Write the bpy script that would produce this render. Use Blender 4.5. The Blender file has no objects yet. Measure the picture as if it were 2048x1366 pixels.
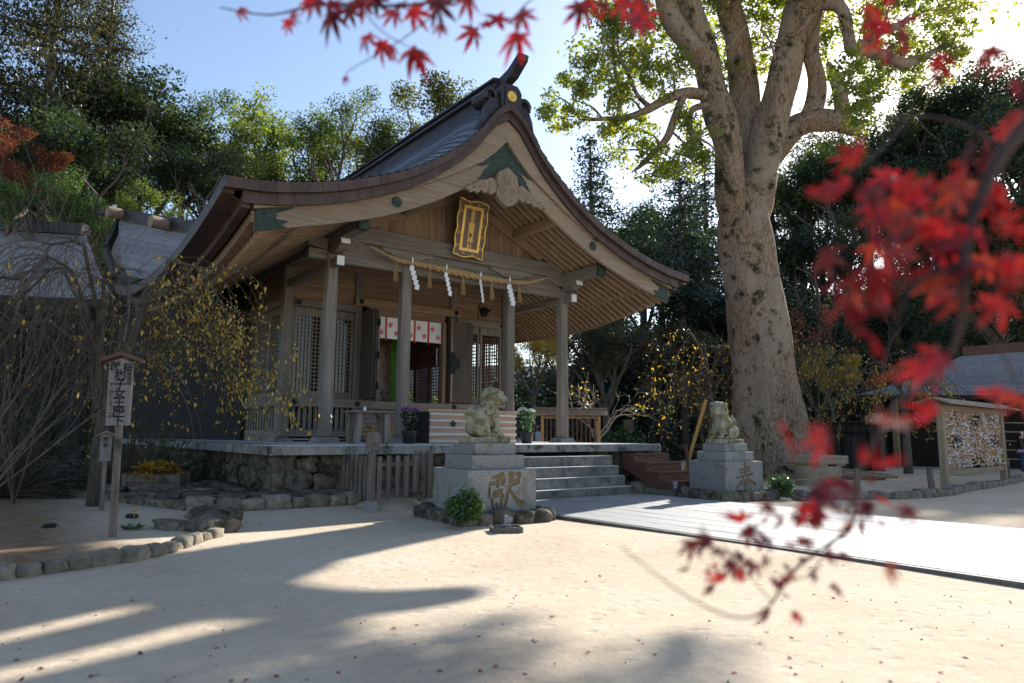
import bpy, math, random
import numpy as np
from mathutils import Vector, Matrix
R = math.radians
SC = bpy.context.scene
COL = SC.collection
random.seed(7)
RNG = np.random.default_rng(11)

# ------------------------------------------------------------------ camera
# world frame: x runs along the front of the worship hall (0 = its middle), y into it (0 = front columns), z up
CAM = np.array([-7.1914, -11.1433, .9826])
FPX = 1420.77                                   # focal length in pixels of a 2048 wide frame
_p, _r, _w = .1302, .0068, .6482
_fw = np.array([math.sin(_w) * math.cos(_p), math.cos(_w) * math.cos(_p), math.sin(_p)])
_r0 = np.array([math.cos(_w), -math.sin(_w), 0.])
_u0 = np.cross(_r0, _fw)
_rt = math.cos(_r) * _r0 + math.sin(_r) * _u0
_up = -math.sin(_r) * _r0 + math.cos(_r) * _u0


def ray(px, py):
    return _fw + _rt * (px - 1024) / FPX - _up * (py - 683) / FPX


def at(px, py, D):
    """the place seen at a pixel, D metres deep"""
    return CAM + ray(px, py) * D


cam = bpy.data.cameras.new('camera')
cam.sensor_width = 36
cam.lens = FPX / 2048 * 36
cam.clip_start = .05
cam.clip_end = 3000
cam.dof.use_dof = True
cam.dof.focus_distance = 12.0
cam.dof.aperture_fstop = 2.2
cam.dof.aperture_blades = 9
camo = bpy.data.objects.new('camera', cam)
COL.objects.link(camo)
camo.matrix_world = Matrix(((_rt[0], _up[0], -_fw[0], CAM[0]), (_rt[1], _up[1], -_fw[1], CAM[1]),
                            (_rt[2], _up[2], -_fw[2], CAM[2]), (0, 0, 0, 1)))
SC.camera = camo

# ------------------------------------------------------------------ sky and sun
SUN_EL, SUN_AZ = R(30), R(16.5)                    # azimuth from +x towards +y
sd = Vector((math.cos(SUN_EL) * math.cos(SUN_AZ), math.cos(SUN_EL) * math.sin(SUN_AZ), math.sin(SUN_EL)))
w = bpy.data.worlds.new('World')
SC.world = w
w.use_nodes = True
nt = w.node_tree
nt.nodes.clear()
sky = nt.nodes.new('ShaderNodeTexSky')
sky.sky_type = 'NISHITA'
sky.sun_disc = False
sky.sun_elevation = SUN_EL
sky.sun_rotation = math.pi / 2 - SUN_AZ
sky.altitude = 200
sky.air_density = 1.0
sky.dust_density = .9
sky.ozone_density = 1.2
bg = nt.nodes.new('ShaderNodeBackground')
bg.inputs['Strength'].default_value = .108
wo = nt.nodes.new('ShaderNodeOutputWorld')
nt.links.new(sky.outputs[0], bg.inputs[0])
nt.links.new(bg.outputs[0], wo.inputs[0])
sl = bpy.data.lights.new('sun', 'SUN')
sl.energy = 5.0
sl.angle = R(.53)
sl.color = (1.0, .945, .86)
so = bpy.data.objects.new('sun', sl)
COL.objects.link(so)
so.rotation_euler = sd.to_track_quat('Z', 'Y').to_euler()
so.location = (20, 10, 30)
SC.view_settings.view_transform = 'Standard'
SC.view_settings.look = 'None'
SC.view_settings.gamma = 1
SC.view_settings.exposure = 1.12
SC.view_settings.use_curve_mapping = False
SC.render.engine = 'CYCLES'
SC.cycles.max_bounces = 6
SC.cycles.diffuse_bounces = 4
SC.cycles.glossy_bounces = 2
SC.cycles.transmission_bounces = 3
SC.cycles.transparent_max_bounces = 6
SC.cycles.sample_clamp_indirect = 6
SC.cycles.use_denoising = True
SC.cycles.use_adaptive_sampling = True
SC.cycles.adaptive_threshold = .015
SC.cycles.caustics_reflective = False
SC.cycles.caustics_refractive = False

# ------------------------------------------------------------------ materials
MATS = {}


def ramp(nt, fac, stops):
    n = nt.nodes.new('ShaderNodeValToRGB')
    el = n.color_ramp.elements
    while len(el) < len(stops):
        el.new(.5)
    for e, (p, c) in zip(el, stops):
        e.position = p
        e.color = (*c, 1)
    nt.links.new(fac, n.inputs[0])
    return n.outputs[0]


def newmat(name):
    m = bpy.data.materials.new(name)
    m.use_nodes = True
    nt = m.node_tree
    b = nt.nodes['Principled BSDF']
    MATS[name] = m
    return m, nt, b


def noise(nt, vec, scale, detail=4, rough=.6, dist=0.):
    n = nt.nodes.new('ShaderNodeTexNoise')
    n.inputs['Scale'].default_value = scale
    n.inputs['Detail'].default_value = detail
    n.inputs['Roughness'].default_value = rough
    n.inputs['Distortion'].default_value = dist
    if vec is not None:
        nt.links.new(vec, n.inputs['Vector'])
    return n.outputs[0]


def mapped(nt, stretch=(1, 1, 1), coord='Object', rand=True):
    tc = nt.nodes.new('ShaderNodeTexCoord')
    mp = nt.nodes.new('ShaderNodeMapping')
    mp.inputs['Scale'].default_value = stretch
    nt.links.new(tc.outputs[coord], mp.inputs['Vector'])
    if rand:
        oi = nt.nodes.new('ShaderNodeObjectInfo')
        ma = nt.nodes.new('ShaderNodeMath')
        ma.operation = 'MULTIPLY'
        ma.inputs[1].default_value = 37.
        nt.links.new(oi.outputs['Random'], ma.inputs[0])
        cx = nt.nodes.new('ShaderNodeCombineXYZ')
        for i in range(3):
            nt.links.new(ma.outputs[0], cx.inputs[i])
        nt.links.new(cx.outputs[0], mp.inputs['Location'])
    return mp.outputs[0]


def bumped(nt, b, h, strength, dist=.01):
    bp = nt.nodes.new('ShaderNodeBump')
    bp.inputs['Strength'].default_value = strength
    bp.inputs['Distance'].default_value = dist
    nt.links.new(h, bp.inputs['Height'])
    nt.links.new(bp.outputs[0], b.inputs['Normal'])


def mixc(nt, fac, a, b, mode='MIX'):
    n = nt.nodes.new('ShaderNodeMix')
    n.data_type = 'RGBA'
    n.blend_type = mode
    if isinstance(fac, float):
        n.inputs[0].default_value = fac
    else:
        nt.links.new(fac, n.inputs[0])
    for i, v in ((6, a), (7, b)):
        if isinstance(v, tuple):
            n.inputs[i].default_value = (*v, 1)
        else:
            nt.links.new(v, n.inputs[i])
    return n.outputs[2]


def tint(nt, col, amount=.16, island=False):
    """each object (or each loose piece) a little lighter or darker than the next"""
    s = nt.nodes.new('ShaderNodeNewGeometry').outputs['Random Per Island'] if island else nt.nodes.new('ShaderNodeObjectInfo').outputs['Random']
    mr = nt.nodes.new('ShaderNodeMapRange')
    mr.inputs['To Min'].default_value = 1 - amount
    mr.inputs['To Max'].default_value = 1 + amount
    nt.links.new(s, mr.inputs[0])
    hs = nt.nodes.new('ShaderNodeHueSaturation')
    nt.links.new(mr.outputs[0], hs.inputs['Value'])
    nt.links.new(col, hs.inputs['Color'])
    return hs.outputs[0]


def surf(name, c0, c1, scale=3, stretch=(1, 1, 1), rough=.8, bump=.3, bscale=None, bdist=.01, metal=0., tv=.12, spots=None, spec=.3, stops=(.3, .7), dist=0., island=False, coord='Object', patches=None):
    m, nt, b = newmat(name)
    v = mapped(nt, stretch, coord)
    n1 = noise(nt, v, scale, 6, .62, dist)
    c = ramp(nt, n1, [(stops[0], c0), (stops[1], c1)])
    if patches:
        sc_, thr, sp, am = patches
        f = ramp(nt, noise(nt, mapped(nt, (1, 1, .6), coord), sc_, 3, .5), [(thr, (0, 0, 0)), (thr + .12, (am, am, am))])
        c = mixc(nt, f, c, sp)
    if spots:
        sc_, thr, sp = spots
        v2 = mapped(nt, (1, 1, 1), coord)
        n2 = noise(nt, v2, sc_, 5, .7)
        f = ramp(nt, n2, [(thr, (0, 0, 0)), (thr + .1, (1, 1, 1))])
        c = mixc(nt, f, c, sp)
    if tv:
        c = tint(nt, c, tv, island)
    nt.links.new(c, b.inputs['Base Color'])
    b.inputs['Roughness'].default_value = rough
    b.inputs['Metallic'].default_value = metal
    b.inputs['Specular IOR Level'].default_value = spec
    if bump:
        n3 = n1 if bscale is None else noise(nt, v, bscale, 5, .65)
        bumped(nt, b, n3, bump, bdist)
    return m


for ax, st in (('x', (.5, 14, 14)), ('y', (14, .5, 14)), ('z', (14, 14, .5))):
    surf('wood_grey_' + ax, (.11, .093, .078), (.26, .22, .18), 2.2, st, .85, .35, tv=.14, dist=.6)
    surf('wood_warm_' + ax, (.145, .09, .055), (.32, .215, .135), 2.2, st, .78, .3, tv=.14, dist=.6)
    surf('wood_pale_' + ax, (.19, .138, .092), (.35, .265, .185), 2.2, st, .8, .3, tv=.12, dist=.6)
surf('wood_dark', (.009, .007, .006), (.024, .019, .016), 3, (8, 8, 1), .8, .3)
surf('wood_rafter', (.23, .155, .095), (.33, .235, .15), 2.2, (.5, 6, 6), .75, .15, tv=.1)  # paler than the roof boards: lit undersides against shaded gaps, done by colour
surf('wood_sign', (.17, .145, .135), (.28, .24, .225), 2.2, (10, 10, .5), .8, .2)
surf('wood_door', (.045, .036, .029), (.11, .09, .074), 2.2, (12, 12, .5), .8, .25, tv=.1)
surf('wood_post', (.1, .075, .06), (.22, .18, .15), 2.5, (16, 16, .7), .85, .5, spots=(3, .56, (.05, .05, .04)))
surf('wood_red', (.075, .032, .022), (.16, .075, .052), 3, (2, 10, 10), .6, .25)
surf('wood_yellow', (.38, .2, .06), (.5, .3, .12), 3, (4, 4, 10), .5, .1)
surf('stripe_light', (.42, .36, .31), (.58, .51, .45), 3, (1, 12, 12), .7, .2, tv=.12)
surf('stripe_warm', (.34, .19, .12), (.46, .29, .2), 3, (1, 12, 12), .7, .2, tv=.12)
surf('copper_fascia', (.06, .036, .029), (.1, .064, .051), 6, (1, 1, 1), .5, .1, tv=.16, metal=.15, spots=(5, .62, (.16, .12, .1)))
surf('copper_roof', (.042, .045, .055), (.085, .088, .1), 3, (1, .4, 1), .38, .1, tv=.12, metal=.55, spots=(1.6, .6, (.06, .045, .05)))
surf('roof_dark_metal', (.03, .028, .032), (.07, .06, .066), 4, (1, 1, 1), .45, .1, metal=.5)
surf('verdigris', (.016, .028, .023), (.055, .082, .066), 16, (1, 1, 1), .6, .8, bdist=.02, metal=.2)
surf('iron_black', (.015, .015, .016), (.03, .03, .03), 9, rough=.5, metal=.6)
surf('granite', (.15, .15, .145), (.31, .305, .285), 90, rough=.8, bump=.2, bdist=.003, stops=(.38, .62), spots=(3.5, .53, (.155, .15, .115)))
surf('granite_pale', (.34, .335, .33), (.47, .465, .45), 90, rough=.7, bump=.1, bdist=.003, stops=(.38, .62), spots=(2.2, .66, (.28, .28, .23)))
surf('stone_step', (.09, .088, .075), (.25, .24, .205), 6, rough=.75, bump=.3, bscale=30, bdist=.006, spots=(4, .56, (.07, .07, .06)))
surf('stone_coping', (.14, .14, .13), (.31, .3, .27), 7, (1, 1, .35), rough=.8, bump=.4, bscale=30, bdist=.006, spots=(5, .53, (.055, .055, .045)))
surf('stone_floor', (.42, .42, .42), (.54, .54, .53), 5, rough=.55, bump=.1, bscale=50, bdist=.003)
surf('rubble', (.05, .043, .034), (.25, .21, .16), 9, rough=.95, bump=1., bscale=22, bdist=.035, spots=(4, .52, (.045, .05, .02)), tv=.35)
surf('kerb_stone', (.1, .085, .065), (.31, .265, .2), 8, rough=.9, bump=.8, bscale=28, bdist=.02, spots=(4, .58, (.1, .11, .05)), tv=.2)
surf('lion_stone', (.19, .17, .1), (.42, .39, .3), 8, rough=.95, bump=.7, bscale=45, bdist=.01, spots=(6, .5, (.15, .135, .06)), tv=0)
surf('paver', (.24, .24, .245), (.33, .33, .325), 12, rough=.6, bump=.12, bscale=120, bdist=.002, tv=.08)
surf('dark_edge', (.09, .08, .07), (.16, .145, .125), 9, rough=.7)
surf('white_paint', (.72, .72, .7), (.8, .8, .78), 5, rough=.6, bump=0)
surf('paper', (.76, .76, .76), (.84, .84, .84), 5, rough=.8, bump=0, tv=.04)
surf('fortune_paper', (.55, .5, .48), (.78, .74, .72), 5, rough=.9, bump=0, tv=.2, island=True)
surf('fortune_orange', (.5, .2, .04), (.6, .3, .08), 5, rough=.9, bump=0, tv=.2, island=True)
surf('gold', (.75, .45, .08), (.95, .66, .2), 9, rough=.38, bump=.1, metal=.5, tv=0)
surf('plaque_ground', (.12, .085, .07), (.19, .14, .12), 5, (10, 10, 1), rough=.5, bump=.1)
surf('straw', (.27, .17, .075), (.5, .35, .17), 20, (1, 1, 1), .9, .6, bscale=60, bdist=.01, tv=.05)
surf('bark_camphor', (.1, .066, .042), (.52, .38, .26), 10, (3.4, 3.4, .62), .95, 1.0, bscale=12, bdist=.1, tv=0, dist=.8, stops=(.34, .62), spots=(2.6, .535, (.05, .045, .02)), patches=(1.1, .48, (.44, .37, .3), .55))  # pale patches: bark mottling, with sunlit patches painted into the same colour
surf('bark', (.07, .06, .05), (.2, .17, .14), 8, (4, 4, 1), .95, .8, bdist=.02)
surf('twig', (.045, .036, .027), (.16, .128, .095), 8, (3, 3, 1), .9, .3)
surf('twig_pale', (.28, .25, .2), (.52, .47, .4), 8, (3, 3, 1), .9, .3)
surf('altar_stone', (.24, .19, .13), (.44, .37, .27), 8, rough=.9, bump=.6, bscale=28, bdist=.015, spots=(4, .6, (.16, .13, .09)))
surf('twig_dark', (.035, .022, .02), (.09, .06, .05), 8, (3, 3, 1), .9, .3)
surf('plastic_black', (.015, .015, .016), (.025, .025, .026), 5, rough=.4, bump=0)
surf('plastic_grey', (.16, .17, .19), (.22, .23, .25), 5, rough=.5, bump=0)
surf('glass_dark', (.01, .012, .014), (.015, .016, .018), 2, rough=.03, bump=0, tv=0, spec=.9)
surf('cloth_white', (.7, .68, .66), (.78, .76, .74), 4, rough=.9, bump=.1)
surf('cloth_pinkish', (.5, .36, .29), (.6, .45, .37), 4, rough=.9, bump=.1)
surf('cloth_red', (.42, .02, .02), (.5, .04, .035), 30, rough=.8, bump=0)
surf('cloth_green', (.03, .11, .012), (.06, .17, .02), 4, rough=.8, bump=.1)
surf('cloth_orange', (.6, .22, .02), (.7, .3, .05), 4, rough=.8, bump=.1)
surf('print_pink', (.62, .13, .16), (.7, .2, .22), 4, rough=.9, bump=0)
surf('ink', (.02, .02, .02), (.03, .03, .03), 4, rough=.8, bump=0)
surf('carving_tan', (.15, .105, .06), (.24, .175, .11), 12, rough=.95, bump=.3)
surf('tile_grey', (.13, .13, .15), (.27, .27, .3), 14, (1, 1, 1), .55, .3, tv=.18)
surf('wall_plank', (.06, .055, .052), (.16, .15, .14), 3, (9, 9, .6), .85, .3, tv=.14)
surf('skin', (.5, .3, .22), (.55, .34, .25), 5, rough=.5, bump=0)
surf('hair', (.012, .01, .009), (.02, .017, .015), 30, rough=.45, bump=.3)
surf('blouse', (.42, .5, .6), (.62, .7, .78), 3, (60, 60, 1), rough=.85, bump=.1)
surf('lavender', (.42, .3, .5), (.5, .37, .58), 4, rough=.9, bump=.1)
surf('denim', (.02, .04, .08), (.04, .07, .13), 30, rough=.9, bump=.1)
surf('petal_purple', (.2, .07, .32), (.42, .22, .55), 4, rough=.7, bump=0, island=True, tv=.25)
surf('petal_white', (.7, .72, .7), (.82, .84, .8), 4, rough=.7, bump=0, island=True, tv=.1)
surf('moss', (.04, .05, .015), (.1, .12, .04), 20, rough=.95, bump=.8)
surf('bark_left', (.05, .042, .036), (.15, .125, .1), 8, (4, 4, 1), .95, .8, bdist=.02)


def leafmat(name, cols, trans=.5, rough=.45, nscale=.6, gloss=.08, tv=.3, tcol=None):
    """two-sided leaf that lets light through; the leaf's own hue drifts over the crown and from leaf to leaf"""
    m, nt, b = newmat(name)
    nt.nodes.remove(b)
    out = nt.nodes['Material Output']
    v = mapped(nt, (1, 1, 1))
    n = noise(nt, v, nscale, 4, .6)
    k = len(cols)
    c = ramp(nt, n, [(.3 + .4 * i / max(1, k - 1), cc) for i, cc in enumerate(cols)])
    c = tint(nt, c, tv, True)
    d = nt.nodes.new('ShaderNodeBsdfDiffuse')
    t = nt.nodes.new('ShaderNodeBsdfTranslucent')
    g = nt.nodes.new('ShaderNodeBsdfGlossy')
    g.inputs['Roughness'].default_value = rough
    g.inputs['Color'].default_value = (.8, .85, .9, 1)
    nt.links.new(c, d.inputs[0])
    tc = mixc(nt, 1., c, tcol or (1.9, 1.9, .8), 'MULTIPLY')
    nt.links.new(tc, t.inputs[0])
    m1 = nt.nodes.new('ShaderNodeMixShader')
    m1.inputs[0].default_value = trans
    nt.links.new(d.outputs[0], m1.inputs[1])
    nt.links.new(t.outputs[0], m1.inputs[2])
    m2 = nt.nodes.new('ShaderNodeMixShader')
    m2.inputs[0].default_value = gloss
    nt.links.new(m1.outputs[0], m2.inputs[1])
    nt.links.new(g.outputs[0], m2.inputs[2])
    nt.links.new(m2.outputs[0], out.inputs[0])
    return m


leafmat('leaf_camphor', [(.07, .11, .015), (.14, .18, .02), (.24, .24, .025)], .6, tcol=(2.4, 2.2, .5))
leafmat('leaf_green', [(.03, .055, .01), (.065, .1, .018), (.12, .15, .03)], .45)
leafmat('leaf_fresh', [(.06, .09, .015), (.12, .16, .025), (.2, .22, .04)], .5)
leafmat('leaf_olive', [(.035, .045, .012), (.065, .075, .02), (.11, .11, .03)], .4)
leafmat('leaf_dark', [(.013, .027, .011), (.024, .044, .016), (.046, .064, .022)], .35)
leafmat('leaf_cypress', [(.02, .026, .01), (.04, .042, .016), (.065, .055, .02)], .3, gloss=.04)
leafmat('leaf_conifer', [(.01, .025, .014), (.018, .038, .02), (.034, .055, .026)], .25)
leafmat('leaf_red', [(.06, .002, .004), (.16, .003, .006), (.28, .006, .008), (.22, .012, .006)], .52, tcol=(1.3, .7, .8), nscale=3, gloss=.05, tv=.5)
leafmat('leaf_red_dark', [(.03, .003, .006), (.09, .003, .006)], .4, tcol=(1.5, .8, 1.), nscale=3, gloss=.05, tv=.4)
leafmat('leaf_red_orange', [(.2, .01, .004), (.24, .05, .008)], .5, tcol=(1.6, 1., .8), nscale=3, gloss=.05, tv=.4)
leafmat('leaf_rust', [(.09, .022, .01), (.15, .04, .016), (.2, .075, .02)], .45, tcol=(1.8, 1.5, .9))
leafmat('leaf_gold', [(.45, .22, .012), (.6, .38, .03), (.3, .3, .03)], .5, nscale=4, tcol=(1.9, 1.7, .8))
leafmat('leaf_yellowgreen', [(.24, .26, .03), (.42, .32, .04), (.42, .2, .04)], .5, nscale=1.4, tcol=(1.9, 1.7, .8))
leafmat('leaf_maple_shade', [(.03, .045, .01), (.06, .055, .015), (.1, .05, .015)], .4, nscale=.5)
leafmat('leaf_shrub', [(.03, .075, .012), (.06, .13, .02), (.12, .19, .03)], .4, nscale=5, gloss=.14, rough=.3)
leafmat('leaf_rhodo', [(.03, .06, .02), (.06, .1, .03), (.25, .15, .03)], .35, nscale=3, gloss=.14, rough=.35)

# ------------------------------------------------------------------ mesh building
WORLD = {}                                       # where each parent stands


class MB:
    def __init__(s):
        s.v, s.f = [], []

    def add(s, vs, fs):
        k = len(s.v)
        s.v += [tuple(map(float, q)) for q in vs]
        s.f += [tuple(i + k for i in f) for f in fs]
        return s

    def box(s, x0, x1, y0, y1, z0, z1, c=0., rot=None, pivot=None):
        if c <= 0:
            vs = [(x, y, z) for z in (z0, z1) for y in (y0, y1) for x in (x0, x1)]
            fs = [(0, 2, 3, 1), (4, 5, 7, 6), (0, 1, 5, 4), (2, 6, 7, 3), (0, 4, 6, 2), (1, 3, 7, 5)]
        else:
            c = min(c, (x1 - x0) * .4, (y1 - y0) * .4, (z1 - z0) * .4)
            X, Y, Z = (x0, x1), (y0, y1), (z0, z1)
            vs, ix = [], {}
            for i in (0, 1):
                for j in (0, 1):
                    for k in (0, 1):
                        for a in range(3):
                            q = [X[i] + (c, -c)[i], Y[j] + (c, -c)[j], Z[k] + (c, -c)[k]]
                            q[a] = (X[i], Y[j], Z[k])[a]
                            ix[i, j, k, a] = len(vs)
                            vs.append(q)
            fs = []
            for a in range(3):
                o = [t for t in range(3) if t != a]
                for sgn in (0, 1):
                    q = []
                    for (m, n) in ((0, 0), (1, 0), (1, 1), (0, 1)):
                        t = [0, 0, 0]
                        t[a] = sgn
                        t[o[0]] = m
                        t[o[1]] = n
                        q.append(ix[(*t, a)])
                    fs.append(q if (sgn == 1) ^ (a == 1) else q[::-1])
            for a in range(3):
                b, d = [t for t in range(3) if t != a]
                for m in (0, 1):
                    for n in (0, 1):
                        q = []
                        for e in (0, 1):
                            t = [0, 0, 0]
                            t[a] = e
                            t[b] = m
                            t[d] = n
                            q.append(tuple(t))
                        f = [ix[(*q[0], b)], ix[(*q[1], b)], ix[(*q[1], d)], ix[(*q[0], d)]]
                        fs.append(f)
            for i in (0, 1):
                for j in (0, 1):
                    for k in (0, 1):
                        fs.append([ix[i, j, k, 0], ix[i, j, k, 1], ix[i, j, k, 2]])
        if rot is not None:
            pv = np.array(pivot if pivot is not None else ((x0 + x1) / 2, (y0 + y1) / 2, (z0 + z1) / 2))
            vs = [tuple(rot @ (np.array(q) - pv) + pv) for q in vs]
        return s.add(vs, fs)

    def beam(s, a, b, w, h, c=0., up=(0, 0, 1)):
        """a squared timber from a to b, w wide, h high"""
        a, b = np.array(a, float), np.array(b, float)
        d = b - a
        L = np.linalg.norm(d)
        d /= L
        sdw = np.cross(d, up)
        sdw /= np.linalg.norm(sdw)
        u = np.cross(sdw, d)
        m = MB().box(-w / 2, w / 2, 0, L, -h / 2, h / 2, c)
        return s.add([a + sdw * q[0] + d * q[1] + u * q[2] for q in m.v], m.f)

    def prism(s, poly, axis, a, b):
        """poly in the plane across axis; x: (y,z)  y: (x,z)  z: (x,y)"""
        n = len(poly)
        put = {'x': lambda t, q: (t, q[0], q[1]), 'y': lambda t, q: (q[0], t, q[1]), 'z': lambda t, q: (q[0], q[1], t)}[axis]
        vs = [put(a, q) for q in poly] + [put(b, q) for q in poly]
        fs = [tuple(range(n))[::-1], tuple(range(n, 2 * n))] + [(i, (i + 1) % n, (i + 1) % n + n, i + n) for i in range(n)]
        return s.add(vs, fs)

    def grid(s, rows, thick=None, close=False):
        """rows of points -> sheet"""
        n, m = len(rows), len(rows[0])
        vs = [p for r in rows for p in r]
        fs = [(i * m + j, i * m + j + 1, (i + 1) * m + j + 1, (i + 1) * m + j) for i in range(n - 1) for j in range(m - 1)]
        if close:
            fs += [(i * m + m - 1, i * m, (i + 1) * m, (i + 1) * m + m - 1) for i in range(n - 1)]
        return s.add(vs, fs)

    def slab(s, top, bot):
        """closed body between two sheets with the same layout"""
        n, m = len(top), len(top[0])
        N = n * m
        vs = [p for r in top for p in r] + [p for r in bot for p in r]
        g = lambda i, j: i * m + j
        fs = []
        for i in range(n - 1):
            for j in range(m - 1):
                fs.append((g(i, j), g(i, j + 1), g(i + 1, j + 1), g(i + 1, j)))
                fs.append((N + g(i, j), N + g(i + 1, j), N + g(i + 1, j + 1), N + g(i, j + 1)))
        for i in range(n - 1):
            fs.append((g(i, 0), g(i + 1, 0), N + g(i + 1, 0), N + g(i, 0)))
            fs.append((g(i, m - 1), N + g(i, m - 1), N + g(i + 1, m - 1), g(i + 1, m - 1)))
        for j in range(m - 1):
            fs.append((g(0, j), N + g(0, j), N + g(0, j + 1), g(0, j + 1)))
            fs.append((g(n - 1, j), g(n - 1, j + 1), N + g(n - 1, j + 1), N + g(n - 1, j)))
        return s.add(vs, fs)

    def tube(s, pts, rad, n=6, cap=True, squash=None):
        pts = [np.array(p, float) for p in pts]
        k = len(pts)
        rad = rad if hasattr(rad, '__len__') else [rad] * k
        t = [pts[min(i + 1, k - 1)] - pts[max(i - 1, 0)] for i in range(k)]
        t = [q / (np.linalg.norm(q) + 1e-9) for q in t]
        ref = np.array([0, 0, 1.]) if abs(t[0][2]) < .9 else np.array([1., 0, 0])
        u = np.cross(t[0], ref)
        u /= np.linalg.norm(u)
        rows = []
        for i in range(k):
            u = u - t[i] * (u @ t[i])
            u /= np.linalg.norm(u) + 1e-9
            v = np.cross(t[i], u)
            rows.append([pts[i] + rad[i] * (math.cos(2 * math.pi * j / n) * u + math.sin(2 * math.pi * j / n) * v) for j in range(n)])
        b = len(s.v)
        s.grid(rows, close=True)
        if cap:
            s.f.append(tuple(b + j for j in range(n))[::-1])
            s.f.append(tuple(b + (k - 1) * n + j for j in range(n)))
        return s

    def lathe(s, prof, n=16, o=(0, 0, 0)):
        rows = [[(o[0] + r * math.cos(2 * math.pi * j / n), o[1] + r * math.sin(2 * math.pi * j / n), o[2] + z) for j in range(n)] for r, z in prof]
        b = len(s.v)
        s.grid(rows, close=True)
        s.f.append(tuple(b + j for j in range(n))[::-1])
        s.f.append(tuple(b + (len(prof) - 1) * n + j for j in range(n)))
        return s

    def xf(s, M):
        s.v = [tuple(M @ Vector(q)) for q in s.v]
        return s

    def mesh(s, name, off=(0, 0, 0), smooth=False):
        me = bpy.data.meshes.new(name)
        me.from_pydata([(q[0] - off[0], q[1] - off[1], q[2] - off[2]) for q in s.v], [], s.f)
        me.update()
        if smooth:
            me.polygons.foreach_set('use_smooth', [True] * len(me.polygons))
        return me


def obj(name, mb, mat, parent=None, smooth=False, label=None, auto=None):
    """links a part; its vertices are given in world coordinates"""
    off = WORLD.get(parent.name, (0, 0, 0)) if parent else (0, 0, 0)
    me = mb.mesh(name, off, smooth) if isinstance(mb, MB) else mb
    if mat:
        me.materials.append(MATS[mat] if isinstance(mat, str) else mat)
    if auto:
        me.polygons.foreach_set('use_smooth', [True] * len(me.polygons))
        me.set_sharp_from_angle(angle=R(auto))
    o = bpy.data.objects.new(name, me)
    COL.objects.link(o)
    if parent:
        o.parent = parent
        WORLD[o.name] = off
    if label:
        o['label'] = label
    return o


def tag(o, label=None, cat=None, group=None, kind=None):
    for k, v in (('label', label), ('category', cat), ('group', group), ('kind', kind)):
        if v:
            o[k] = v
    return o


def thing(name, loc, label, cat, group=None):
    o = bpy.data.objects.new(name, None)
    COL.objects.link(o)
    o.location = loc
    o.empty_display_size = .1
    WORLD[o.name] = tuple(map(float, loc))
    return tag(o, label, cat, group)


def copy_tree(o, parent=None):
    c = o.copy()
    COL.objects.link(c)
    if parent:
        c.parent = parent
    for ch in list(o.children):
        copy_tree(ch, c)
    return c


def rotz(a):
    return np.array([[math.cos(a), -math.sin(a), 0], [math.sin(a), math.cos(a), 0], [0, 0, 1.]])


def text_mesh(txt, size, depth, bold=0.):
    cu = bpy.data.curves.new('lettering', 'FONT')
    cu.body = txt
    cu.size = size
    cu.extrude = depth / 2
    cu.offset = bold
    cu.align_x = 'CENTER'
    cu.align_y = 'CENTER'
    cu.resolution_u = 3
    o = bpy.data.objects.new('lettering', cu)
    COL.objects.link(o)
    bpy.context.view_layer.update()
    me = bpy.data.meshes.new_from_object(o.evaluated_get(bpy.context.evaluated_depsgraph_get()))
    bpy.data.objects.remove(o)
    vs = [tuple(v.co) for v in me.vertices]
    fs = [tuple(p.vertices) for p in me.polygons]
    m = MB().add(vs, fs)
    if vs:                                        # centre the glyphs on their own box
        a = np.array(vs)
        c = (a.min(0) + a.max(0)) / 2
        m.v = [(q[0] - c[0], q[1] - c[1], q[2] - c[2]) for q in vs]
    return m


def lettering(parent, chars, mat, depth=.004, bold=0.):
    """chars: (char, size, 4x4 placement in world)"""
    for ch, size, M in chars:
        m = text_mesh(ch, size, depth, bold)
        if m.v:
            obj('character', m.xf(M), mat, parent)


def stone(mb, c, s, seed, n=4, sq=.55, jit=.12, rot=0.):
    """a rounded irregular block"""
    rg = random.Random(seed)
    k = n
    ph = [rg.uniform(0, 6.3) for _ in range(6)]
    idx = {}
    vs, fs = [], []

    def vert(p):
        key = tuple(round(t, 4) for t in p)
        if key not in idx:
            idx[key] = len(vs)
            a = np.array(p, float)
            L = np.linalg.norm(a)
            q = a * (1 - sq) + a / L * sq * 1.15
            q = q * (1 + jit * (math.sin(2.3 * q[0] + ph[0]) * math.sin(2.7 * q[1] + ph[1]) + .7 * math.sin(4.1 * q[2] + 3 * q[0] + ph[2])) + rg.uniform(-jit, jit) * .28)
            x, y, z = q * np.array(s) / 2
            vs.append((c[0] + x * math.cos(rot) - y * math.sin(rot), c[1] + x * math.sin(rot) + y * math.cos(rot), c[2] + z))
        return idx[key]
    for a in range(3):
        for sg in (-1, 1):
            for i in range(k):
                for j in range(k):
                    q = []
                    for (di, dj) in ((0, 0), (1, 0), (1, 1), (0, 1)):
                        p = [0, 0, 0]
                        p[a] = sg
                        p[(a + 1) % 3] = -1 + 2 * (i + di) / k
                        p[(a + 2) % 3] = -1 + 2 * (j + dj) / k
                        q.append(vert(p))
                    fs.append(q if sg > 0 else q[::-1])
    return mb.add(vs, fs)


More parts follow.
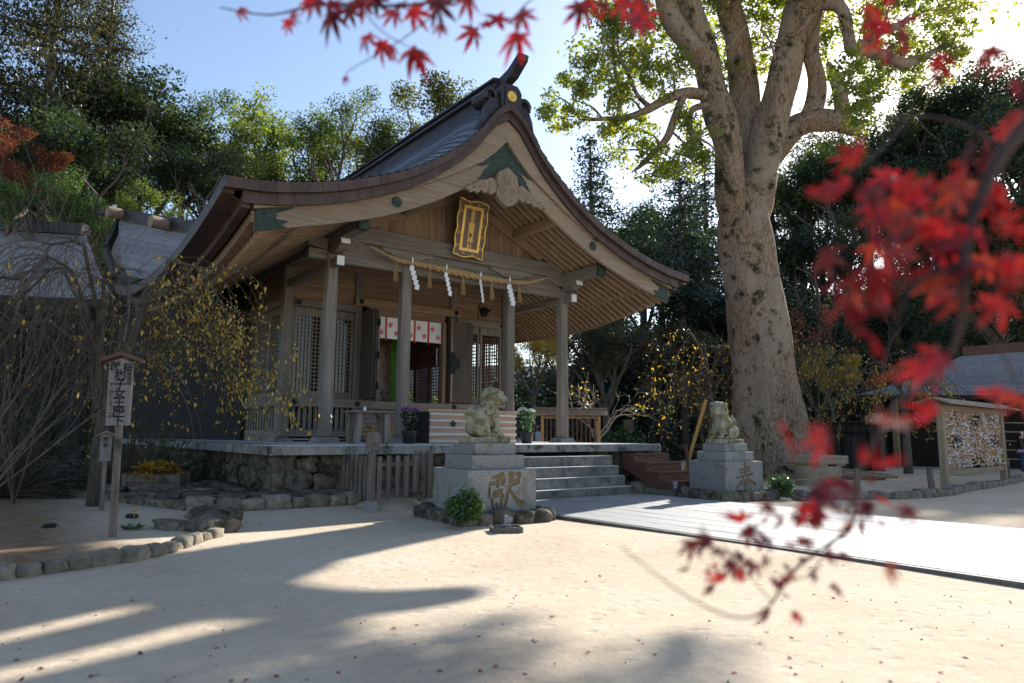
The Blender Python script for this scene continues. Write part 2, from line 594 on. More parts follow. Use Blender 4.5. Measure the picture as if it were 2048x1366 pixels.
def quads_mesh(name, C, U, V, mat):
    """many small four-sided leaves: centres C, half axes U and V (arrays n x 3), folded a little"""
    n = len(C)
    P = np.empty((n, 4, 3))
    P[:, 0] = C - U
    P[:, 1] = C - V * .9 + np.cross(U, V) / (np.linalg.norm(U, axis=1)[:, None] + 1e-9) * .25
    P[:, 2] = C + U
    P[:, 3] = C + V
    me = bpy.data.meshes.new(name)
    me.vertices.add(4 * n)
    me.vertices.foreach_set('co', P.astype(np.float32).ravel())
    me.loops.add(4 * n)
    me.loops.foreach_set('vertex_index', np.arange(4 * n, dtype=np.int32))
    me.polygons.add(n)
    me.polygons.foreach_set('loop_start', np.arange(0, 4 * n, 4, dtype=np.int32))
    me.polygons.foreach_set('loop_total', np.full(n, 4, np.int32))
    me.materials.append(MATS[mat])
    me.update(calc_edges=True)
    return me


def rdirs(n, rng=RNG):
    a = rng.normal(size=(n, 3))
    return a / np.linalg.norm(a, axis=1)[:, None]


def leaf_quads(name, C, size, mat, up=.5, aspect=.55, rng=RNG, droop=None):
    n = len(C)
    N = rdirs(n, rng)
    N[:, 2] = np.abs(N[:, 2]) + up
    N /= np.linalg.norm(N, axis=1)[:, None]
    T = rdirs(n, rng)
    if droop is not None:
        T = T * .45 + np.array([0, 0, -1.]) * droop
        N = rdirs(n, rng)
    T -= N * np.sum(T * N, 1)[:, None]
    T /= np.linalg.norm(T, axis=1)[:, None]
    B = np.cross(N, T)
    s = size * rng.uniform(.65, 1.25, n)[:, None]
    return quads_mesh(name, C, T * s / 2, B * s * aspect / 2, mat)


def WORLDV(p):
    return np.array(WORLD[p.name])
# ------------------------------------------------------------------ ground
PZ = .83                                          # top of the stone platform


def gz(x, y):
    """lie of the sand: level court, with a low swell under the planting on the left"""
    d = max(0., (-4.6 - x)) * 1.0
    b = min(1., d / 1.6) * max(0., min(1., (y + 5.0) / .8))
    r = max(0., min(1., (y + 3.15) / .6)) * max(0., min(1., (-1.7 - x) / .6)) * .11
    return max(.07 * b, r) + .012 * math.sin(1.3 * x + .4) * math.sin(1.1 * y) * (1 if y > -30 else 0)


m, nt, b = newmat('sand')
v = mapped(nt, (1, 1, 1), rand=False)
n1 = noise(nt, v, .55, 5, .65)
n2 = noise(nt, v, 9, 6, .7)
n3 = noise(nt, v, 160, 3, .6)
c = ramp(nt, n1, [(.3, (.46, .365, .265)), (.5, (.54, .45, .34)), (.7, (.58, .5, .39))])
c2 = ramp(nt, n2, [(.3, (.88, .87, .86)), (.7, (1.04, 1.03, 1.02))])
c = mixc(nt, 1., c, c2, 'MULTIPLY')
c3 = ramp(nt, n3, [(.34, (.8, .78, .76)), (.5, (1, 1, 1)), (.7, (1.06, 1.06, 1.06))])
c = mixc(nt, .8, c, c3, 'MULTIPLY')
# the bare brown soil of the planting bed on the left, away from the swept court
sx = nt.nodes.new('ShaderNodeSeparateXYZ')
nt.links.new(v, sx.inputs[0])
ma = nt.nodes.new('ShaderNodeMath')
ma.operation = 'MULTIPLY_ADD'
ma.inputs[1].default_value = -.55
ma.inputs[2].default_value = -3.32
nt.links.new(sx.outputs[0], ma.inputs[0])
mb_ = nt.nodes.new('ShaderNodeMath')
mb_.operation = 'MULTIPLY_ADD'
mb_.inputs[1].default_value = .8
nt.links.new(n1, mb_.inputs[0])
nt.links.new(ma.outputs[0], mb_.inputs[2])
my = nt.nodes.new('ShaderNodeMapRange')
my.inputs['From Min'].default_value = -5.6
my.inputs['From Max'].default_value = -4.7
nt.links.new(sx.outputs[1], my.inputs[0])
mz = nt.nodes.new('ShaderNodeMath')
mz.operation = 'MULTIPLY'
nt.links.new(my.outputs[0], mz.inputs[0])
nt.links.new(mb_.outputs[0], mz.inputs[1])
f = ramp(nt, mz.outputs[0], [(.25, (0, 0, 0)), (.75, (1, 1, 1))])
soil = ramp(nt, n2, [(.3, (.15, .09, .05)), (.7, (.3, .2, .12))])
c = mixc(nt, f, c, soil)
nt.links.new(c, b.inputs['Base Color'])
b.inputs['Roughness'].default_value = .95
b.inputs['Specular IOR Level'].default_value = .15
vor = nt.nodes.new('ShaderNodeTexVoronoi')
vor.inputs['Scale'].default_value = 5.5
vor.inputs['Randomness'].default_value = 1
mpv = nt.nodes.new('ShaderNodeMapping')
mpv.inputs['Scale'].default_value = (1, 1.7, 1)
mpv.inputs['Rotation'].default_value = (0, 0, .7)
nt.links.new(v, mpv.inputs[0])
nt.links.new(mpv.outputs[0], vor.inputs['Vector'])
tread = ramp(nt, vor.outputs['Distance'], [(.12, (0, 0, 0)), (.3, (1, 1, 1))])
mt = nt.nodes.new('ShaderNodeMath')
mt.operation = 'MULTIPLY'
mt.inputs[1].default_value = .5
nt.links.new(tread, mt.inputs[0])
mx0 = nt.nodes.new('ShaderNodeMath')
mx0.operation = 'ADD'
nt.links.new(mt.outputs[0], mx0.inputs[0])
nt.links.new(n2, mx0.inputs[1])
mx = nt.nodes.new('ShaderNodeMath')
mx.operation = 'MULTIPLY_ADD'
mx.inputs[1].default_value = .25
nt.links.new(n3, mx.inputs[0])
nt.links.new(mx0.outputs[0], mx.inputs[2])
bumped(nt, b, mx.outputs[0], .7, .02)

xs = np.unique(np.concatenate([np.linspace(-14, 24, 130), np.linspace(-160, 160, 33)]))
ys = np.unique(np.concatenate([np.linspace(-14, 10, 90), np.linspace(-160, 220, 39)]))
g = MB().grid([[(x, y, gz(x, y) if -14 <= x <= 24 and -14 <= y <= 10 else 0) for x in xs] for y in ys])
tag(obj('ground', g, 'sand', smooth=True), kind='structure')

# ------------------------------------------------------------------ paved path
path = thing('paved_path', (.1, -8, 0), 'pale stone slab path leading out from the stone steps', 'path')
tag(path, kind='structure')
del path['category']
X0, X1, YN, YF = -1.52, 1.72, -2.9, -15.0
o = obj('bed', MB().box(X0 + .01, X1, YF, YN, -.05, .012), 'dark_edge', path)
nx = 9
wx = (X1 - X0 - .06) / nx
for i in range(nx):
    y = YN - (0 if i % 2 else .45)
    if i % 2 == 0:
        obj('slab', MB().box(X0 + .06 + i * wx + .003, X0 + .06 + (i + 1) * wx - .003, y + .003, YN, 0, .034, .004), 'paver', path)
    while y > YF:
        y2 = max(YF, y - .9)
        if y - y2 > .1:
            obj('slab', MB().box(X0 + .06 + i * wx + .003, X0 + .06 + (i + 1) * wx - .003, y2 + .003, y - .003, 0, .034 + random.uniform(-.0015, .0015), .004), 'paver', path)
        y = y2
y = YN
while y > YF:
    obj('edging', MB().box(X0, X0 + .055, max(YF, y - 1.8) + .003, y - .003, -.05, .029, .004), 'dark_edge', path)
    y -= 1.8

# ------------------------------------------------------------------ stone platform
pl = thing('stone_platform', (-.6, 2.5, 0), 'raised platform of the hall with grey coping slabs over a mossy rubble wall', 'platform')
PX0, PX1, PY0, PY1 = -4.22, 2.96, -2.3, 8.6
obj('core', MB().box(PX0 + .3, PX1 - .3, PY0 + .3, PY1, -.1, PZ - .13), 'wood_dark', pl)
tx = [PX0, -2.95, -1.6, -.35, 1.0, 2.05, PX1]
for i in range(6):
    obj('coping_slab', MB().box(tx[i] + .002, tx[i + 1] - .002, PY0, PY0 + .7, PZ - .125, PZ - .012, .004), 'stone_coping', pl)
    obj('sunlit_top', MB().box(tx[i] + .004, tx[i + 1] - .004, PY0 + .006, PY0 + .7, PZ - .0115, PZ, .003), 'stone_floor', pl)  # thin pale cap: sunlight on the slab tops put into the colour
y = PY0 + .7
while y < PY1:
    for a, c_ in ((PX0, PX0 + .55), (PX1 - .55, PX1)):
        obj('coping_slab', MB().box(a, c_, y + .002, min(y + 1.3, PY1) - .002, PZ - .125, PZ, .008), 'stone_coping', pl)
    y += 1.3
y = PY0 + .7
k = 0
while y < PY1:
    xx = PX0 + .55 + (.45 if k % 2 else 0)
    xl = PX0 + .55
    while xl < PX1 - .551:
        xr = min(xx + .9, PX1 - .55) if xx > xl - 1e-6 else xl
        xr = min(xl + (.45 if (k % 2 and xl < PX0 + .56) else .9), PX1 - .55)
        obj('floor_slab', MB().box(xl + .002, xr - .002, y + .002, min(y + .6, PY1) - .002, PZ - .1, PZ - .004, .003), 'stone_floor', pl)
        xl = xr
    y += .6
    k += 1
# rubble stones under the coping: two uneven courses, front and sides
rg = random.Random(5)


def rubble_run(p0, p1, z0, z1, seed, out):
    rr = random.Random(seed)
    L = math.dist(p0, p1)
    ux, uy = (p1[0] - p0[0]) / L, (p1[1] - p0[1]) / L
    rows = [(z0, z0 + (z1 - z0) * .4), (z0 + (z1 - z0) * .36, z0 + (z1 - z0) * .7), (z0 + (z1 - z0) * .68, z1)]
    for ri, (a, c_) in enumerate(rows):
        t = -rr.uniform(0, .15)
        while t < L:
            wd = rr.uniform(.16, .46)
            h = (c_ - a) * rr.uniform(.85, 1.35)
            cx, cy = p0[0] + ux * (t + wd / 2), p0[1] + uy * (t + wd / 2)
            o_ = rr.uniform(-.04, .03)
            obj('wall_stone', stone(MB(), (cx + out[0] * o_, cy + out[1] * o_, (a + c_) / 2 + rr.uniform(-.02, .02)), (wd * 1.03, .42, h * 1.06), rr.random(), 5, .38, .16, math.atan2(uy, ux) + rr.uniform(-.05, .05)), 'rubble', pl, smooth=True)
            t += wd


rubble_run((PX0 + .2, PY0 + .36), (-1.6, PY0 + .36), 0, PZ - .13, 1, (0, -1))
rubble_run((1.45, PY0 + .36), (PX1 - .1, PY0 + .36), 0, PZ - .13, 2, (0, -1))
rubble_run((PX0 + .36, PY0 + .5), (PX0 + .36, 7.5), .1, PZ - .13, 3, (-1, 0))
rubble_run((PX1 - .36, PY0 + .5), (PX1 - .36, 3.5), .0, PZ - .13, 4, (1, 0))

# ------------------------------------------------------------------ stone steps
st = thing('stone_steps', (0, -2.8, 0), 'wide flight of four grey stone steps leading up to the platform', 'steps')
for i in range(4):
    y0 = -2.865 + i * .19 * 1.0
    y0 = [-2.865, -2.72, -2.575, -2.43][i]
    z0, z1 = i * .16, (i + 1) * .16
    for a, c_ in ((-1.58, -.62), (-.62, .55), (.55, 1.57)):
        obj('step', MB().box(a + .0015, c_ - .0015, y0, -1.95, z0 + (.0 if i == 0 else .001), z1 - .01, .006), 'stone_step', st)
        obj('sunlit_tread', MB().box(a + .003, c_ - .003, y0 + .005, -1.95, z1 - .0095, z1, .003), 'stone_floor', st)  # pale layer painting the sun's brightness onto each tread
# ------------------------------------------------------------------ timber side steps
ws = thing('wooden_steps', (2.42, -2.9, 0), 'red-brown wooden side steps of four treads on a concrete block, right of the stone steps', 'steps')
for i in range(4):
    zt = .67 - i * .142
    yf = -2.58 - i * .27
    obj('tread', MB().box(1.99, 2.84, yf, yf + .3, zt - .03, zt, .004), 'wood_red', ws)
    obj('riser', MB().box(2.0, 2.83, yf + .02, yf + .045, zt - .142, zt - .032), 'wood_red', ws)
for x in (1.975, 2.845):
    obj('stringer', MB().prism([(-2.28, .66), (-2.56, .66), (-2.57, .53), (-2.83, .53), (-2.84, .39), (-3.1, .385), (-3.11, .25), (-3.38, .24), (-3.38, .12), (-3.0, .12), (-2.28, .42)], 'x', x - .015, x + .015), 'wood_red', ws)
obj('base_block', MB().box(2.02, 2.82, -3.36, -2.75, -.02, .118, .006), 'stone_step', ws)

# ------------------------------------------------------------------ roof form
TP = [(0, 6.82), (.2, 6.7), (.43, 6.45), (.64, 6.17), (.88, 5.92), (1.26, 5.6), (1.75, 5.26), (2.18, 5.03), (2.47, 4.91), (3.0, 4.71), (3.75, 4.51), (4.17, 4.43), (4.76, 4.38)]
UP = [(0, 5.86), (.5, 5.47), (1.0, 5.14), (1.8, 4.7), (2.57, 4.36), (3.2, 4.12), (3.7, 3.95), (4.2, 3.78)]
HT = [(0, 6.16), (.34, 5.8), (1.0, 5.36), (1.97, 4.84), (2.74, 4.52), (3.3, 4.33), (4.33, 4.05)]
HB = [(0, 5.66), (.7, 5.2), (1.4, 4.78), (2.2, 4.39), (3.0, 4.11), (3.65, 3.92), (4.27, 3.75)]


def curve(P):
    x = np.array([p[0] for p in P], float)
    y = np.array([p[1] for p in P], float)
    h = np.diff(x)
    dl = np.diff(y) / h
    m = np.empty_like(x)
    m[1:-1] = (dl[:-1] * h[1:] + dl[1:] * h[:-1]) / (h[1:] + h[:-1])
    m[0], m[-1] = dl[0], dl[-1]

    def f(t):
        t = abs(t)
        i = int(np.clip(np.searchsorted(x, t) - 1, 0, len(h) - 1))
        s = (t - x[i]) / h[i]
        return float(y[i] * (1 + 2 * s) * (1 - s) ** 2 + h[i] * m[i] * s * (1 - s) ** 2 + y[i + 1] * s * s * (3 - 2 * s) + h[i] * m[i + 1] * s * s * (s - 1)) if s <= 1 else float(y[-1] + m[-1] * (t - x[-1]))
    return f


T_, U_, HT_, HB_ = curve(TP), curve(UP), curve(HT), curve(HB)
RY0, RY1 = -1.6, 7.4
RC = (RY0 + RY1) / 2


def sori(x, y):
    """the eaves sweep up towards both gables"""
    d = min(1., max(0., (abs(y - RC) - .5) / (RC - RY0 - .5)))
    return -.5 * (abs(x) / 4.7) ** 3.2 * (1 - d ** 2.0)


def mino(x, y):
    """the roof skin rolls down to the gable edges"""
    e = min(y - RY0, RY1 - y)
    t = min(1., max(0., e / .85))
    return .2 * max(0., 1 - abs(x) / 4.75) ** .8 * (1 - (1 - t) ** 2)


def Zt(x, y):
    return T_(x) + sori(x, y) + mino(x, y)


hall = thing('worship_hall', (0, 3, PZ), 'open-fronted timber worship hall with sweeping dark copper gable roof', 'shrine hall')
ysec = list(np.linspace(RY0 + .27, RY1 - .27, 15))
xsec = [4.34, 4.1, 3.6, 3.0, 2.4, 1.8, 1.3, .9, .5, .2]
xsec = [-x for x in xsec] + [0] + xsec[::-1]


def under(x, y):
    ax = abs(x)
    return (U_(ax) + .15 if ax < 4.25 else T_(ax) - .3) + sori(x, y)


ysx = [RY0 + .04, RY0 + .16] + ysec[1:-1] + [RY1 - .16, RY1 - .04]
obj('roof_board', MB().slab([[(x, y, Zt(x, y) - .03) for x in xsec] for y in ysec], [[(x, y, under(x, y)) for x in xsec] for y in ysec]), 'wood_warm_y', hall, auto=40)
# copper courses, lapped
NC = 30
xc = [.1 + (4.76 - .1) * (i / NC) ** .93 for i in range(NC + 1)]
yc = [RY0, RY0 + .12, RY0 + .3, RY0 + .5, RY0 + .75] + list(np.linspace(RY0 + 1.1, RY1 - 1.1, 12)) + [RY1 - .75, RY1 - .5, RY1 - .3, RY1 - .12, RY1]
for sg in (-1, 1):
    for i in range(NC):
        a, c_ = xc[i], xc[i + 1]
        rows = []
        for y in yc:
            up_, lo = Zt(a, y), Zt(c_, y)
            rows.append([(sg * a, y, up_ - .004), (sg * (a + c_) / 2, y, (Zt((a + c_) / 2, y) + .008)), (sg * (c_ + .006), y, lo + .02), (sg * (c_ + .006), y, lo - .012)])
        if sg > 0:
            rows = [r[::-1] for r in rows]
        obj('roof_course', MB().grid(rows), 'copper_roof', hall, auto=35)


def follow(name, x0, x1, y0, y1, top, bot, mat, n=3, dy=None):
    """a board that follows the gable curve between two offsets x0..x1"""
    X = np.linspace(x0, x1, n)
    t = [[(x, y, top(x)) for x in X] for y in (y0, y1)]
    u = [[(x, y, bot(x)) for x in X] for y in (y0, y1)]
    return obj(name, MB().slab(t, u), mat, hall, auto=40)


for gy, s in ((RY0, 1), (RY1, -1)):
    for sg in (-1, 1):
        nA = 21
        for i in range(nA if s > 0 else 4):
            nn = nA if s > 0 else 4
            a, c_ = 4.76 * i / nn, 4.76 * (i + 1) / nn
            e = .002
            follow('fascia_panel', sg * (a + e), sg * (c_ - e), gy + s * random.uniform(-.002, .002), gy + s * .13, lambda x: T_(x) - .002, lambda x: T_(x) - .135 - .02 * abs(x) / 4.7, 'copper_fascia')
        for i in range(nn := (19 if s > 0 else 4)):
            a, c_ = 4.5 * i / nn, 4.5 * (i + 1) / nn
            follow('fascia_panel', sg * (a + e), sg * (c_ - e), gy + s * (.075 + random.uniform(-.002, .002)), gy + s * .2, lambda x: T_(x) - .137 - .02 * abs(x) / 4.7, lambda x: T_(x) - .29 - .03 * abs(x) / 4.7, 'copper_fascia')
        top2 = lambda x: T_(x) - .292 - .03 * abs(x) / 4.7
        follow('verge_strip', sg * .001, sg * 4.33, gy + s * .13, gy + s * .24, top2, lambda x: HT_(x) - .01, 'wood_pale_x', 18)
        follow('bargeboard', sg * .001, sg * 4.28, gy + s * .19, gy + s * .26, lambda x: HT_(x) - .012, HB_, 'wood_pale_x', 24)
# eave edges along the sides
for sg in (-1, 1):
    n = 30
    for i in range(n):
        a, c_ = RY0 + .13 + (RY1 - RY0 - .26) * i / n, RY0 + .13 + (RY1 - RY0 - .26) * (i + 1) / n
        Y = np.linspace(a + .002, c_ - .002, 2)
        for (xo, xi, zt, zb) in ((4.762, 4.6, -.002, -.155), (4.5, 4.38, -.157, -.32)):
            t = [[(sg * x, y, T_(4.76) + sori(4.76, y) + zt) for y in Y] for x in (xo, xi)]
            u = [[(sg * x, y, T_(4.76) + sori(4.76, y) + zb) for y in Y] for x in (xo, xi)]
            obj('eave_panel', MB().slab(t, u), 'copper_fascia', hall)
    Y = np.linspace(RY0 + .205, RY1 - .205, 16)
    for (xo, xi, zt, zb, nm) in ((4.34, 4.22, -.3, -.46, 'eave_batten'),):
        t = [[(sg * x, y, T_(4.76) + sori(4.76, y) + zt) for y in Y] for x in (xo, xi)]
        u = [[(sg * x, y, T_(4.76) + sori(4.76, y) + zb) for y in Y] for x in (xo, xi)]
        obj(nm, MB().slab(t, u), 'wood_warm_y', hall, auto=40)
    # soffit above the flying rafters
    t = [[(sg * x, y, T_(4.76) + sori(4.76, y) + z) for y in Y] for x, z in ((4.61, -.14), (4.2, -.29))]
    u = [[(sg * x, y, T_(4.76) + sori(4.76, y) + z) for y in Y] for x, z in ((4.61, -.155), (4.2, -.31))]
    obj('soffit', MB().slab(t, u), 'copper_fascia', hall, auto=40)
# rafters: base rafters and, past the batten, flying rafters
ny = 50
for k in range(ny):
    y = RY0 + .34 + (RY1 - RY0 - .68) * k / (ny - 1)
    for sg in (-1, 1):
        X = np.linspace(.04, 3.62, 9)
        f = lambda x, y=y: U_(x) + sori(x, y)
        w2 = .031
        obj('rafter', MB().slab([[(sg * x, y + q, f(x) + .145) for x in X] for q in (-w2, w2)], [[(sg * x, y + q, f(x) + .012) for x in X] for q in (-w2, w2)]), 'wood_rafter', hall)
        X = np.linspace(3.35, 4.2, 4)
        obj('flying_rafter', MB().slab([[(sg * x, y + q, f(x) + .147) for x in X] for q in (-w2 * .9, w2 * .9)], [[(sg * x, y + q, f(x) + .045 - .05 * (x - 3.35)) for x in X] for q in (-w2 * .9, w2 * .9)]), 'wood_rafter', hall)
for sg in (-1, 1):
    Y = np.linspace(RY0 + .26, RY1 - .26, 14)
    t = [[(sg * x, y, U_(3.62) + sori(3.62, y) + .075) for y in Y] for x in (3.62, 3.7)]
    u = [[(sg * x, y, U_(3.62) + sori(3.62, y) - .0) for y in Y] for x in (3.62, 3.7)]
    obj('rafter_batten', MB().slab(t, u), 'wood_warm_y', hall, auto=40)

# ridge
rd = obj('ridge', MB().prism([(-.24, 6.78), (-.2, 7.12), (-.27, 7.14), (-.27, 7.19), (-.13, 7.21), (-.13, 7.3), (-.2, 7.32), (-.2, 7.36), (0, 7.4), (.2, 7.36), (.2, 7.32), (.13, 7.3), (.13, 7.21), (.27, 7.19), (.27, 7.14), (.2, 7.12), (.24, 6.78)], 'y', RY0 + .3, RY1 - .3), 'roof_dark_metal', hall)
for gy, s in ((RY0, 1), (RY1, -1)):
    y0 = gy + s * .02
    orn = obj('ridge_end', MB().prism([(-.21, 6.72), (-.235, 7.05), (-.19, 7.12), (-.14, 7.17), (.14, 7.17), (.19, 7.12), (.235, 7.05), (.21, 6.72)], 'y', y0, y0 + s * .3), 'roof_dark_metal', hall)
    obj('rim', MB().prism([(-.15, 6.75), (-.15, 7.06), (-.1, 7.12), (.1, 7.12), (.15, 7.06), (.15, 6.75)], 'y', y0 - s * .015, y0 + s * .01), 'roof_dark_metal', orn)
    cr = MB().lathe([(.0, .0), (.098, 0), (.1, .012), (.092, .02), (.03, .014), (.028, .026), (0, .028)], 24)
    for q in range(16):
        a = q * math.pi / 8
        p = MB().lathe([(.001, 0), (.014, .002), (.016, .006), (.008, .011), (0, .012)], 8)
        p.v = [(x_ * 1.9, y_ * .75, z_) for x_, y_, z_ in p.v]
        p.v = [((x_ + .062) * math.cos(a) - y_ * math.sin(a), (x_ + .062) * math.sin(a) + y_ * math.cos(a), z_ + .016) for x_, y_, z_ in p.v]
        cr.add(p.v, p.f)
    cr.xf(Matrix.Translation((0, y0 - s * .016, 6.94)) @ Matrix.Rotation(s * R(90), 4, 'X'))
    obj('crest', cr, 'gold', orn, auto=40)
    for sg in (-1, 1):
        sp = []
        for q in range(26):
            a = -.6 + q * .33
            rr = .135 * (1 - q / 34)
            sp.append((sg * (.36 + rr * math.cos(a)), y0 + s * .1, 6.9 + rr * math.sin(a)))
        mbs = MB().tube(sp, [.042] * 10 + [.042 - .0018 * i for i in range(16)], 8)
        mbs.tube([(sg * .36, y0 + s * .16, 6.9), (sg * .36, y0 + s * .55, 6.92)], [.14, .13], 14)
        mbs.prism([(sg * .2, 6.9), (sg * .2, 6.62), (sg * .42, 6.36), (sg * .62, 6.12), (sg * .68, 6.16), (sg * .66, 6.3), (sg * .55, 6.44), (sg * .52, 6.62), (sg * .44, 6.8)], 'y', y0 + s * .05, y0 + s * .17)
        obj('scroll', mbs, 'roof_dark_metal', orn, auto=45)
    obj('ridge_bar', MB().prism([(y0 + s * .7, 7.17), (y0 + s * .2, 7.19), (y0 - s * .08, 7.27), (y0 - s * .36, 7.47), (y0 - s * .39, 7.57), (y0 - s * .3, 7.61), (y0 + s * .0, 7.43), (y0 + s * .3, 7.36), (y0 + s * .7, 7.34)], 'x', -.085, .085), 'roof_dark_metal', orn)

# verdigris fittings on the bargeboards
yb = RY0 + .19


def fitting(xa, xb, wav, seed, flip=False):
    rr = random.Random(seed)
    ph = [rr.uniform(0, 6.28) for _ in range(3)]
    m = MB()
    nr = 15
    rows_t = []
    for j in range(nr):
        v_ = j / (nr - 1)
        e = xb + wav * (.55 * math.sin(v_ * 9 + ph[0]) + .3 * math.sin(v_ * 21 + ph[1]) + .9 * (abs(v_ - .5) * 2) ** 2 - .4)
        rows_t.append([(x, HT_(x) - .012 + (HB_(x) - HT_(x) + .012) * v_) for x in np.linspace(xa, e, 9)])
    return rows_t


for sg in (-1, 1):
    for xa, xb, wav, sd_ in ((.002, .5, .15, 3), (4.285, 3.9, -.14, 8)):
        rr_ = fitting(xa, xb, wav, sd_)
        t = [[(sg * x, yb - .012, z) for x, z in r] for r in rr_]
        u = [[(sg * x, yb + .02, z) for x, z in r] for r in rr_]
        obj('copper_fitting', MB().slab(t, u), 'verdigris', hall)
    d = MB().lathe([(0, 0), (.085, 0), (.085, .015), (.07, .022), (.06, .016), (0, .02)], 24).xf(Matrix.Translation((sg * 2.12, yb - .003, 4.605)) @ Matrix.Rotation(R(90), 4, 'X'))
    obj('copper_disc', d, 'verdigris', hall, auto=40)
# gable pendant with carved wings
yg = RY0 + .1
pend = obj('gable_pendant', MB().prism([(0, 5.66), (-.2, 5.53), (-.24, 5.38), (-.2, 5.26), (-.235, 5.2), (-.235, 5.1), (-.17, 5.02), (-.07, 4.965), (0, 4.94), (.07, 4.965), (.17, 5.02), (.235, 5.1), (.235, 5.2), (.2, 5.26), (.24, 5.38), (.2, 5.53)], 'y', yg, yg + .09), 'wood_pale_z', hall)
ro = MB()
for q in range(6):
    a = q * math.pi / 3 + .3
    l = MB().lathe([(0, 0), (.04, .004), (.036, .02), (0, .03)], 8)
    ro.add([(x_ + .05 * math.cos(a), y_ + .05 * math.sin(a), z_) for x_, y_, z_ in l.v], l.f)
ro.add(*(lambda l: (l.v, l.f))(MB().lathe([(0, 0), (.032, .004), (.03, .04), (0, .05)], 8)))
ro.xf(Matrix.Translation((0, yg, 5.42)) @ Matrix.Rotation(R(90), 4, 'X'))
obj('rosette', ro, 'wood_pale_z', pend, auto=50)


def spiral(cx, cz, r, a0, turns, sg, y, rad=.014):
    return MB().tube([(cx + sg * r * (1 - .8 * t) * math.cos(a0 + turns * 6.28 * t), y, cz + r * (1 - .8 * t) * math.sin(a0 + turns * 6.28 * t)) for t in np.linspace(0, 1, 20)], [rad * (1 - .4 * t) for t in np.linspace(0, 1, 20)], 6)


for sg in (-1, 1):
    obj('scroll', spiral(sg * .1, 5.2, .085, .4, 1.3, sg, yg - .004), 'wood_pale_z', pend, smooth=True)
    obj('scroll', spiral(sg * .07, 5.06, .045, 2.4, 1.2, sg, yg - .004, .01), 'wood_pale_z', pend, smooth=True)
    wg = [(sg * .24, 5.36), (sg * .34, 5.40), (sg * .45, 5.34), (sg * .56, 5.30), (sg * .68, 5.215), (sg * .84, 5.13), (sg * .88, 5.08), (sg * .8, 5.085), (sg * .78, 5.04), (sg * .69, 5.09), (sg * .62, 5.06), (sg * .55, 5.13), (sg * .47, 5.09), (sg * .42, 5.13), (sg * .34, 5.09), (sg * .26, 5.15), (sg * .2, 5.2)]
    wo_ = obj('carved_wing', MB().prism(wg, 'y', yg + .02, yg + .08), 'wood_pale_z', pend)
    ww = MB()
    for cx, cz, r, a0 in ((.33, 5.25, .07, .5), (.47, 5.22, .055, 1.2), (.59, 5.18, .04, .2), (.4, 5.17, .045, 2.6), (.7, 5.14, .03, 1.), (.28, 5.33, .04, 3.)):
        q = spiral(sg * cx, cz, r, a0, 1.2, sg, yg + .017, .011)
        ww.add(q.v, q.f)
    tag(obj('carved_curls', ww, 'wood_pale_z', pend, smooth=True), kind='stuff')

# ------------------------------------------------------------------ frame
CX = (-2.57, -1.165, 1.165, 2.57)
for x in CX:
    outer = abs(x) > 2
    bs = MB()
    a, c_ = .2, .155
    bs.add([(x - a, -a, PZ - .002), (x + a, -a, PZ - .002), (x + a, a, PZ - .002), (x - a, a, PZ - .002), (x - c_, -c_, PZ + .09), (x + c_, -c_, PZ + .09), (x + c_, c_, PZ + .09), (x - c_, c_, PZ + .09)], [(3, 2, 1, 0), (4, 5, 6, 7), (0, 1, 5, 4), (1, 2, 6, 5), (2, 3, 7, 6), (3, 0, 4, 7)])
    obj('column_base', bs, 'granite', hall)
    w_ = .094
    zt = 4.02 if outer else 4.1
    obj('column', MB().box(x - w_, x + w_, -w_, w_, PZ + .088, zt, .022), 'wood_grey_z', hall)
# beams across the front
obj('tie_beam', MB().box(-2.475, -1.26, -.06, .06, 3.84, 4.05, .008), 'wood_grey_x', hall)
obj('tie_beam', MB().box(-1.07, 1.07, -.06, .06, 3.84, 4.05, .008), 'wood_grey_x', hall)
obj('tie_beam', MB().box(1.26, 2.475, -.06, .06, 3.84, 4.05, .008), 'wood_grey_x', hall)
obj('frieze_board', MB().box(-2.47, 2.47, -.03, .05, 4.05, 4.235), 'wood_grey_x', hall)
for x in CX:                                       # bow-shaped bracket boards under the beam
    pr_ = [(-.52, 4.232), (-.52, 4.2), (-.47, 4.16), (-.38, 4.155), (-.33, 4.13), (-.24, 4.09), (-.14, 4.075), (.14, 4.075), (.24, 4.09), (.33, 4.13), (.38, 4.155), (.47, 4.16), (.52, 4.2), (.52, 4.232)]
    pr_ = [(x + q[0], q[1]) for q in pr_]
    if x < -2:
        pr_ = [(x + .0, 4.232), (x, 4.075)] + pr_[7:]
    if x > 2:
        pr_ = pr_[:7] + [(x, 4.075), (x, 4.232)]
    obj('bracket_board', MB().prism(pr_, 'y', -.085, .075), 'wood_grey_x', hall)
obj('main_beam', MB().box(-2.66, 2.66, -.1, .1, 4.236, 4.53, .012), 'wood_grey_x', hall)
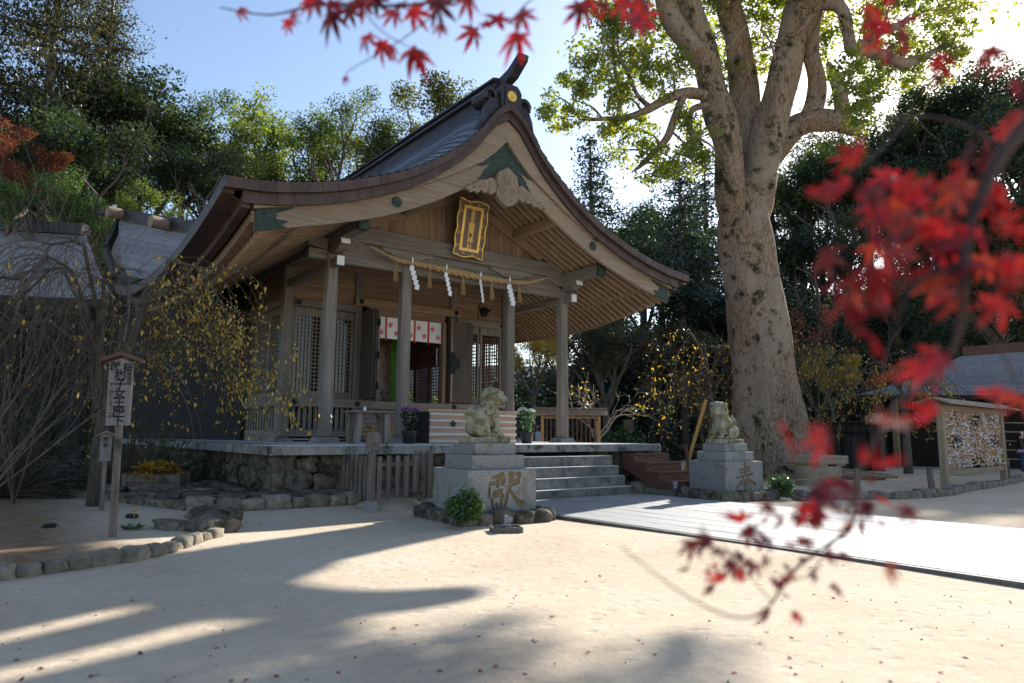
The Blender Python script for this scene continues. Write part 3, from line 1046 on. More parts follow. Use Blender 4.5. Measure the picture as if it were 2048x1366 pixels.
# eave beams running front to back, with copper-capped ends
for x in (-2.57, 2.57):
    obj('eave_beam', MB().box(x - .085, x + .085, RY0 + .42, 7.2, 4.13, 4.352, .01), 'wood_grey_y', hall)
    obj('copper_cap', MB().box(x - .09, x + .09, RY0 + .37, RY0 + .47, 4.125, 4.357, .008), 'verdigris', hall)
    # bracket arm and tie nose, white painted ends
    obj('bracket_arm', MB().prism([(-.1, 4.13), (-.52, 4.13), (-.54, 4.05), (-.47, 4.03), (-.4, 3.98), (-.28, 3.95), (-.1, 3.95)], 'x', x - .075, x + .075), 'wood_grey_y', hall)
    obj('white_end', MB().prism([(-.521, 4.133), (-.545, 4.133), (-.565, 4.045), (-.541, 4.045)], 'x', x - .077, x + .077), 'white_paint', hall)
    obj('tie_nose', MB().box(x - .06, x + .06, -.36, 1.9, 3.72, 3.87, .006), 'wood_grey_y', hall)
    obj('white_end', MB().box(x - .062, x + .062, -.385, -.361, 3.718, 3.872), 'white_paint', hall)
    s = 1 if x > 0 else -1
    obj('side_nose', MB().box(min(x + s * .096, x + s * .42), max(x + s * .096, x + s * .42), -.06, .06, 3.85, 4.02, .006), 'wood_grey_x', hall)
    obj('side_arm', MB().prism([(x + s * .1, 4.22), (x + s * .4, 4.22), (x + s * .44, 4.1), (x + s * .36, 4.06), (x + s * .1, 4.02)], 'y', -.065, .065), 'wood_grey_x', hall)
# gable wall above the beam
nb = 26
for i in range(nb):
    xa, xb = -2.2 + 4.4 * i / nb, -2.2 + 4.4 * (i + 1) / nb
    e = .003
    tp = min(U_(xa), U_(xb)) + .04
    mx_ = max(U_(xa), U_(xb)) + .04
    obj('gable_board', MB().prism([(xa + e, 4.5), (xb - e, 4.5), (xb - e, U_(xb) + .05), (xa + e, U_(xa) + .05)], 'y', .02, .05 + .004 * (i % 2)), 'wood_warm_z', hall)
for sg in (-1, 1):
    obj('gable_strut', MB().beam((sg * 1.95, -.03, 4.6), (sg * .02, -.03, 5.52), .1, .17, .008), 'wood_warm_x', hall)
    obj('verge_purlin', MB().beam((sg * 2.6, -.02, 4.36), (sg * .02, -.02, 5.86), .09, .14, .006), 'wood_warm_x', hall)
obj('king_post', MB().box(-.09, .09, -.05, .015, 4.53, 5.8), 'wood_warm_z', hall)
for zc, xc_ in ((5.74, 0), (4.97, -1.25), (4.97, 1.25)):
    obj('purlin', MB().box(xc_ - .08, xc_ + .08, RY0 + .3, 7.1, zc - .09, zc + .09, .008), 'wood_warm_y', hall)

# ------------------------------------------------------------------ hall body
WY = 2.03
for x in (-2.57, 2.57):
    for y in (WY, 4.55, 7.0):
        obj('column', MB().box(x - .1, x + .1, y - .1, y + .1, PZ + .06, 4.14, .02), 'wood_grey_z', hall)
        obj('column_base', MB().box(x - .17, x + .17, y - .17, y + .17, PZ - .002, PZ + .06, .01), 'granite', hall)
for sg in (-1, 1):
    a, c_ = sorted((sg * 1.18, sg * 2.47))
    obj('upper_rail', MB().box(a, c_, WY - .13, WY + .05, 3.38, 3.53, .008), 'wood_grey_x', hall)
    obj('lower_rail', MB().box(min(sg * .88, sg * 2.47), max(sg * .88, sg * 2.47), WY - .13, WY + .05, 1.48, 1.64, .008), 'wood_grey_x', hall)
    obj('sill_board', MB().box(a, c_, WY - .05, WY + .05, PZ + .09, PZ + .22), 'wood_grey_x', hall)
    obj('wall_post', MB().box(sg * 1.13 - .075, sg * 1.13 + .075, WY - .06, WY + .06, PZ + .02, 4.3, .01), 'wood_grey_z', hall)
    for k in range(11):
        xx = a + .05 + (c_ - a - .1) * (k + .5) / 11
        obj('slat', MB().box(xx - .032, xx + .032, WY - .02, WY + .02, PZ + .22, 1.48), 'wood_grey_z', hall)
    # lattice sashes
    for xa, xb in ((1.22, 1.83), (1.87, 2.46)):
        xa, xb = sorted((sg * xa, sg * xb))
        la = obj('lattice_frame', MB().box(xa, xa + .05, WY - .03, WY + .02, 1.64, 3.38).box(xb - .05, xb, WY - .03, WY + .02, 1.64, 3.38).box(xa + .05, xb - .05, WY - .03, WY + .02, 1.64, 1.78).box(xa + .05, xb - .05, WY - .03, WY + .02, 3.22, 3.38), 'wood_grey_z', hall)
        lb = MB()
        nxb, nzb = 7, 19
        for q in range(1, nxb):
            xq = xa + .05 + (xb - xa - .1) * q / nxb
            lb.box(xq - .007, xq + .007, WY - .022, WY - .004, 1.78, 3.22)
        for q in range(1, nzb):
            zq = 1.78 + (3.22 - 1.78) * q / nzb
            lb.box(xa + .05, xb - .05, WY - .016, WY - .001, zq - .007, zq + .007)
        tag(obj('lattice', lb, 'wood_pale_z' if sg < 0 else 'wood_red', la), kind='stuff')
        if sg < 0:
            obj('pane', MB().box(xa + .05, xb - .05, WY + .003, WY + .007, 1.78, 3.22), 'glass_dark', la)
    obj('fitting_boss', MB().lathe([(0, 0), (.055, 0), (.05, .02), (.02, .03), (0, .032)], 14).xf(Matrix.Translation((sg * 2.4, WY - .13, 3.455)) @ Matrix.Rotation(R(90), 4, 'X')), 'iron_black', hall, auto=40)
    obj('fitting_boss', MB().lathe([(0, 0), (.055, 0), (.05, .02), (.02, .03), (0, .032)], 14).xf(Matrix.Translation((sg * 2.4, WY - .13, 1.56)) @ Matrix.Rotation(R(90), 4, 'X')), 'iron_black', hall, auto=40)
    obj('fitting_boss', MB().lathe([(0, 0), (.055, 0), (.05, .02), (.02, .03), (0, .032)], 14).xf(Matrix.Translation((sg * 1.13, WY - .13, 1.56)) @ Matrix.Rotation(R(90), 4, 'X')), 'iron_black', hall, auto=40)
    obj('fitting_boss', MB().lathe([(0, 0), (.055, 0), (.05, .02), (.02, .03), (0, .032)], 14).xf(Matrix.Translation((sg * 1.13, WY - .17, 3.61)) @ Matrix.Rotation(R(90), 4, 'X')), 'iron_black', hall, auto=40)
    # boards above the rails
    for k in range(4):
        z0 = 3.53 + .17 * k
        obj('wall_board', MB().box(min(sg * 1.21, sg * 2.47), max(sg * 1.21, sg * 2.47), WY - .01, WY + .02 - .002 * (k % 2), z0 + .002, z0 + .168), 'wood_warm_x', hall)
obj('door_lintel', MB().box(-1.24, 1.24, WY - .17, WY + .05, 3.53, 3.69, .008), 'wood_warm_x', hall)
obj('door_head', MB().box(-.9, .9, WY - .08, WY + .04, 3.38, 3.53), 'wood_warm_x', hall)
obj('sill_beam', MB().box(-.88, .88, WY - .13, WY + .05, 1.47, 1.63, .008), 'wood_grey_x', hall)
for k in range(4):
    z0 = 3.69 + .17 * k
    obj('wall_board', MB().box(-1.05, 1.05, WY - .01, WY + .02 - .002 * (k % 2), z0 + .002, z0 + .168), 'wood_warm_x', hall)
for k in range(3):
    obj('riser_board', MB().box(-1.05, 1.05, WY - .04 + .003 * (k % 2), WY + .03, PZ + .05 + .2 * k, PZ + .247 + .2 * k), 'wood_grey_x', hall)
for x in (-.88, .88):
    obj('door_jamb', MB().box(x - .04, x + .04, WY - .1, WY + .05, 1.63, 3.38), 'wood_warm_z', hall)
# cross rail between the front columns and the hall, seen under the roof
obj('cross_beam', MB().box(-2.47, 2.47, .9, 1.05, 4.13, 4.33, .008), 'wood_warm_x', hall)
obj('wall_plate', MB().box(-2.66, 2.66, WY - .09, WY + .09, 4.2, 4.4, .01), 'wood_warm_x', hall)
for i in range(14):
    xa, xb = -2.3 + 4.6 * i / 14, -2.3 + 4.6 * (i + 1) / 14
    obj('gable_board', MB().prism([(xa + .003, 4.4), (xb - .003, 4.4), (xb - .003, U_(xb) + .08), (xa + .003, U_(xa) + .08)], 'y', WY - .01, WY + .02 + .004 * (i % 2)), 'wood_warm_z', hall)
# doors folded open
dl = obj('door_leaf', MB().box(.95, 1.53, WY - .235, WY - .195, 1.66, 3.42, .006), 'wood_door', hall, label='dark open door leaf folded back on the right, with a black metal fitting')
obj('door_rail', MB().box(.95, 1.0, WY - .25, WY - .236, 1.66, 3.42), 'wood_warm_z', dl)
obj('fitting', MB().prism([(.93, 2.75), (1.03, 2.72), (1.08, 2.64), (1.15, 2.6), (1.2, 2.5), (1.15, 2.4), (1.08, 2.36), (1.03, 2.28), (.93, 2.25)], 'y', WY - .258, WY - .251), 'iron_black', dl)
for xx, dy in ((-1.06, .0), (-.98, .05), (-.9, .1)):
    d2 = obj('door_leaf', MB().box(xx - .02, xx + .02, WY - .62 + dy, WY - .09, 1.66, 3.42, .005), 'wood_grey_z' if xx > -.95 else 'wood_door', hall)
for zc in (1.9, 2.5, 3.15):
    obj('hinge', MB().box(-.96, -.94, WY - .66, WY - .6, zc - .07, zc + .07), 'iron_black', d2)

# side walls
for sg in (-1, 1):
    for (ya, yb_) in ((WY + .1, 4.45), (4.65, 6.9)):
        X = sg * 2.57
        obj('upper_rail', MB().box(X - .1, X + .1, ya, yb_, 3.38, 3.53, .008), 'wood_grey_y', hall)
        obj('lower_rail', MB().box(X - .1, X + .1, ya, yb_, 1.48, 1.64, .008), 'wood_grey_y', hall)
        obj('sill_board', MB().box(X - .05, X + .05, ya, yb_, PZ, PZ + .2), 'wood_grey_y', hall)
        for k in range(14):
            yq = ya + (yb_ - ya) * (k + .5) / 14
            obj('slat', MB().box(X - .02, X + .02, yq - .045, yq + .045, PZ + .2, 1.48), 'wood_grey_z', hall)
        for k in range(4):
            z0 = 3.53 + .16 * k
            obj('wall_board', MB().box(X - .015, X + .02 - .002 * (k % 2), ya, yb_, z0 + .002, z0 + .158), 'wood_warm_y', hall)
        fr = MB()
        nsh = 3
        for q in range(nsh):
            a, c_ = ya + (yb_ - ya) * q / nsh, ya + (yb_ - ya) * (q + 1) / nsh
            fr = MB().box(X - .03, X + .03, a + .005, a + .06, 1.64, 3.38).box(X - .03, X + .03, c_ - .06, c_ - .005, 1.64, 3.38).box(X - .03, X + .03, a + .06, c_ - .06, 1.64, 1.76).box(X - .03, X + .03, a + .06, c_ - .06, 3.26, 3.38)
            la = obj('lattice_frame', fr, 'wood_grey_z', hall)
            lb = MB()
            for t in range(1, 8):
                yq = a + .06 + (c_ - a - .12) * t / 8
                lb.box(X - .012, X + .006, yq - .008, yq + .008, 1.76, 3.26)
            for t in range(1, 18):
                zq = 1.76 + 1.5 * t / 18
                lb.box(X - .008, X + .01, a + .06, c_ - .06, zq - .008, zq + .008)
            tag(obj('lattice', lb, 'wood_grey_z' if sg < 0 else 'wood_red', la), kind='stuff')
            if sg < 0:
                obj('pane', MB().box(X + .012, X + .016, a + .06, c_ - .06, 1.76, 3.26), 'glass_dark', la)
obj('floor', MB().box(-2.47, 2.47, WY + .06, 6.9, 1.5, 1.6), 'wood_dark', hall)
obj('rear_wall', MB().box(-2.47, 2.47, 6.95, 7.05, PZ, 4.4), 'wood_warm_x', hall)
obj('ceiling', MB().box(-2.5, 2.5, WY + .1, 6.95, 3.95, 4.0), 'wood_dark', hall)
obj('inner_lintel', MB().box(-2.4, .8, 3.4, 3.5, 3.05, 3.2), 'wood_warm_x', hall)
for x in (-.62,):
    obj('inner_post', MB().box(x - .06, x + .06, 3.39, 3.51, 1.6, 3.05), 'wood_red', hall)

# ------------------------------------------------------------------ cloth in the doorway
ct = thing('door_curtain', (0, WY - .02, 3.38), 'white curtain with pink blossoms and red ribbons across the top of the open doorway', 'curtain')


def flower(cx, cz, r, y):
    m = MB()
    for q in range(5):
        a = math.pi / 2 + q * 2 * math.pi / 5
        pt = [(0, 0), (.42, -.3), (.75, -.34), (1.0, -.16), (.86, 0), (1.0, .16), (.75, .34), (.42, .3)]
        m.prism([(cx + r * (u_ * math.cos(a) - v_ * math.sin(a)), cz + r * (u_ * math.sin(a) + v_ * math.cos(a))) for u_, v_ in pt], 'y', y, y + .001)
    return m


np_ = 5
for i in range(np_):
    xa, xb = -.84 + 1.68 * i / np_, -.84 + 1.68 * (i + 1) / np_
    X = np.linspace(xa + .012, xb - .012, 7)
    yy = lambda x: WY - .03 + .004 * math.sin(17 * x)
    pn = obj('curtain_panel', MB().slab([[(x, yy(x) + q, 3.375) for x in X] for q in (0, .003)], [[(x, yy(x) + q, 2.93) for x in X] for q in (0, .003)]), 'cloth_white', ct)
    for (fx, fz) in ((xa + .1, 3.22), (xb - .1, 3.05)):
        obj('blossom_print', flower(fx, fz, .058, WY - .039), 'print_pink', pn)
    if i:
        obj('ribbon', MB().box(xa - .016, xa + .016, WY - .045, WY - .04, 2.88, 3.375), 'cloth_red', ct)
ic = thing('inner_curtain', (.0, 3.35, 3.05), 'long pinkish patterned curtain with a red ribbon, hanging inside the hall behind the doorway', 'curtain')
for xa, xb in ((-.2, .0), (.04, .3)):
    pn = obj('curtain_panel', MB().box(xa, xb, 3.36, 3.368, 1.75, 2.95), 'cloth_pinkish', ic)
    for k in range(4):
        obj('blossom_print', flower((xa + xb) / 2 + (.03 if k % 2 else -.03), 1.95 + .27 * k, .035, 3.3575), 'carving_tan', pn)
obj('ribbon', MB().box(.003, .037, 3.35, 3.356, 1.85, 2.95), 'cloth_red', ic)
obj('inner_panel', MB().box(-.55, .7, 3.5, 3.53, 1.6, 3.05), 'wood_yellow', hall)
ic2 = thing('valance_curtain', (2.38, 5.5, 3.3), 'row of short pinkish patterned cloths with red ribbons along the right wall inside the hall', 'curtain')
for k in range(7):
    ya = 4.0 + .38 * k
    pn = obj('curtain_panel', MB().box(2.375, 2.383, ya, ya + .35, 2.72, 3.4), 'cloth_pinkish', ic2)
    for q in (3.2, 2.95):
        obj('blossom_print', MB().box(2.3735, 2.3745, ya + .12 + (q - 2.95) * .3, ya + .2 + (q - 2.95) * .3, q - .04, q + .04), 'carving_tan', pn)
    obj('ribbon', MB().box(2.368, 2.374, ya + .352, ya + .378, 2.66, 3.4), 'cloth_red', ic2)
gc = thing('green_streamer', (.2, 3.0, 2.4), 'bright green slanting cloth streamer inside the doorway', 'streamer')
obj('cloth', MB().slab([[(.14, 3.0, 3.1), (.42, 3.0, 3.1)], [(.14, 3.02, 3.1), (.42, 3.02, 3.1)]], [[(.0, 2.7, 1.66), (.16, 2.7, 1.66)], [(.0, 2.72, 1.66), (.16, 2.72, 1.66)]]), 'cloth_green', gc)
oc = thing('orange_streamer', (.35, 3.1, 2.3), 'narrow orange cloth hanging beside the green one in the doorway', 'streamer')
obj('cloth', MB().box(.26, .42, 3.1, 3.11, 1.65, 2.9), 'cloth_orange', oc)
for i, (x, lb_) in enumerate(((-.68, 'low black offering stand inside the doorway, left of the small wooden sign'), (-.35, 'low black offering stand inside the doorway, right of the small wooden sign'))):
    t_ = thing('offering_stand', (x, 2.35, 1.6), lb_, 'stand', 'offering stands inside the doorway')
    obj('tray', MB().box(x - .1, x + .1, 2.27, 2.43, 1.82, 1.84), 'plastic_black', t_)
    for s in (-1, 1):
        obj('leg', MB().beam((x - s * .08, 2.3, 1.6), (x + s * .08, 2.3, 1.82), .02, .02), 'plastic_black', t_)
sg_ = thing('small_sign', (-.54, 2.2, 1.63), 'small grey upright wooden sign standing on the sill in the doorway', 'sign')
obj('board', MB().box(-.58, -.5, 2.2, 2.22, 1.63, 1.96, .003), 'wood_grey_z', sg_)

# mask carving above the right lattice
mk = thing('carved_mask', (1.93, WY - .05, 3.78), 'dark carved long-nosed mask hung on a board above the right lattice window', 'carving')
obj('back_board', MB().prism([(1.8, 3.56), (2.02, 3.56), (2.02, 3.86), (1.96, 3.93), (1.91, 3.99), (1.86, 3.93), (1.8, 3.86)], 'y', WY - .06, WY - .02), 'wood_warm_z', mk)
fm = MB().lathe([(0, -.12), (.06, -.11), (.09, -.05), (.1, .0), (.09, .06), (.05, .1), (0, .11)], 14, (1.91, WY - .1, 3.74))
obj('face', fm, 'wood_dark', mk, smooth=True)
obj('nose', MB().tube([(1.91, WY - .18, 3.74), (1.935, WY - .25, 3.745), (1.96, WY - .32, 3.77)], [.03, .024, .012], 8), 'wood_dark', mk, smooth=True)
for s in (-1, 1):
    obj('ear', MB().tube([(1.91 + s * .08, WY - .1, 3.74), (1.91 + s * .12, WY - .08, 3.82)], [.03, .008], 6), 'wood_dark', mk)

# ------------------------------------------------------------------ name plaque
pq = thing('name_plaque', (.0, -.3, 4.8), 'gold-framed shrine name plaque with gold characters, tilted forward under the gable', 'plaque')
Mp = Matrix.Translation((.03, -.31, 4.815)) @ Matrix.Rotation(R(90 + 12), 4, 'X')
W2, H2 = .33, .52
pp = MB()
ol = []
for t in np.linspace(0, 1, 9):
    ol.append((-W2 + 2 * W2 * t, H2 + (.02 * math.cos(t * 6.28 * 1.5))))
for t in np.linspace(.08, .92, 11):
    ol.append((W2 + .012 - .035 * math.sin(t * 3.14 * 3) ** 2, H2 - 2 * H2 * t))
for t in np.linspace(0, 1, 9):
    ol.append((W2 - 2 * W2 * t, -H2 - (.02 * math.cos(t * 6.28 * 1.5))))
for t in np.linspace(.08, .92, 11):
    ol.append((-W2 - .012 + .035 * math.sin(t * 3.14 * 3) ** 2, -H2 + 2 * H2 * t))
obj('board', MB().prism(ol, 'z', -.03, 0).xf(Mp), 'plaque_ground', pq)
rim = [(x, y, .006) for x, y in ol] + [(ol[0][0], ol[0][1], .006)]
obj('wavy_rim', MB().tube([np.array(p) for p in rim], [.016 + .004 * math.sin(i * 1.9) for i in range(len(rim))], 7).xf(Mp), 'gold', pq, smooth=True)
iw, ih = .205, .41
for d_, th in ((0, .013), (.028, .009)):
    a, b_ = iw - d_, ih - d_
    obj('inner_frame', MB().box(-a, a, b_ - th, b_ + th, 0, .018).box(-a, a, -b_ - th, -b_ + th, 0, .018).box(-a - th, -a + th, -b_ - th, b_ + th, 0, .02).box(a - th, a + th, -b_ - th, b_ + th, 0, .02).xf(Mp), 'gold', pq)
for sx_, sz_ in ((-.26, .3), (-.26, -.1), (-.27, -.33), (.26, .3), (.26, .08), (.265, -.12), (.26, -.33), (-.1, .46), (.1, .46), (-.11, -.46), (.1, -.46)):
    pts = [(sx_ + .035 * (1 - .75 * t) * math.cos(7 * t + sz_ * 9), sz_ + .035 * (1 - .75 * t) * math.sin(7 * t + sz_ * 9), .006) for t in np.linspace(0, 1, 14)]
    obj('scroll', MB().tube(pts, .006, 5).xf(Mp), 'gold', pq, smooth=True)
zz = .39
for ch, s_ in (('宝', .09), ('満', .09), ('宮', .09), ('竈', .15), ('門', .125), ('神', .13), ('社', .12)):
    zz -= s_ * .5
    lettering(pq, [(ch, s_ * 1.08, Mp @ Matrix.Translation((0, zz, .004)))], 'gold', .008, 0)
    zz -= s_ * .5 - .002

# ------------------------------------------------------------------ straw rope
rp = thing('straw_rope', (0, -.17, 4.0), 'thick twisted straw rope hung along the front beam, with straw tassels and white zigzag papers', 'rope')
RX = [(-1.96, 4.18), (-1.47, 4.0), (-.87, 4.0), (-.28, 3.97), (.34, 3.945), (1.0, 3.95), (1.56, 4.0), (1.96, 4.18)]
rx = np.array([q[0] for q in RX])
rz = np.array([q[1] for q in RX])


def ropez(x):
    return float(np.interp(x, rx, rz) * .5 + .25 * np.interp(x - .18, rx, rz) + .25 * np.interp(x + .18, rx, rz))


xr = np.linspace(-1.98, 1.98, 150)
for k in range(3):
    pts, rad = [], []
    for i, x in enumerate(xr):
        t = 1 - abs(x / 1.98)
        a_ = .008 + .036 * t ** .6
        ph = i * .42 + k * 2.094
        pts.append((x + 0, -.2 + a_ * .8 * math.cos(ph), ropez(x) + a_ * .8 * math.sin(ph)))
        rad.append(a_ * .82 * (1 + .06 * math.sin(i * 2.3 + k)))
    obj('strand', MB().tube(pts, rad, 8), 'straw', rp, smooth=True)
fz = MB()
for i in range(260):                              # loose straws
    x = RNG.uniform(-1.9, 1.9)
    t = 1 - abs(x / 1.98)
    a_ = .06 * t ** .6 + .01
    an = RNG.uniform(0, 6.28)
    p = np.array([x, -.2 + a_ * math.cos(an), ropez(x) + a_ * math.sin(an)])
    fz.tube([p, p + np.array([RNG.uniform(-.05, .05), .03 * math.cos(an), .03 * math.sin(an)])], [.002, .001], 3)
tag(obj('loose_straw', fz, 'straw', rp), kind='stuff')
for x in (-1.47, -.78, -.06, .6, 1.27):
    m = MB()
    z0 = ropez(x) - .04
    for i in range(60):
        a_ = RNG.uniform(0, 6.28)
        rr = RNG.uniform(0, 1) ** .5
        m.tube([(x + .012 * rr * math.cos(a_), -.2 + .012 * rr * math.sin(a_), z0), (x + .02 * rr * math.cos(a_), -.2 + .02 * rr * math.sin(a_), z0 - .1), (x + .05 * rr * math.cos(a_) + .01, -.2 + .05 * rr * math.sin(a_), z0 - .32 - RNG.uniform(0, .05))], [.005, .006, .004], 3)
    m.tube([(x, -.2, z0 - .07), (x, -.2, z0 - .1)], [.028, .028], 8)
    obj('tassel', m, 'straw', rp)
for k, x in enumerate((-1.17, -.46, .3, .99)):
    m = MB()
    z = ropez(x) - .06
    tw = (.0, .25, .5, -.4)[k]
    m.box(x - .004, x + .004, -.262, -.26, z - .01, z + .13)
    m.add([(x - .018, -.262, z + .09), (x + .0, -.262, z + .17), (x + .02, -.26, z + .1), (x + .0, -.258, z + .03)], [(0, 1, 2, 3)])
    for q in range(5):
        xo = x - .035 + .028 * q * (1 if k != 3 else .7)
        zo = z - .08 * q
        v_ = [(xo - .012, zo), (xo + .072, zo - .012), (xo + .056, zo - .11), (xo - .028, zo - .095)]
        s_ = math.cos(tw)
        yo = -.262 - .004 * (q % 2)
        n_ = len(m.v)
        m.v += [(x + (a_ - x) * s_, yo + (a_ - x) * math.sin(tw), c_) for a_, c_ in v_]
        m.v += [(x + (a_ - x) * s_, yo - .0015 + (a_ - x) * math.sin(tw), c_) for a_, c_ in v_]
        m.f += [(n_, n_ + 1, n_ + 2, n_ + 3), (n_ + 7, n_ + 6, n_ + 5, n_ + 4), (n_, n_ + 3, n_ + 7, n_ + 4), (n_ + 1, n_ + 5, n_ + 6, n_ + 2)]
    obj('paper_streamer', m, 'paper', rp)
# ------------------------------------------------------------------ things on the platform
ob = thing('offering_box', (-.02, -.35, PZ), 'wide wooden offering box of striped pale and brown boards, behind the left stone lion', 'offering box')
obj('case', MB().box(-.93, .89, -.57, -.08, PZ + .02, 1.36), 'wood_dark', ob)
for k in range(9):
    z0 = PZ + .005 + .058 * k
    obj('plank', MB().box(-.955 + .012 * (k % 2), .915 - .012 * (k % 2), -.6 + .012 * (k % 2), -.572, z0 + .001, z0 + .057, .004), 'stripe_warm' if k % 2 else 'stripe_light', ob)
obj('side_board', MB().box(-.985, -.956, -.6, -.06, PZ, 1.36, .004), 'wood_dark', ob)
obj('side_board', MB().box(.916, .945, -.6, -.06, PZ, 1.36, .004), 'wood_dark', ob)
obj('rim', MB().box(-1.0, .965, -.63, -.56, 1.362, 1.41, .006).box(-1.0, .965, -.1, -.04, 1.362, 1.41, .006).box(-1.0, -.93, -.56, -.1, 1.362, 1.41, .006).box(.9, .965, -.56, -.1, 1.362, 1.41, .006), 'stripe_warm', ob)
for k in range(12):
    xx = -.88 + 1.73 * k / 11
    obj('slat', MB().box(xx - .02, xx + .02, -.56, -.1, 1.37, 1.395), 'wood_grey_y', ob)
cr = MB()
for q in range(5):
    a = math.pi / 2 + q * 2 * math.pi / 5
    l = MB().lathe([(0, 0), (.026, .004), (.022, .016), (0, .022)], 8)
    cr.add([(x_ + .034 * math.cos(a), y_ + .034 * math.sin(a), z_) for x_, y_, z_ in l.v], l.f)
cr.xf(Matrix.Translation((-.48, -.6, 1.16)) @ Matrix.Rotation(R(90), 4, 'X'))
obj('crest', cr, 'verdigris', ob, auto=50)
tb = thing('offering_table', (-2.15, -.75, PZ), 'low grey wooden table with splayed slab legs between the two left front columns', 'table')
obj('top', MB().box(-2.53, -1.8, -1.0, -.62, 1.3, 1.335, .006), 'wood_grey_x', tb)
for s, x in ((-1, -2.4), (1, -1.94)):
    for k in range(3):
        obj('leg', MB().beam((x, -.93 + .12 * k, 1.3), (x + s * .035, -.93 + .12 * k, PZ), .105, .05, .006, up=(0, 1, 0)), 'wood_grey_z', tb)
    obj('bracket', MB().prism([(x + s * -.03, 1.3), (x + s * -.14, 1.3), (x + s * -.11, 1.26), (x + s * -.03, 1.21)], 'y', -.9, -.74), 'wood_grey_x', tb)
bo = MB().lathe([(.022, 0), (.026, .01), (.026, .035), (.012, .05), (.009, .065), (.013, .07)], 12, (-2.28, -.85, 1.335))
tag(obj('sake_bottle', bo, 'white_paint', smooth=True), 'small white bottle standing alone on the low grey table', 'bottle')
bn = thing('wooden_bench', (-1.2, 1.1, PZ), 'small yellow wooden bench on the platform behind the low grey table', 'bench')
for x in (-1.62, -1.22, -.82):
    for y in (1.0, 1.2):
        obj('leg', MB().box(x - .022, x + .022, y - .022, y + .022, PZ - .003, 1.12), 'wood_yellow', bn)
for k in range(3):
    obj('rail', MB().box(-1.66, -.78, .975 + .09 * k, 1.04 + .09 * k, 1.12, 1.145), 'wood_yellow', bn)
for z in (.97, 1.05):
    obj('stretcher', MB().box(-1.6, -.84, .975, .99, z - .015, z + .015), 'wood_yellow', bn)


def potted(x, y, col, lb, leafy, h):
    p = thing('flower_pot', (x, y, PZ), lb, 'potted flowers', 'pots of chrysanthemums on the platform')
    obj('pot', MB().lathe([(.085, 0), (.1, .02), (.112, .17), (.122, .175), (.122, .2), (.108, .2), (.1, .17), (.0, .165)], 22, (x, y, PZ)), 'plastic_black', p, auto=40)
    pts = []
    for dx, hh in ((-.085, h), (.09, h - .02)):
        for k in range(3):
            q = [(x + dx * .2, y, PZ + .16), (x + dx * .8 + RNG.uniform(-.02, .02), y + RNG.uniform(-.03, .03), PZ + .16 + hh * .5), (x + dx + RNG.uniform(-.03, .03), y + RNG.uniform(-.04, .04), PZ + .16 + hh)]
            obj('stem', MB().tube(q, .006, 5), 'leaf_shrub', p)
        for k in range(240):
            t = RNG.uniform(0.03, .95)
            c = np.array([x + dx * min(1, t * 1.3), y, PZ + .17 + hh * t])
            pts.append(c + RNG.normal(size=3) * np.array([.034, .034, .02]))
        fl = MB()
        c0 = np.array([x + dx, y, PZ + .18 + hh])
        D = rdirs(260)
        D[:, 2] = np.abs(D[:, 2]) * .9 - .15
        Cc = c0 + D * np.array([.075, .075, .05])
        up_ = D / np.linalg.norm(D, axis=1)[:, None]
        T = np.cross(up_, rdirs(260))
        T /= np.linalg.norm(T, axis=1)[:, None]
        obj('flower_head', quads_mesh('flower_head', Cc - WORLDV(p), up_ * .016, T * .012, col), None, p)
    me = leaf_quads('leaves', np.array(pts) - WORLDV(p), .06, leafy, .2)
    tag(obj('leaves', me, None, p), kind='stuff')


potted(-1.56, -1.0, 'petal_purple', 'black pot of purple chrysanthemums beside the second column', 'leaf_dark', .36)
potted(.6, -1.3, 'petal_white', 'black pot of white chrysanthemums by the right end of the offering box', 'leaf_shrub', .4)

# ------------------------------------------------------------------ omikuji-style charm rack behind the right column
ck = thing('charm_rack', (5.0, 2.4, 0), 'roofed wooden rack of upright dark red bars behind the right front column', 'rack')
A, B = np.array([4.35, 2.8]), np.array([5.5, 1.95])
dv = (B - A) / np.linalg.norm(B - A)
nv = np.array([-dv[1], dv[0]])
for p in (A, B):
    obj('post', MB().box(p[0] - .04, p[0] + .04, p[1] - .04, p[1] + .04, -.02, 1.5, .006, rot=rotz(math.atan2(dv[1], dv[0]))), 'wood_yellow', ck)
for z in (.55, 1.42):
    obj('rail', MB().beam((*A, z), (*B, z), .05, .06), 'wood_pale_x', ck)
for k in range(1, 13):
    p = A + (B - A) * k / 13
    obj('bar', MB().box(p[0] - .02, p[0] + .02, p[1] - .015, p[1] + .015, .58, 1.39, rot=rotz(math.atan2(dv[1], dv[0]))), 'wood_red', ck)
for s in (-1, 1):
    a, b_ = A - dv * .2, B + dv * .2
    m = MB()
    q = [(*(a + nv * s * .02), 1.64), (*(b_ + nv * s * .02), 1.64), (*(b_ + nv * s * .24), 1.5), (*(a + nv * s * .24), 1.5)]
    m.add(q + [(x, y, z - .03) for x, y, z in q], [(0, 1, 2, 3), (7, 6, 5, 4), (0, 4, 5, 1), (1, 5, 6, 2), (2, 6, 7, 3), (3, 7, 4, 0)])
    obj('roof_board', m, 'wood_pale_x', ck)
obj('ridge_strip', MB().beam((*(A - dv * .22), 1.655), (*(B + dv * .22), 1.655), .08, .03), 'wood_pale_x', ck)

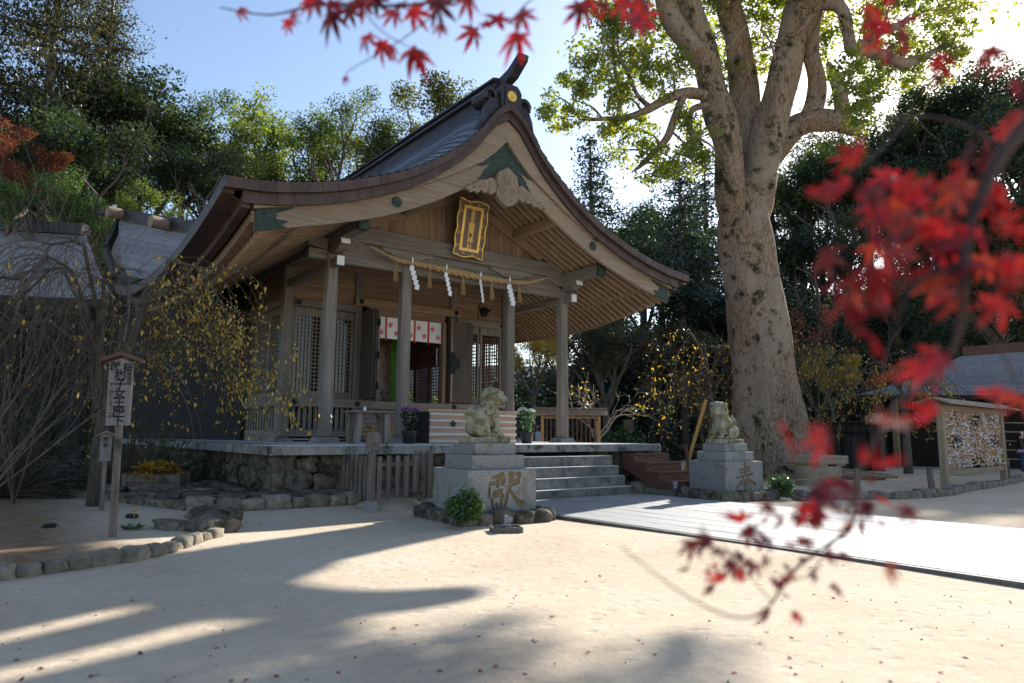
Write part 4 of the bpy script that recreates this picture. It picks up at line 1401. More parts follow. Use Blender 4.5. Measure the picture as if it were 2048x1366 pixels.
# ------------------------------------------------------------------ pedestals
# brush strokes of the two carved characters: (x, z, width) along each stroke, in fractions of the block face
GLY = {'ken': [[(.36, .82, .05), (.42, .845, .06), (.49, .885, .075)], [(.43, .8, .04), (.42, .7, .045), (.425, .6, .04)], [(.44, .77, .04), (.51, .775, .07), (.495, .7, .075), (.47, .66, .04)],
               [(.32, .68, .06), (.37, .685, .055), (.41, .69, .04)], [(.31, .58, .04), (.305, .48, .05), (.31, .38, .04)], [(.365, .475, .03), (.43, .51, .035), (.475, .53, .04)], [(.36, .42, .028), (.43, .445, .03), (.46, .455, .03)],
               [(.36, .36, .028), (.42, .385, .03), (.46, .4, .03)], [(.48, .52, .05), (.475, .44, .045), (.47, .36, .04)], [(.34, .32, .04), (.35, .22, .045), (.365, .1, .04)], [(.41, .2, .05), (.42, .1, .045)], [(.48, .2, .045), (.465, .12, .045)], [(.5, .4, .05), (.49, .3, .045), (.47, .26, .03)],
               [(.625, .87, .1), (.615, .75, .08), (.6, .6, .055), (.565, .4, .055), (.535, .17, .06)], [(.6, .54, .03), (.64, .43, .045), (.69, .29, .065), (.755, .2, .085), (.79, .19, .05)], [(.6, .62, .03), (.66, .68, .07), (.71, .72, .095)], [(.7, .9, .05), (.74, .87, .08), (.745, .82, .05)]],
       'ho': [[(.37, .74, .04), (.5, .77, .055), (.64, .82, .06)], [(.39, .64, .04), (.5, .67, .05), (.63, .7, .05)], [(.3, .5, .05), (.48, .55, .055), (.7, .6, .06)], [(.515, .92, .07), (.505, .75, .06), (.5, .58, .05)],
              [(.48, .55, .045), (.42, .38, .05), (.28, .2, .06)], [(.53, .56, .045), (.62, .4, .06), (.76, .28, .075)], [(.42, .34, .03), (.5, .36, .04), (.58, .38, .04)], [(.4, .25, .03), (.5, .27, .04), (.61, .3, .045)], [(.505, .42, .04), (.5, .25, .045), (.5, .06, .045)]]}


def glyph_block(name, ch, w, d, z0, z1, par, M):
    """granite block with the brushed character cut 2 cm deep into its front face"""
    o = obj(name, MB().box(-w / 2, w / 2, -d / 2, d / 2, z0, z1, .008).xf(M), 'granite', par)
    cu = MB()
    for st_ in GLY[ch]:
        P = [(-w / 2 + w * x, z0 + (z1 - z0) * z, r * w * .5) for x, z, r in st_]
        out = []
        for i in range(len(P) - 1):
            for s in np.linspace(0, 1, 5)[: 5 if i == len(P) - 2 else 4]:
                out.append([P[i][k] * (1 - s) + P[i + 1][k] * s for k in range(3)])
        for x, z, r in out:
            q = MB().lathe([(.01, -1), (.6, -.8), (1, 0), (.6, .8), (.01, 1)], 12)
            q.v = [(x + a * r, -d / 2 + c_ * .022, z + b_ * r) for a, b_, c_ in q.v]
            cu.add(q.v, q.f)
    me = cu.mesh('cutter')
    oc = bpy.data.objects.new('cutter', me)
    COL.objects.link(oc)
    md = oc.modifiers.new('r', 'REMESH')
    md.mode = 'VOXEL'
    md.voxel_size = .0042
    bpy.context.view_layer.update()
    me2 = bpy.data.meshes.new_from_object(oc.evaluated_get(bpy.context.evaluated_depsgraph_get()))
    me2.transform(Matrix.Translation(-Vector(WORLD[par.name])) @ M)
    me2.materials.clear()
    me2.materials.append(MATS['carving_tan'])
    oc.modifiers.clear()
    oc.data = me2
    oc.location = par.location
    md = o.modifiers.new('cut', 'BOOLEAN')
    md.object = oc
    md.operation = 'DIFFERENCE'
    md.solver = 'EXACT'
    md.material_mode = 'TRANSFER'
    bpy.context.view_layer.update()
    me3 = bpy.data.meshes.new_from_object(o.evaluated_get(bpy.context.evaluated_depsgraph_get()))
    o.modifiers.clear()
    ok = len(me3.vertices) > 200
    if ok:
        o.data = me3
    bpy.data.objects.remove(oc)
    return ok


def pedestal(cx, cy, th, W, lb, ch, zs):
    p = thing('lion_pedestal', (cx, cy, 0), lb, 'stone pedestal', 'stepped granite pedestals of the stone lions')
    M = Matrix.Translation((cx, cy, 0)) @ Matrix.Rotation(th, 4, 'Z')
    ok = glyph_block('base_block', ch, W, W * .97, zs[0], zs[1], p, M)
    for (w_, a, b_) in ((W * .765, zs[1], zs[2]), (W * .6, zs[2], zs[3])):
        obj('tier_block', MB().box(-w_ / 2, w_ / 2, -w_ / 2, w_ / 2, a, b_, .006).xf(M), 'granite', p)
    print('pedestal', ok)
    return M


PL = pedestal(-2.235, -4.06, -.1, .915, 'stepped granite pedestal carved with a large old character for offering, under the left lion', 'ken', (.1, .583, .745, .88))
PR = pedestal(2.56, -3.98, -.135, .82, 'stepped granite pedestal carved with a character for dedication, under the right lion', 'ho', (.1, .59, .735, .865))


# ------------------------------------------------------------------ stone lions
def ell(m, c, r, rx=0, n=14, k=10, rz_=0):
    prof = [(math.sin(math.pi * i / k), -math.cos(math.pi * i / k)) for i in range(k + 1)]
    prof[0] = (.01, -1)
    prof[-1] = (.01, 1)
    q = MB().lathe(prof, n)
    M = Matrix.Translation(c) @ Matrix.Rotation(rz_, 4, 'Z') @ Matrix.Rotation(rx, 4, 'Y') @ Matrix.Diagonal((*r, 1))
    q.xf(M)
    m.add(q.v, q.f)


def curl(m, c, r, nrm, a0=0., turns=1.4, rad=.0145):
    """a spiral lock lying on the surface"""
    nrm = np.array(nrm, float)
    nrm /= np.linalg.norm(nrm)
    u = np.cross(nrm, (0, 0, 1.))
    if np.linalg.norm(u) < .1:
        u = np.cross(nrm, (0, 1., 0))
    u /= np.linalg.norm(u)
    v_ = np.cross(nrm, u)
    n = 12
    pts = []
    for i in range(n):
        t = i / (n - 1)
        a_ = a0 + turns * 6.28 * t
        rr = r * (1 - .85 * t)
        pts.append(np.array(c) + rr * (math.cos(a_) * u + math.sin(a_) * v_) + nrm * .004 * t)
    m.tube(pts, [rad * (.9 + .3 * i / n) for i in range(n)], 6)


def lion(seed, open_mouth):
    """seated guardian, looking along +x with its head turned to -y; base at z 0, about .62 m tall"""
    rr = random.Random(seed)
    m = MB()
    # trunk
    ell(m, (-.1, 0, .13), (.13, .115, .12))
    ell(m, (-.03, 0, .22), (.12, .1, .15), -.5)
    ell(m, (.07, 0, .31), (.105, .1, .15), -.25)
    ell(m, (.1, 0, .22), (.075, .085, .12))
    # haunches and hind feet
    for s in (-1, 1):
        ell(m, (-.1, s * .1, .115), (.115, .055, .105), .2)
        ell(m, (-.03, s * .115, .06), (.055, .04, .06))
        m.tube([(-.1, s * .115, .05), (-.02, s * .12, .03), (.03, s * .12, .025)], [.045, .04, .035], 8)
        ell(m, (.045, s * .12, .028), (.045, .04, .028))
        # fore legs
        m.tube([(.1, s * .07, .28), (.125, s * .08, .18), (.135, s * .08, .09), (.14, s * .08, .03)], [.06, .048, .038, .04], 10)
        ell(m, (.165, s * .08, .028), (.055, .045, .03))
        for q in (-.026, 0, .026):
            ell(m, (.208, s * .08 + q, .02), (.02, .014, .018), n=8, k=6)
            ell(m, (.085, s * .12 + q, .018), (.018, .012, .016), n=8, k=6)
        curl(m, (.09, s * .125, .1), .03, (.2, s, 0), 1, rad=.009)
        curl(m, (-.1, s * .152, .13), .05, (0, s, .2), 0, 1.5, .011)
        curl(m, (-.17, s * .13, .09), .03, (-.3, s, 0), 2, 1.3, .009)
        curl(m, (-.03, s * .155, .075), .028, (.2, s, 0), 3, 1.3, .009)
    # tail: upright flame
    for (dx, dy, h, r0) in ((-.2, 0, .36, .05), (-.235, .02, .3, .036), (-.17, -.02, .31, .034), (-.2, .035, .27, .03), (-.21, -.04, .27, .03)):
        m.tube([(-.16, dy * .3, .12), (-.2, dy * .7, .2), (dx - .01, dy, .2 + (h - .2) * .6), (dx + .025, dy * .8, h + .03)], [.05, r0, r0 * .95, r0 * .2], 9)
    # neck, mane
    hd = Matrix.Translation((.12, 0, .46)) @ Matrix.Rotation(-.5, 4, 'Z')
    ell(m, (.08, 0, .4), (.11, .11, .12))
    h = MB()
    ell(h, (-.03, 0, .02), (.12, .125, .125))
    ell(h, (.04, 0, .02), (.09, .088, .095))
    ell(h, (.105, 0, -.005), (.065, .068, .045))       # muzzle
    ell(h, (.125, 0, .03), (.03, .036, .024))          # nose
    for s in (-1, 1):
        ell(h, (.148, s * .022, .024), (.014, .013, .012), n=8, k=6)
        ell(h, (.095, s * .042, .06), (.026, .02, .02), n=10, k=8)    # eyeball
        h.tube([(.12, s * .012, .075), (.1, s * .05, .09), (.05, s * .08, .088)], [.014, .017, .01], 7)   # brow
        h.tube([(.15, s * .015, -.0), (.135, s * .055, -.01), (.08, s * .075, -.015)], [.012, .013, .01], 7)  # lip
        h.tube([(-.01, s * .085, .085), (.0, s * .12, .105), (-.03, s * .145, .085)], [.035, .028, .012], 8)   # ear
        ell(h, (.02, s * .09, -.02), (.05, .028, .05))
    if open_mouth:
        ell(h, (.088, 0, -.082), (.06, .055, .022))
        ell(h, (.05, 0, -.07), (.05, .06, .035))
        for s in (-1, 1):
            h.tube([(.135, s * .03, -.03), (.135, s * .03, -.065)], [.009, .006], 6)
    else:
        ell(h, (.092, 0, -.05), (.062, .06, .03))
    ell(h, (.0, 0, .115), (.07, .06, .03))
    ell(h, (.06, 0, .1), (.035, .035, .03))
    # locks all round the head
    for i in range(46):
        th = rr.uniform(.95, 5.33)
        ph = rr.uniform(-.9, 1.1)
        n_ = (math.cos(th) * math.cos(ph), math.sin(th) * math.cos(ph), math.sin(ph))
        c = (-.03 + .122 * n_[0], .127 * n_[1], .02 + .127 * n_[2])
        curl(h, c, rr.uniform(.022, .034), n_, rr.uniform(0, 6), 1.35, .0125)
    for s in (-1, 1):
        for k in range(5):
            t = k / 4
            curl(h, (.03 - .05 * t, s * (.09 + .03 * t), -.06 - .03 * math.sin(3 * t)), .026, (.3, s, -.2), k, 1.3, .01)
    h.xf(hd)
    m.add(h.v, h.f)
    # locks down the neck, chest and back
    for i in range(40):
        t = rr.uniform(0, 1)
        th = rr.uniform(.7, 5.6)
        c0 = np.array([.1 - .1 * (1 - t), 0, .28 + .16 * t])
        r_ = (.105 + .012 * t)
        n_ = (math.cos(th), math.sin(th), .1)
        curl(m, (c0[0] + r_ * n_[0], r_ * n_[1], c0[2]), rr.uniform(.022, .034), n_, rr.uniform(0, 6), 1.35, .0125)
    for k in range(8):
        m.tube([(-.02 - .012 * k, (-1) ** k * .03, .36 - .025 * k), (-.06 - .012 * k, (-1) ** k * .045, .33 - .025 * k), (-.07 - .014 * k, (-1) ** k * .03, .29 - .02 * k)], [.018, .016, .005], 6)
    return m


def make_lion(m, par_M, z, lb, mirror, sc, yaw=0., hz=.07):
    t = thing('stone_lion', tuple(par_M @ Vector((0, 0, z))), lb, 'stone lion', 'pair of stone guardian lions')
    L = par_M @ Matrix.Translation((0, 0, z))
    obj('plinth', MB().box(-.28 * sc / 1.05, .28 * sc / 1.05, -.17, .17, 0, hz, .008).xf(L), 'lion_stone', t)
    me = m.mesh('body')
    o = bpy.data.objects.new('body', me)
    COL.objects.link(o)
    md = o.modifiers.new('r', 'REMESH')
    md.mode = 'VOXEL'
    md.voxel_size = .0046
    sm = o.modifiers.new('s', 'SMOOTH')
    sm.factor = .5
    sm.iterations = 1
    sm.factor = .3
    bpy.context.view_layer.update()
    me2 = bpy.data.meshes.new_from_object(o.evaluated_get(bpy.context.evaluated_depsgraph_get()))
    bpy.data.objects.remove(o)
    M = L @ Matrix.Translation((0, 0, hz - .004)) @ Matrix.Rotation(yaw, 4, 'Z') @ Matrix.Diagonal((-sc if mirror else sc, sc, sc, 1))
    off = Matrix.Translation(-Vector(WORLD[t.name]))
    me2.transform(off @ M)
    if mirror:
        me2.flip_normals()
    me2.materials.append(MATS['lion_stone'])
    me2.polygons.foreach_set('use_smooth', [True] * len(me2.polygons))
    b_ = bpy.data.objects.new('body', me2)
    COL.objects.link(b_)
    b_.parent = t
    return t


make_lion(lion(3, True), PL, .88, 'weathered stone guardian lion on the left pedestal, facing right, tail up', False, 1.0)
make_lion(lion(9, False), PR, .865, 'weathered stone guardian lion on the right pedestal in front of the big trunk', True, 1.0)


# ------------------------------------------------------------------ kerbs of stones
def kerb(name, pts, lb, w=(.22, .36), h=.13, d=.2, seed=0, z0=None, mat='kerb_stone'):
    P = [np.array(p, float) for p in pts]
    seg = [np.linalg.norm(P[i + 1] - P[i]) for i in range(len(P) - 1)]
    tot = sum(seg)
    t = 0
    rr = random.Random(seed)
    k = thing(name, (*P[0], 0), lb, 'stone kerb')
    while t < tot - .05:
        ww = min(rr.uniform(*w), tot - t + .02)
        c = t + ww / 2
        acc = 0
        for i, s_ in enumerate(seg):
            if c <= acc + s_ or i == len(seg) - 1:
                f = (c - acc) / s_
                p = P[i] * (1 - f) + P[i + 1] * f
                dr = (P[i + 1] - P[i]) / s_
                break
            acc += s_
        hh = h * rr.uniform(.85, 1.25)
        zg = gz(p[0], p[1]) * .5 if z0 is None else z0
        obj('kerb_stone', stone(MB(), (p[0], p[1], zg + hh * .28), (ww * 1.04, d * rr.uniform(.85, 1.15), hh * 1.45), rr.random(), 4, .5, .1, math.atan2(dr[1], dr[0]) + rr.uniform(-.08, .08)), mat, k, smooth=True)
        t += ww
    return k


kerb('garden_kerb', [(-7.7, -5.5), (-6.94, -5.13), (-6.4, -4.97), (-6.1, -4.88), (-5.81, -4.68), (-5.49, -4.3), (-5.26, -4.08)], 'curved kerb of rounded stones round the planting bed on the left', (.13, .25), .09, .14, 1)
kb = thing('garden_boulders', (-5.1, -3.4, 0), 'large dark flat boulders closing the stone kerb behind the wooden sign post', 'boulders')
for (x, y, w_, d_, h_, a) in ((-5.22, -3.72, .36, .42, .17, .3), (-5.08, -3.3, .34, .42, .2, .8), (-5.4, -3.4, .5, .36, .12, .1), (-5.02, -2.85, .36, .4, .18, .4)):
    obj('boulder', stone(MB(), (x, y, h_ * .3), (w_, d_, h_ * 1.4), x * 7, 5, .45, .14, a), 'rubble', kb, smooth=True)
# raised stone-laid apron along the hall
ap = thing('stone_apron', (-4, -2, 0), 'dim crazy-paved stone apron at the foot of the rubble wall', 'stone paving')
tag(ap, kind='structure')
del ap['category']
obj('fill', MB().prism([(-5.2, -2.42), (-1.75, -2.42), (-1.75, -1.7), (-4.0, -1.7), (-4.0, 8), (-7.5, 8), (-6.4, 1.2), (-5.6, -1.2)], 'z', -.1, .2), 'rubble', ap)
rr = random.Random(4)
for i in range(15):
    for j in range(36):
        x = -6.6 + .33 * i + rr.uniform(-.07, .07)
        y = -2.36 + .29 * j + rr.uniform(-.06, .06)
        if x > -4.15 and y > -1.9 or x < -5.2 - (y + 2.4) * .25 or x > -1.75:
            continue
        obj('paving_stone', stone(MB(), (x, y, .2 + .012 * max(0, y + 2)), (rr.uniform(.28, .38), rr.uniform(.24, .34), .09 + rr.uniform(0, .03)), rr.random(), 3, .35, .16, rr.uniform(0, 3)), 'rubble', ap, smooth=True)
kerb('hall_kerb', [(-5.15, -2.35), (-4.95, -2.5), (-4.5, -2.56), (-3.9, -2.57), (-3.4, -2.57), (-2.4, -2.52), (-1.8, -2.5)], 'row of rounded kerb stones below the rubble wall, partly sunlit', (.17, .32), .11, .2, 2, .12)
kerb('tree_kerb', [(3.95, -3.5), (3.72, -4.1), (3.75, -4.75), (4.1, -5.25), (4.8, -5.6), (5.6, -5.75), (6.4, -5.74), (7.2, -5.6), (8.3, -5.45), (9.5, -5.35), (10.9, -5.2), (12.4, -4.9)], 'long curving kerb of small stones round the bed of the great camphor tree', (.24, .4), .11, .2, 3, 0)


def ring(cx, cy, th, a, lb, seed):
    c, s = math.cos(th), math.sin(th)
    pts = [(-a, a), (-a, -a), (a, -a), (a, a), (-a, a)]
    k = kerb('pedestal_footing', [(cx + x * c - y * s, cy + x * s + y * c) for x, y in pts], lb, (.17, .28), .125, .2, seed, .01, 'rubble')
    obj('fill', MB().box(-a, a, -a, a, -.05, .1).xf(Matrix.Translation((cx, cy, 0)) @ Matrix.Rotation(th, 4, 'Z')), 'rubble', k)
    return k


ring(-2.235, -4.06, -.1, .56, 'mossy rough stones packed round the foot of the left pedestal', 5)
ring(2.56, -3.98, -.135, .5, 'rough stones packed round the foot of the right pedestal', 6)
kerb('step_kerb', [(1.75, -2.62), (2.0, -2.66)], 'few sunlit flat stones between the stone and wooden steps', (.3, .36), .2, .24, 9, 0)


# ------------------------------------------------------------------ garden lamps in trays
def lamp(x, y, th, lb, tray, z=0., r=.04):
    t = thing('garden_spotlight', (x, y, z), lb, 'spotlight', 'small ground spotlights by the pedestals')
    M = Matrix.Translation((x, y, z)) @ Matrix.Rotation(th, 4, 'Z')
    if tray:
        a, b_, h = .155, .11, .055
        for q in ((-a, a, -b_, -b_ + .012), (-a, a, b_ - .012, b_), (-a, -a + .012, -b_ + .012, b_ - .012), (a - .012, a, -b_ + .012, b_ - .012)):
            obj('tray_side', MB().box(*q, 0, h).xf(M), 'dark_edge', t)
        obj('tray_floor', MB().box(-a + .012, a - .012, -b_ + .012, b_ - .012, 0, .02).xf(M), 'dark_edge', t)
        gv = MB()
        for q in range(40):
            stone(gv, (random.uniform(-.13, .13), random.uniform(-.085, .085), .028), (.03, .026, .02), q, 2)
        tag(obj('gravel', gv.xf(M), 'rubble', t, smooth=True), kind='stuff')
    obj('bracket', MB().tube([(0, 0, .01), (0, 0, .06)], .012, 8).box(-.05, .05, -.012, .012, .055, .065).xf(M), 'plastic_grey', t)
    hd = MB().lathe([(.03, 0), (.036, .005), (.036, .03), (.03, .032), (.03, .045), (.04, .05), (.046, .1), (.044, .105), (.036, .098)], 18)
    hd.xf(M @ Matrix.Translation((-.01, 0, .055)) @ Matrix.Rotation(.35, 4, 'Y'))
    obj('lamp_head', hd, 'plastic_grey', t, auto=40)
    obj('cable', MB().tube([(.0, 0, .05), (-.05, -.02, .05), (-.07, -.03, .02), (-.1, -.02, .02)], .006, 6).xf(M), 'plastic_black', t, smooth=True)


lamp(-2.75, -5.2, -.45, 'grey spotlight in a dark square tray on the sand before the left pedestal', True)
lamp(3.3, -4.88, -.3, 'grey spotlight in a low tray right of the right pedestal', True)
lamp(1.75, -3.62, .5, 'small grey spotlight standing behind the left corner of the right pedestal', False, .1)
for (x, y, lb) in ((-5.75, -2.65, 'low black round ground lamp on the sand beside the sign post'), (-6.5, -2.9, 'low black round ground lamp on the sand at the left edge')):
    tag(obj('ground_lamp', MB().lathe([(.06, 0), (.062, .025), (.05, .035), (0, .036)], 16, (x, y, gz(x, y))), 'plastic_black', auto=40), lb, 'lamp')

# ------------------------------------------------------------------ little fence round a sapling
fe = thing('sapling_fence', (-2.75, -2.4, 0), 'small square weathered picket fence on stone feet, left of the left pedestal', 'fence')
FC = [(-3.18, -2.98), (-2.36, -2.98), (-2.36, -2.12), (-3.18, -2.12)]
for x, y in FC:
    zb = .13 if y > -2.5 else 0.
    ft = MB().add([(x - .085, y - .085, -.02), (x + .085, y - .085, -.02), (x + .085, y + .085, -.02), (x - .085, y + .085, -.02), (x - .055, y - .055, .16), (x + .055, y - .055, .16), (x + .055, y + .055, .16), (x - .055, y + .055, .16)], [(3, 2, 1, 0), (4, 5, 6, 7), (0, 1, 5, 4), (1, 2, 6, 5), (2, 3, 7, 6), (3, 0, 4, 7)])
    ft.v = [(q[0], q[1], q[2] + zb * (1 if q[2] < 0 else .7)) for q in ft.v]
    obj('stone_foot', ft, 'granite', fe)
    obj('post', MB().box(x - .042, x + .042, y - .042, y + .042, .155, .76, .008), 'wood_post', fe)
for i in range(4):
    a, b_ = np.array(FC[i]), np.array(FC[(i + 1) % 4])
    d = (b_ - a) / np.linalg.norm(b_ - a)
    for z in (.27, .6):
        obj('rail', MB().beam((*(a + d * .045), z), (*(b_ - d * .045), z), .03, .05), 'wood_post', fe)
    n_ = np.array([d[1], -d[0]])
    for k in range(6):
        p = a + (b_ - a) * (k + .75) / 6.5
        for s in (1,):
            q = p + n_ * .034 * s
            zt = .71 + random.uniform(-.012, .012)
            obj('picket', MB().box(q[0] - .03, q[0] + .03, q[1] - .014, q[1] + .014, .17 + random.uniform(-.01, .01), zt, .004, rot=rotz(math.atan2(d[1], d[0]))), 'wood_post', fe)
mound = stone(MB(), (-2.77, -2.45, .03), (.95, .9, .24), 3, 6, .9, .06)
tag(obj('earth_mound', mound, 'sand', smooth=True), kind='structure')
sbd = thing('wooden_tag', (-3.19, -3.02, .76), 'blank weathered board with a rounded top, fixed above the corner post of the small fence', 'board')
obj('stalk', MB().tube([(-3.2, -3.04, .76), (-3.2, -3.04, .81)], .006, 6), 'iron_black', sbd)
obj('board', MB().prism([(-.088, 0), (.088, 0), (.088, .16), (.055, .195), (0, .205), (-.055, .195), (-.088, .16)], 'y', -.014, .014).xf(Matrix.Translation((-3.2, -3.05, .8)) @ Matrix.Rotation(-.35, 4, 'Z')), 'wood_post', sbd)

# ------------------------------------------------------------------ wooden sign posts on the left
sp = thing('sign_post', (-6.09, -3.84, gz(-6.09, -3.84)), 'tall wooden sign post with a red-brown gabled top and black brush lettering', 'sign post')
Ms = Matrix.Translation((-6.095, -3.84, 0)) @ Matrix.Rotation(-.35, 4, 'Z') @ Matrix.Rotation(-.018, 4, 'Y')
obj('post', MB().box(-.03, .03, -.022, .022, -.05, 1.56, .004).xf(Ms), 'wood_post', sp)
obj('board', MB().prism([(-.098, 1.04), (.098, 1.04), (.098, 1.61), (0, 1.65), (-.098, 1.61)], 'y', -.045, -.023).xf(Ms), 'wood_sign', sp)
for s in (-1, 1):
    obj('roof_board', MB().prism([(s * 0, 1.672), (s * 0, 1.71), (s * .17, 1.645), (s * .17, 1.61)], 'y', -.08, .04).xf(Ms), 'wood_red', sp)


def column_text(par, M, s, x, z, size, pitch, y, bold=.02):
    for ch in s:
        if ch != ' ':
            lettering(par, [(ch, size, M @ Matrix.Translation((x, y, z)) @ Matrix.Rotation(R(90), 4, 'X'))], 'ink', .0016, size * bold)
        z -= pitch


column_text(sp, Ms, '彬子女王殿下', 0, 1.495, .1, .083, -.0462, .03)
column_text(sp, Ms, '桜', .055, 1.565, .085, .08, -.0462, .03)
column_text(sp, Ms, '献', -.045, 1.575, .085, .08, -.0462, .03)
column_text(sp, Ms, '彬姫桜', .072, 1.505, .042, .04, -.0462)
column_text(sp, Ms, '平二四年十月二一日', -.07, 1.41, .034, .036, -.0462)
s2 = thing('small_sign_post', (-5.98, -2.0, gz(-6, -2)), 'small wooden sign post with a pale gabled top, half hidden behind the tall one', 'sign post')
Ms2 = Matrix.Translation((-5.95, -2.0, 0)) @ Matrix.Rotation(-.35, 4, 'Z')
obj('post', MB().box(-.02, .02, -.015, .015, -.05, .94).xf(Ms2), 'wood_post', s2)
obj('board', MB().prism([(-.058, .66), (.058, .66), (.058, .95), (0, .97), (-.058, .95)], 'y', -.03, -.016).xf(Ms2), 'wood_sign', s2)
for s in (-1, 1):
    obj('roof_board', MB().prism([(0, .975), (0, .993), (s * .1, .945), (s * .1, .928)], 'y', -.06, .03).xf(Ms2), 'wood_pale_x', s2)
column_text(s2, Ms2, '献桜', 0, .9, .06, .065, -.0312)

# ------------------------------------------------------------------ planter
pn_ = thing('planter_box', (-5.06, -.3, .1), 'dark plank planter box filled with yellow-brown ferns, left of the hall', 'planter')
Mpl = Matrix.Translation((-5.07, -.25, .08)) @ Matrix.Rotation(-.5, 4, 'Z')
for k in range(3):
    z0 = .02 + .105 * k
    e = .012 * k
    for (a, b_, c_, d_) in ((-.33 - e, .33 + e, -.2 - e, -.18 - e), (-.33 - e, .33 + e, .18 + e, .2 + e), (-.33 - e, -.31 - e, -.18 - e, .18 + e), (.31 + e, .33 + e, -.18 - e, .18 + e)):
        obj('plank', MB().box(a, b_, c_, d_, z0, z0 + .102, .003).xf(Mpl), 'wood_post', pn_)
for x in (-.34, .34):
    for y in (-.21, .21):
        obj('corner_post', MB().box(x - .03, x + .03, y - .025, y + .025, 0, .35).xf(Mpl), 'wood_post', pn_)
obj('soil', MB().box(-.32, .32, -.19, .19, .25, .28).xf(Mpl), 'moss', pn_)

# ------------------------------------------------------------------ stone basin block, posts and ropes round the tree
stb = thing('stone_altar', (6.85, -3.1, 0), 'old square stone slab on a round stone drum beside the great trunk', 'stone block')
obj('drum', MB().lathe([(.44, 0), (.45, .02), (.45, .36), (.44, .385)], 36, (6.85, -3.1, .0)), 'altar_stone', stb, auto=40)
Mst = Matrix.Translation((6.85, -3.1, 0)) @ Matrix.Rotation(-.15, 4, 'Z')
obj('slab', MB().box(-.45, .43, -.42, .42, .43, .6, .02).box(-.4, -.16, -.38, .38, .385, .429, .01).box(.1, .38, -.38, .38, .385, .429, .01).xf(Mst), 'altar_stone', stb)


def ropepost(x, y, h, lb, lean=0., r=.05):
    p = thing('rope_post', (x, y, 0), lb, 'post', 'low round posts carrying the rope round the camphor tree')
    obj('shaft', MB().tube([(x, y, -.05), (x + lean, y, h - .01), (x + lean, y, h)], [r, r, r * .9], 12), 'wood_post', p, auto=40)


ropepost(5.6, -4.55, .42, 'short round post right of the stone slab block')
ropepost(7.05, -5.2, .44, 'short leaning round post just left of the paper-tied rack', -.05, .055)
ropepost(12.9, -4.5, .5, 'short round post at the far right end of the paper-tied rack')
for (a, b_, sg_z, lb) in (((5.6, -4.55, .36), (7.0, -5.2, .38), .1, 'thin pale rope sagging between the two short posts left of the rack'), ((7.0, -5.2, .38), (12.9, -4.5, .42), .2, 'thin pale rope sagging behind the foot of the rack'), ((5.6, -4.55, .36), (4.0, -3.6, .2), .05, 'thin pale rope running left from the post beside the stone slab block')):
    pts = [np.array(a) * (1 - t) + np.array(b_) * t - np.array([0, 0, sg_z * 4 * t * (1 - t)]) for t in np.linspace(0, 1, 14)]
    tag(obj('guard_rope', MB().tube(pts, .009, 6), 'straw', smooth=True), lb, 'rope', 'ropes round the camphor tree')

# ------------------------------------------------------------------ rack of tied paper fortunes
rk = thing('fortune_rack', (9.9, -4.95, 0), 'wooden rack on the right thickly tied with white and orange paper fortunes', 'fortune rack')
A, B = np.array([7.76, -5.15]), np.array([11.75, -4.8])
dv = (B - A) / np.linalg.norm(B - A)
nv = np.array([-dv[1], dv[0]])
for p in (A, B):
    obj('post', MB().box(p[0] - .075, p[0] + .075, p[1] - .06, p[1] + .06, -.02, 1.6, .008, rot=rotz(math.atan2(dv[1], dv[0]))), 'wood_pale_z', rk)
obj('top_beam', MB().beam((*(A - dv * .3), 1.56), (*(B + dv * .45), 1.56), .1, .13, .008), 'wood_pale_x', rk)
obj('bottom_rail', MB().beam((*(A + dv * .08), .3), (*(B - dv * .08), .3), .07, .1, .006), 'wood_pale_x', rk)
for s in (-1, 1):
    a, b_ = A - dv * .42, B + dv * .6
    q = [(*(a + nv * s * .005), 1.75), (*(b_ + nv * s * .005), 1.75), (*(b_ + nv * s * .3), 1.64), (*(a + nv * s * .3), 1.64)]
    obj('roof_board', MB().add(q + [(x, y, z - .03) for x, y, z in q], [(0, 1, 2, 3), (7, 6, 5, 4), (0, 4, 5, 1), (1, 5, 6, 2), (2, 6, 7, 3), (3, 7, 4, 0)]), 'wood_pale_x', rk)
wr = MB()
for k in range(14):
    z = .42 + 1.05 * k / 13
    wr.tube([(*(A + dv * .1), z), (*(B - dv * .1), z)], .004, 4)
tag(obj('string', wr, 'straw', rk), kind='stuff')
for nm, mt, cnt in (('white_papers', 'paper', 2300), ('orange_papers', None, 1500)):
    t = RNG.uniform(.03, .97, cnt)
    z = .42 + 1.05 * RNG.integers(0, 14, cnt) / 13 + RNG.normal(0, .02, cnt)
    keep = ~((RNG.uniform(0, 1, cnt) < .85) & (np.sin(t * 9) * np.cos(z * 7) > .55))
    t, z = t[keep], z[keep]
    P = A[None, :] + (B - A)[None, :] * t[:, None]
    C_ = np.column_stack([P, z]) + np.column_stack([nv[0] * RNG.normal(0, .03, len(t)), nv[1] * RNG.normal(0, .03, len(t)), np.zeros(len(t))])
    d_ = rdirs(len(t))
    d_ = d_ * np.array([1, .5, 1])
    d_ += np.array([dv[0], dv[1], 0]) * RNG.normal(0, .7, (len(t), 1))
    d_ /= np.linalg.norm(d_, axis=1)[:, None]
    e_ = np.cross(d_, rdirs(len(t)) * .3 + np.array([nv[0], nv[1], 0]))
    e_ /= np.linalg.norm(e_, axis=1)[:, None]
    me = quads_mesh(nm, C_ - WORLDV(rk), d_ * RNG.uniform(.05, .09, (len(t), 1)), e_ * .014, 'fortune_paper' if mt else 'fortune_orange')
    tag(obj(nm, me, None, rk), kind='stuff')


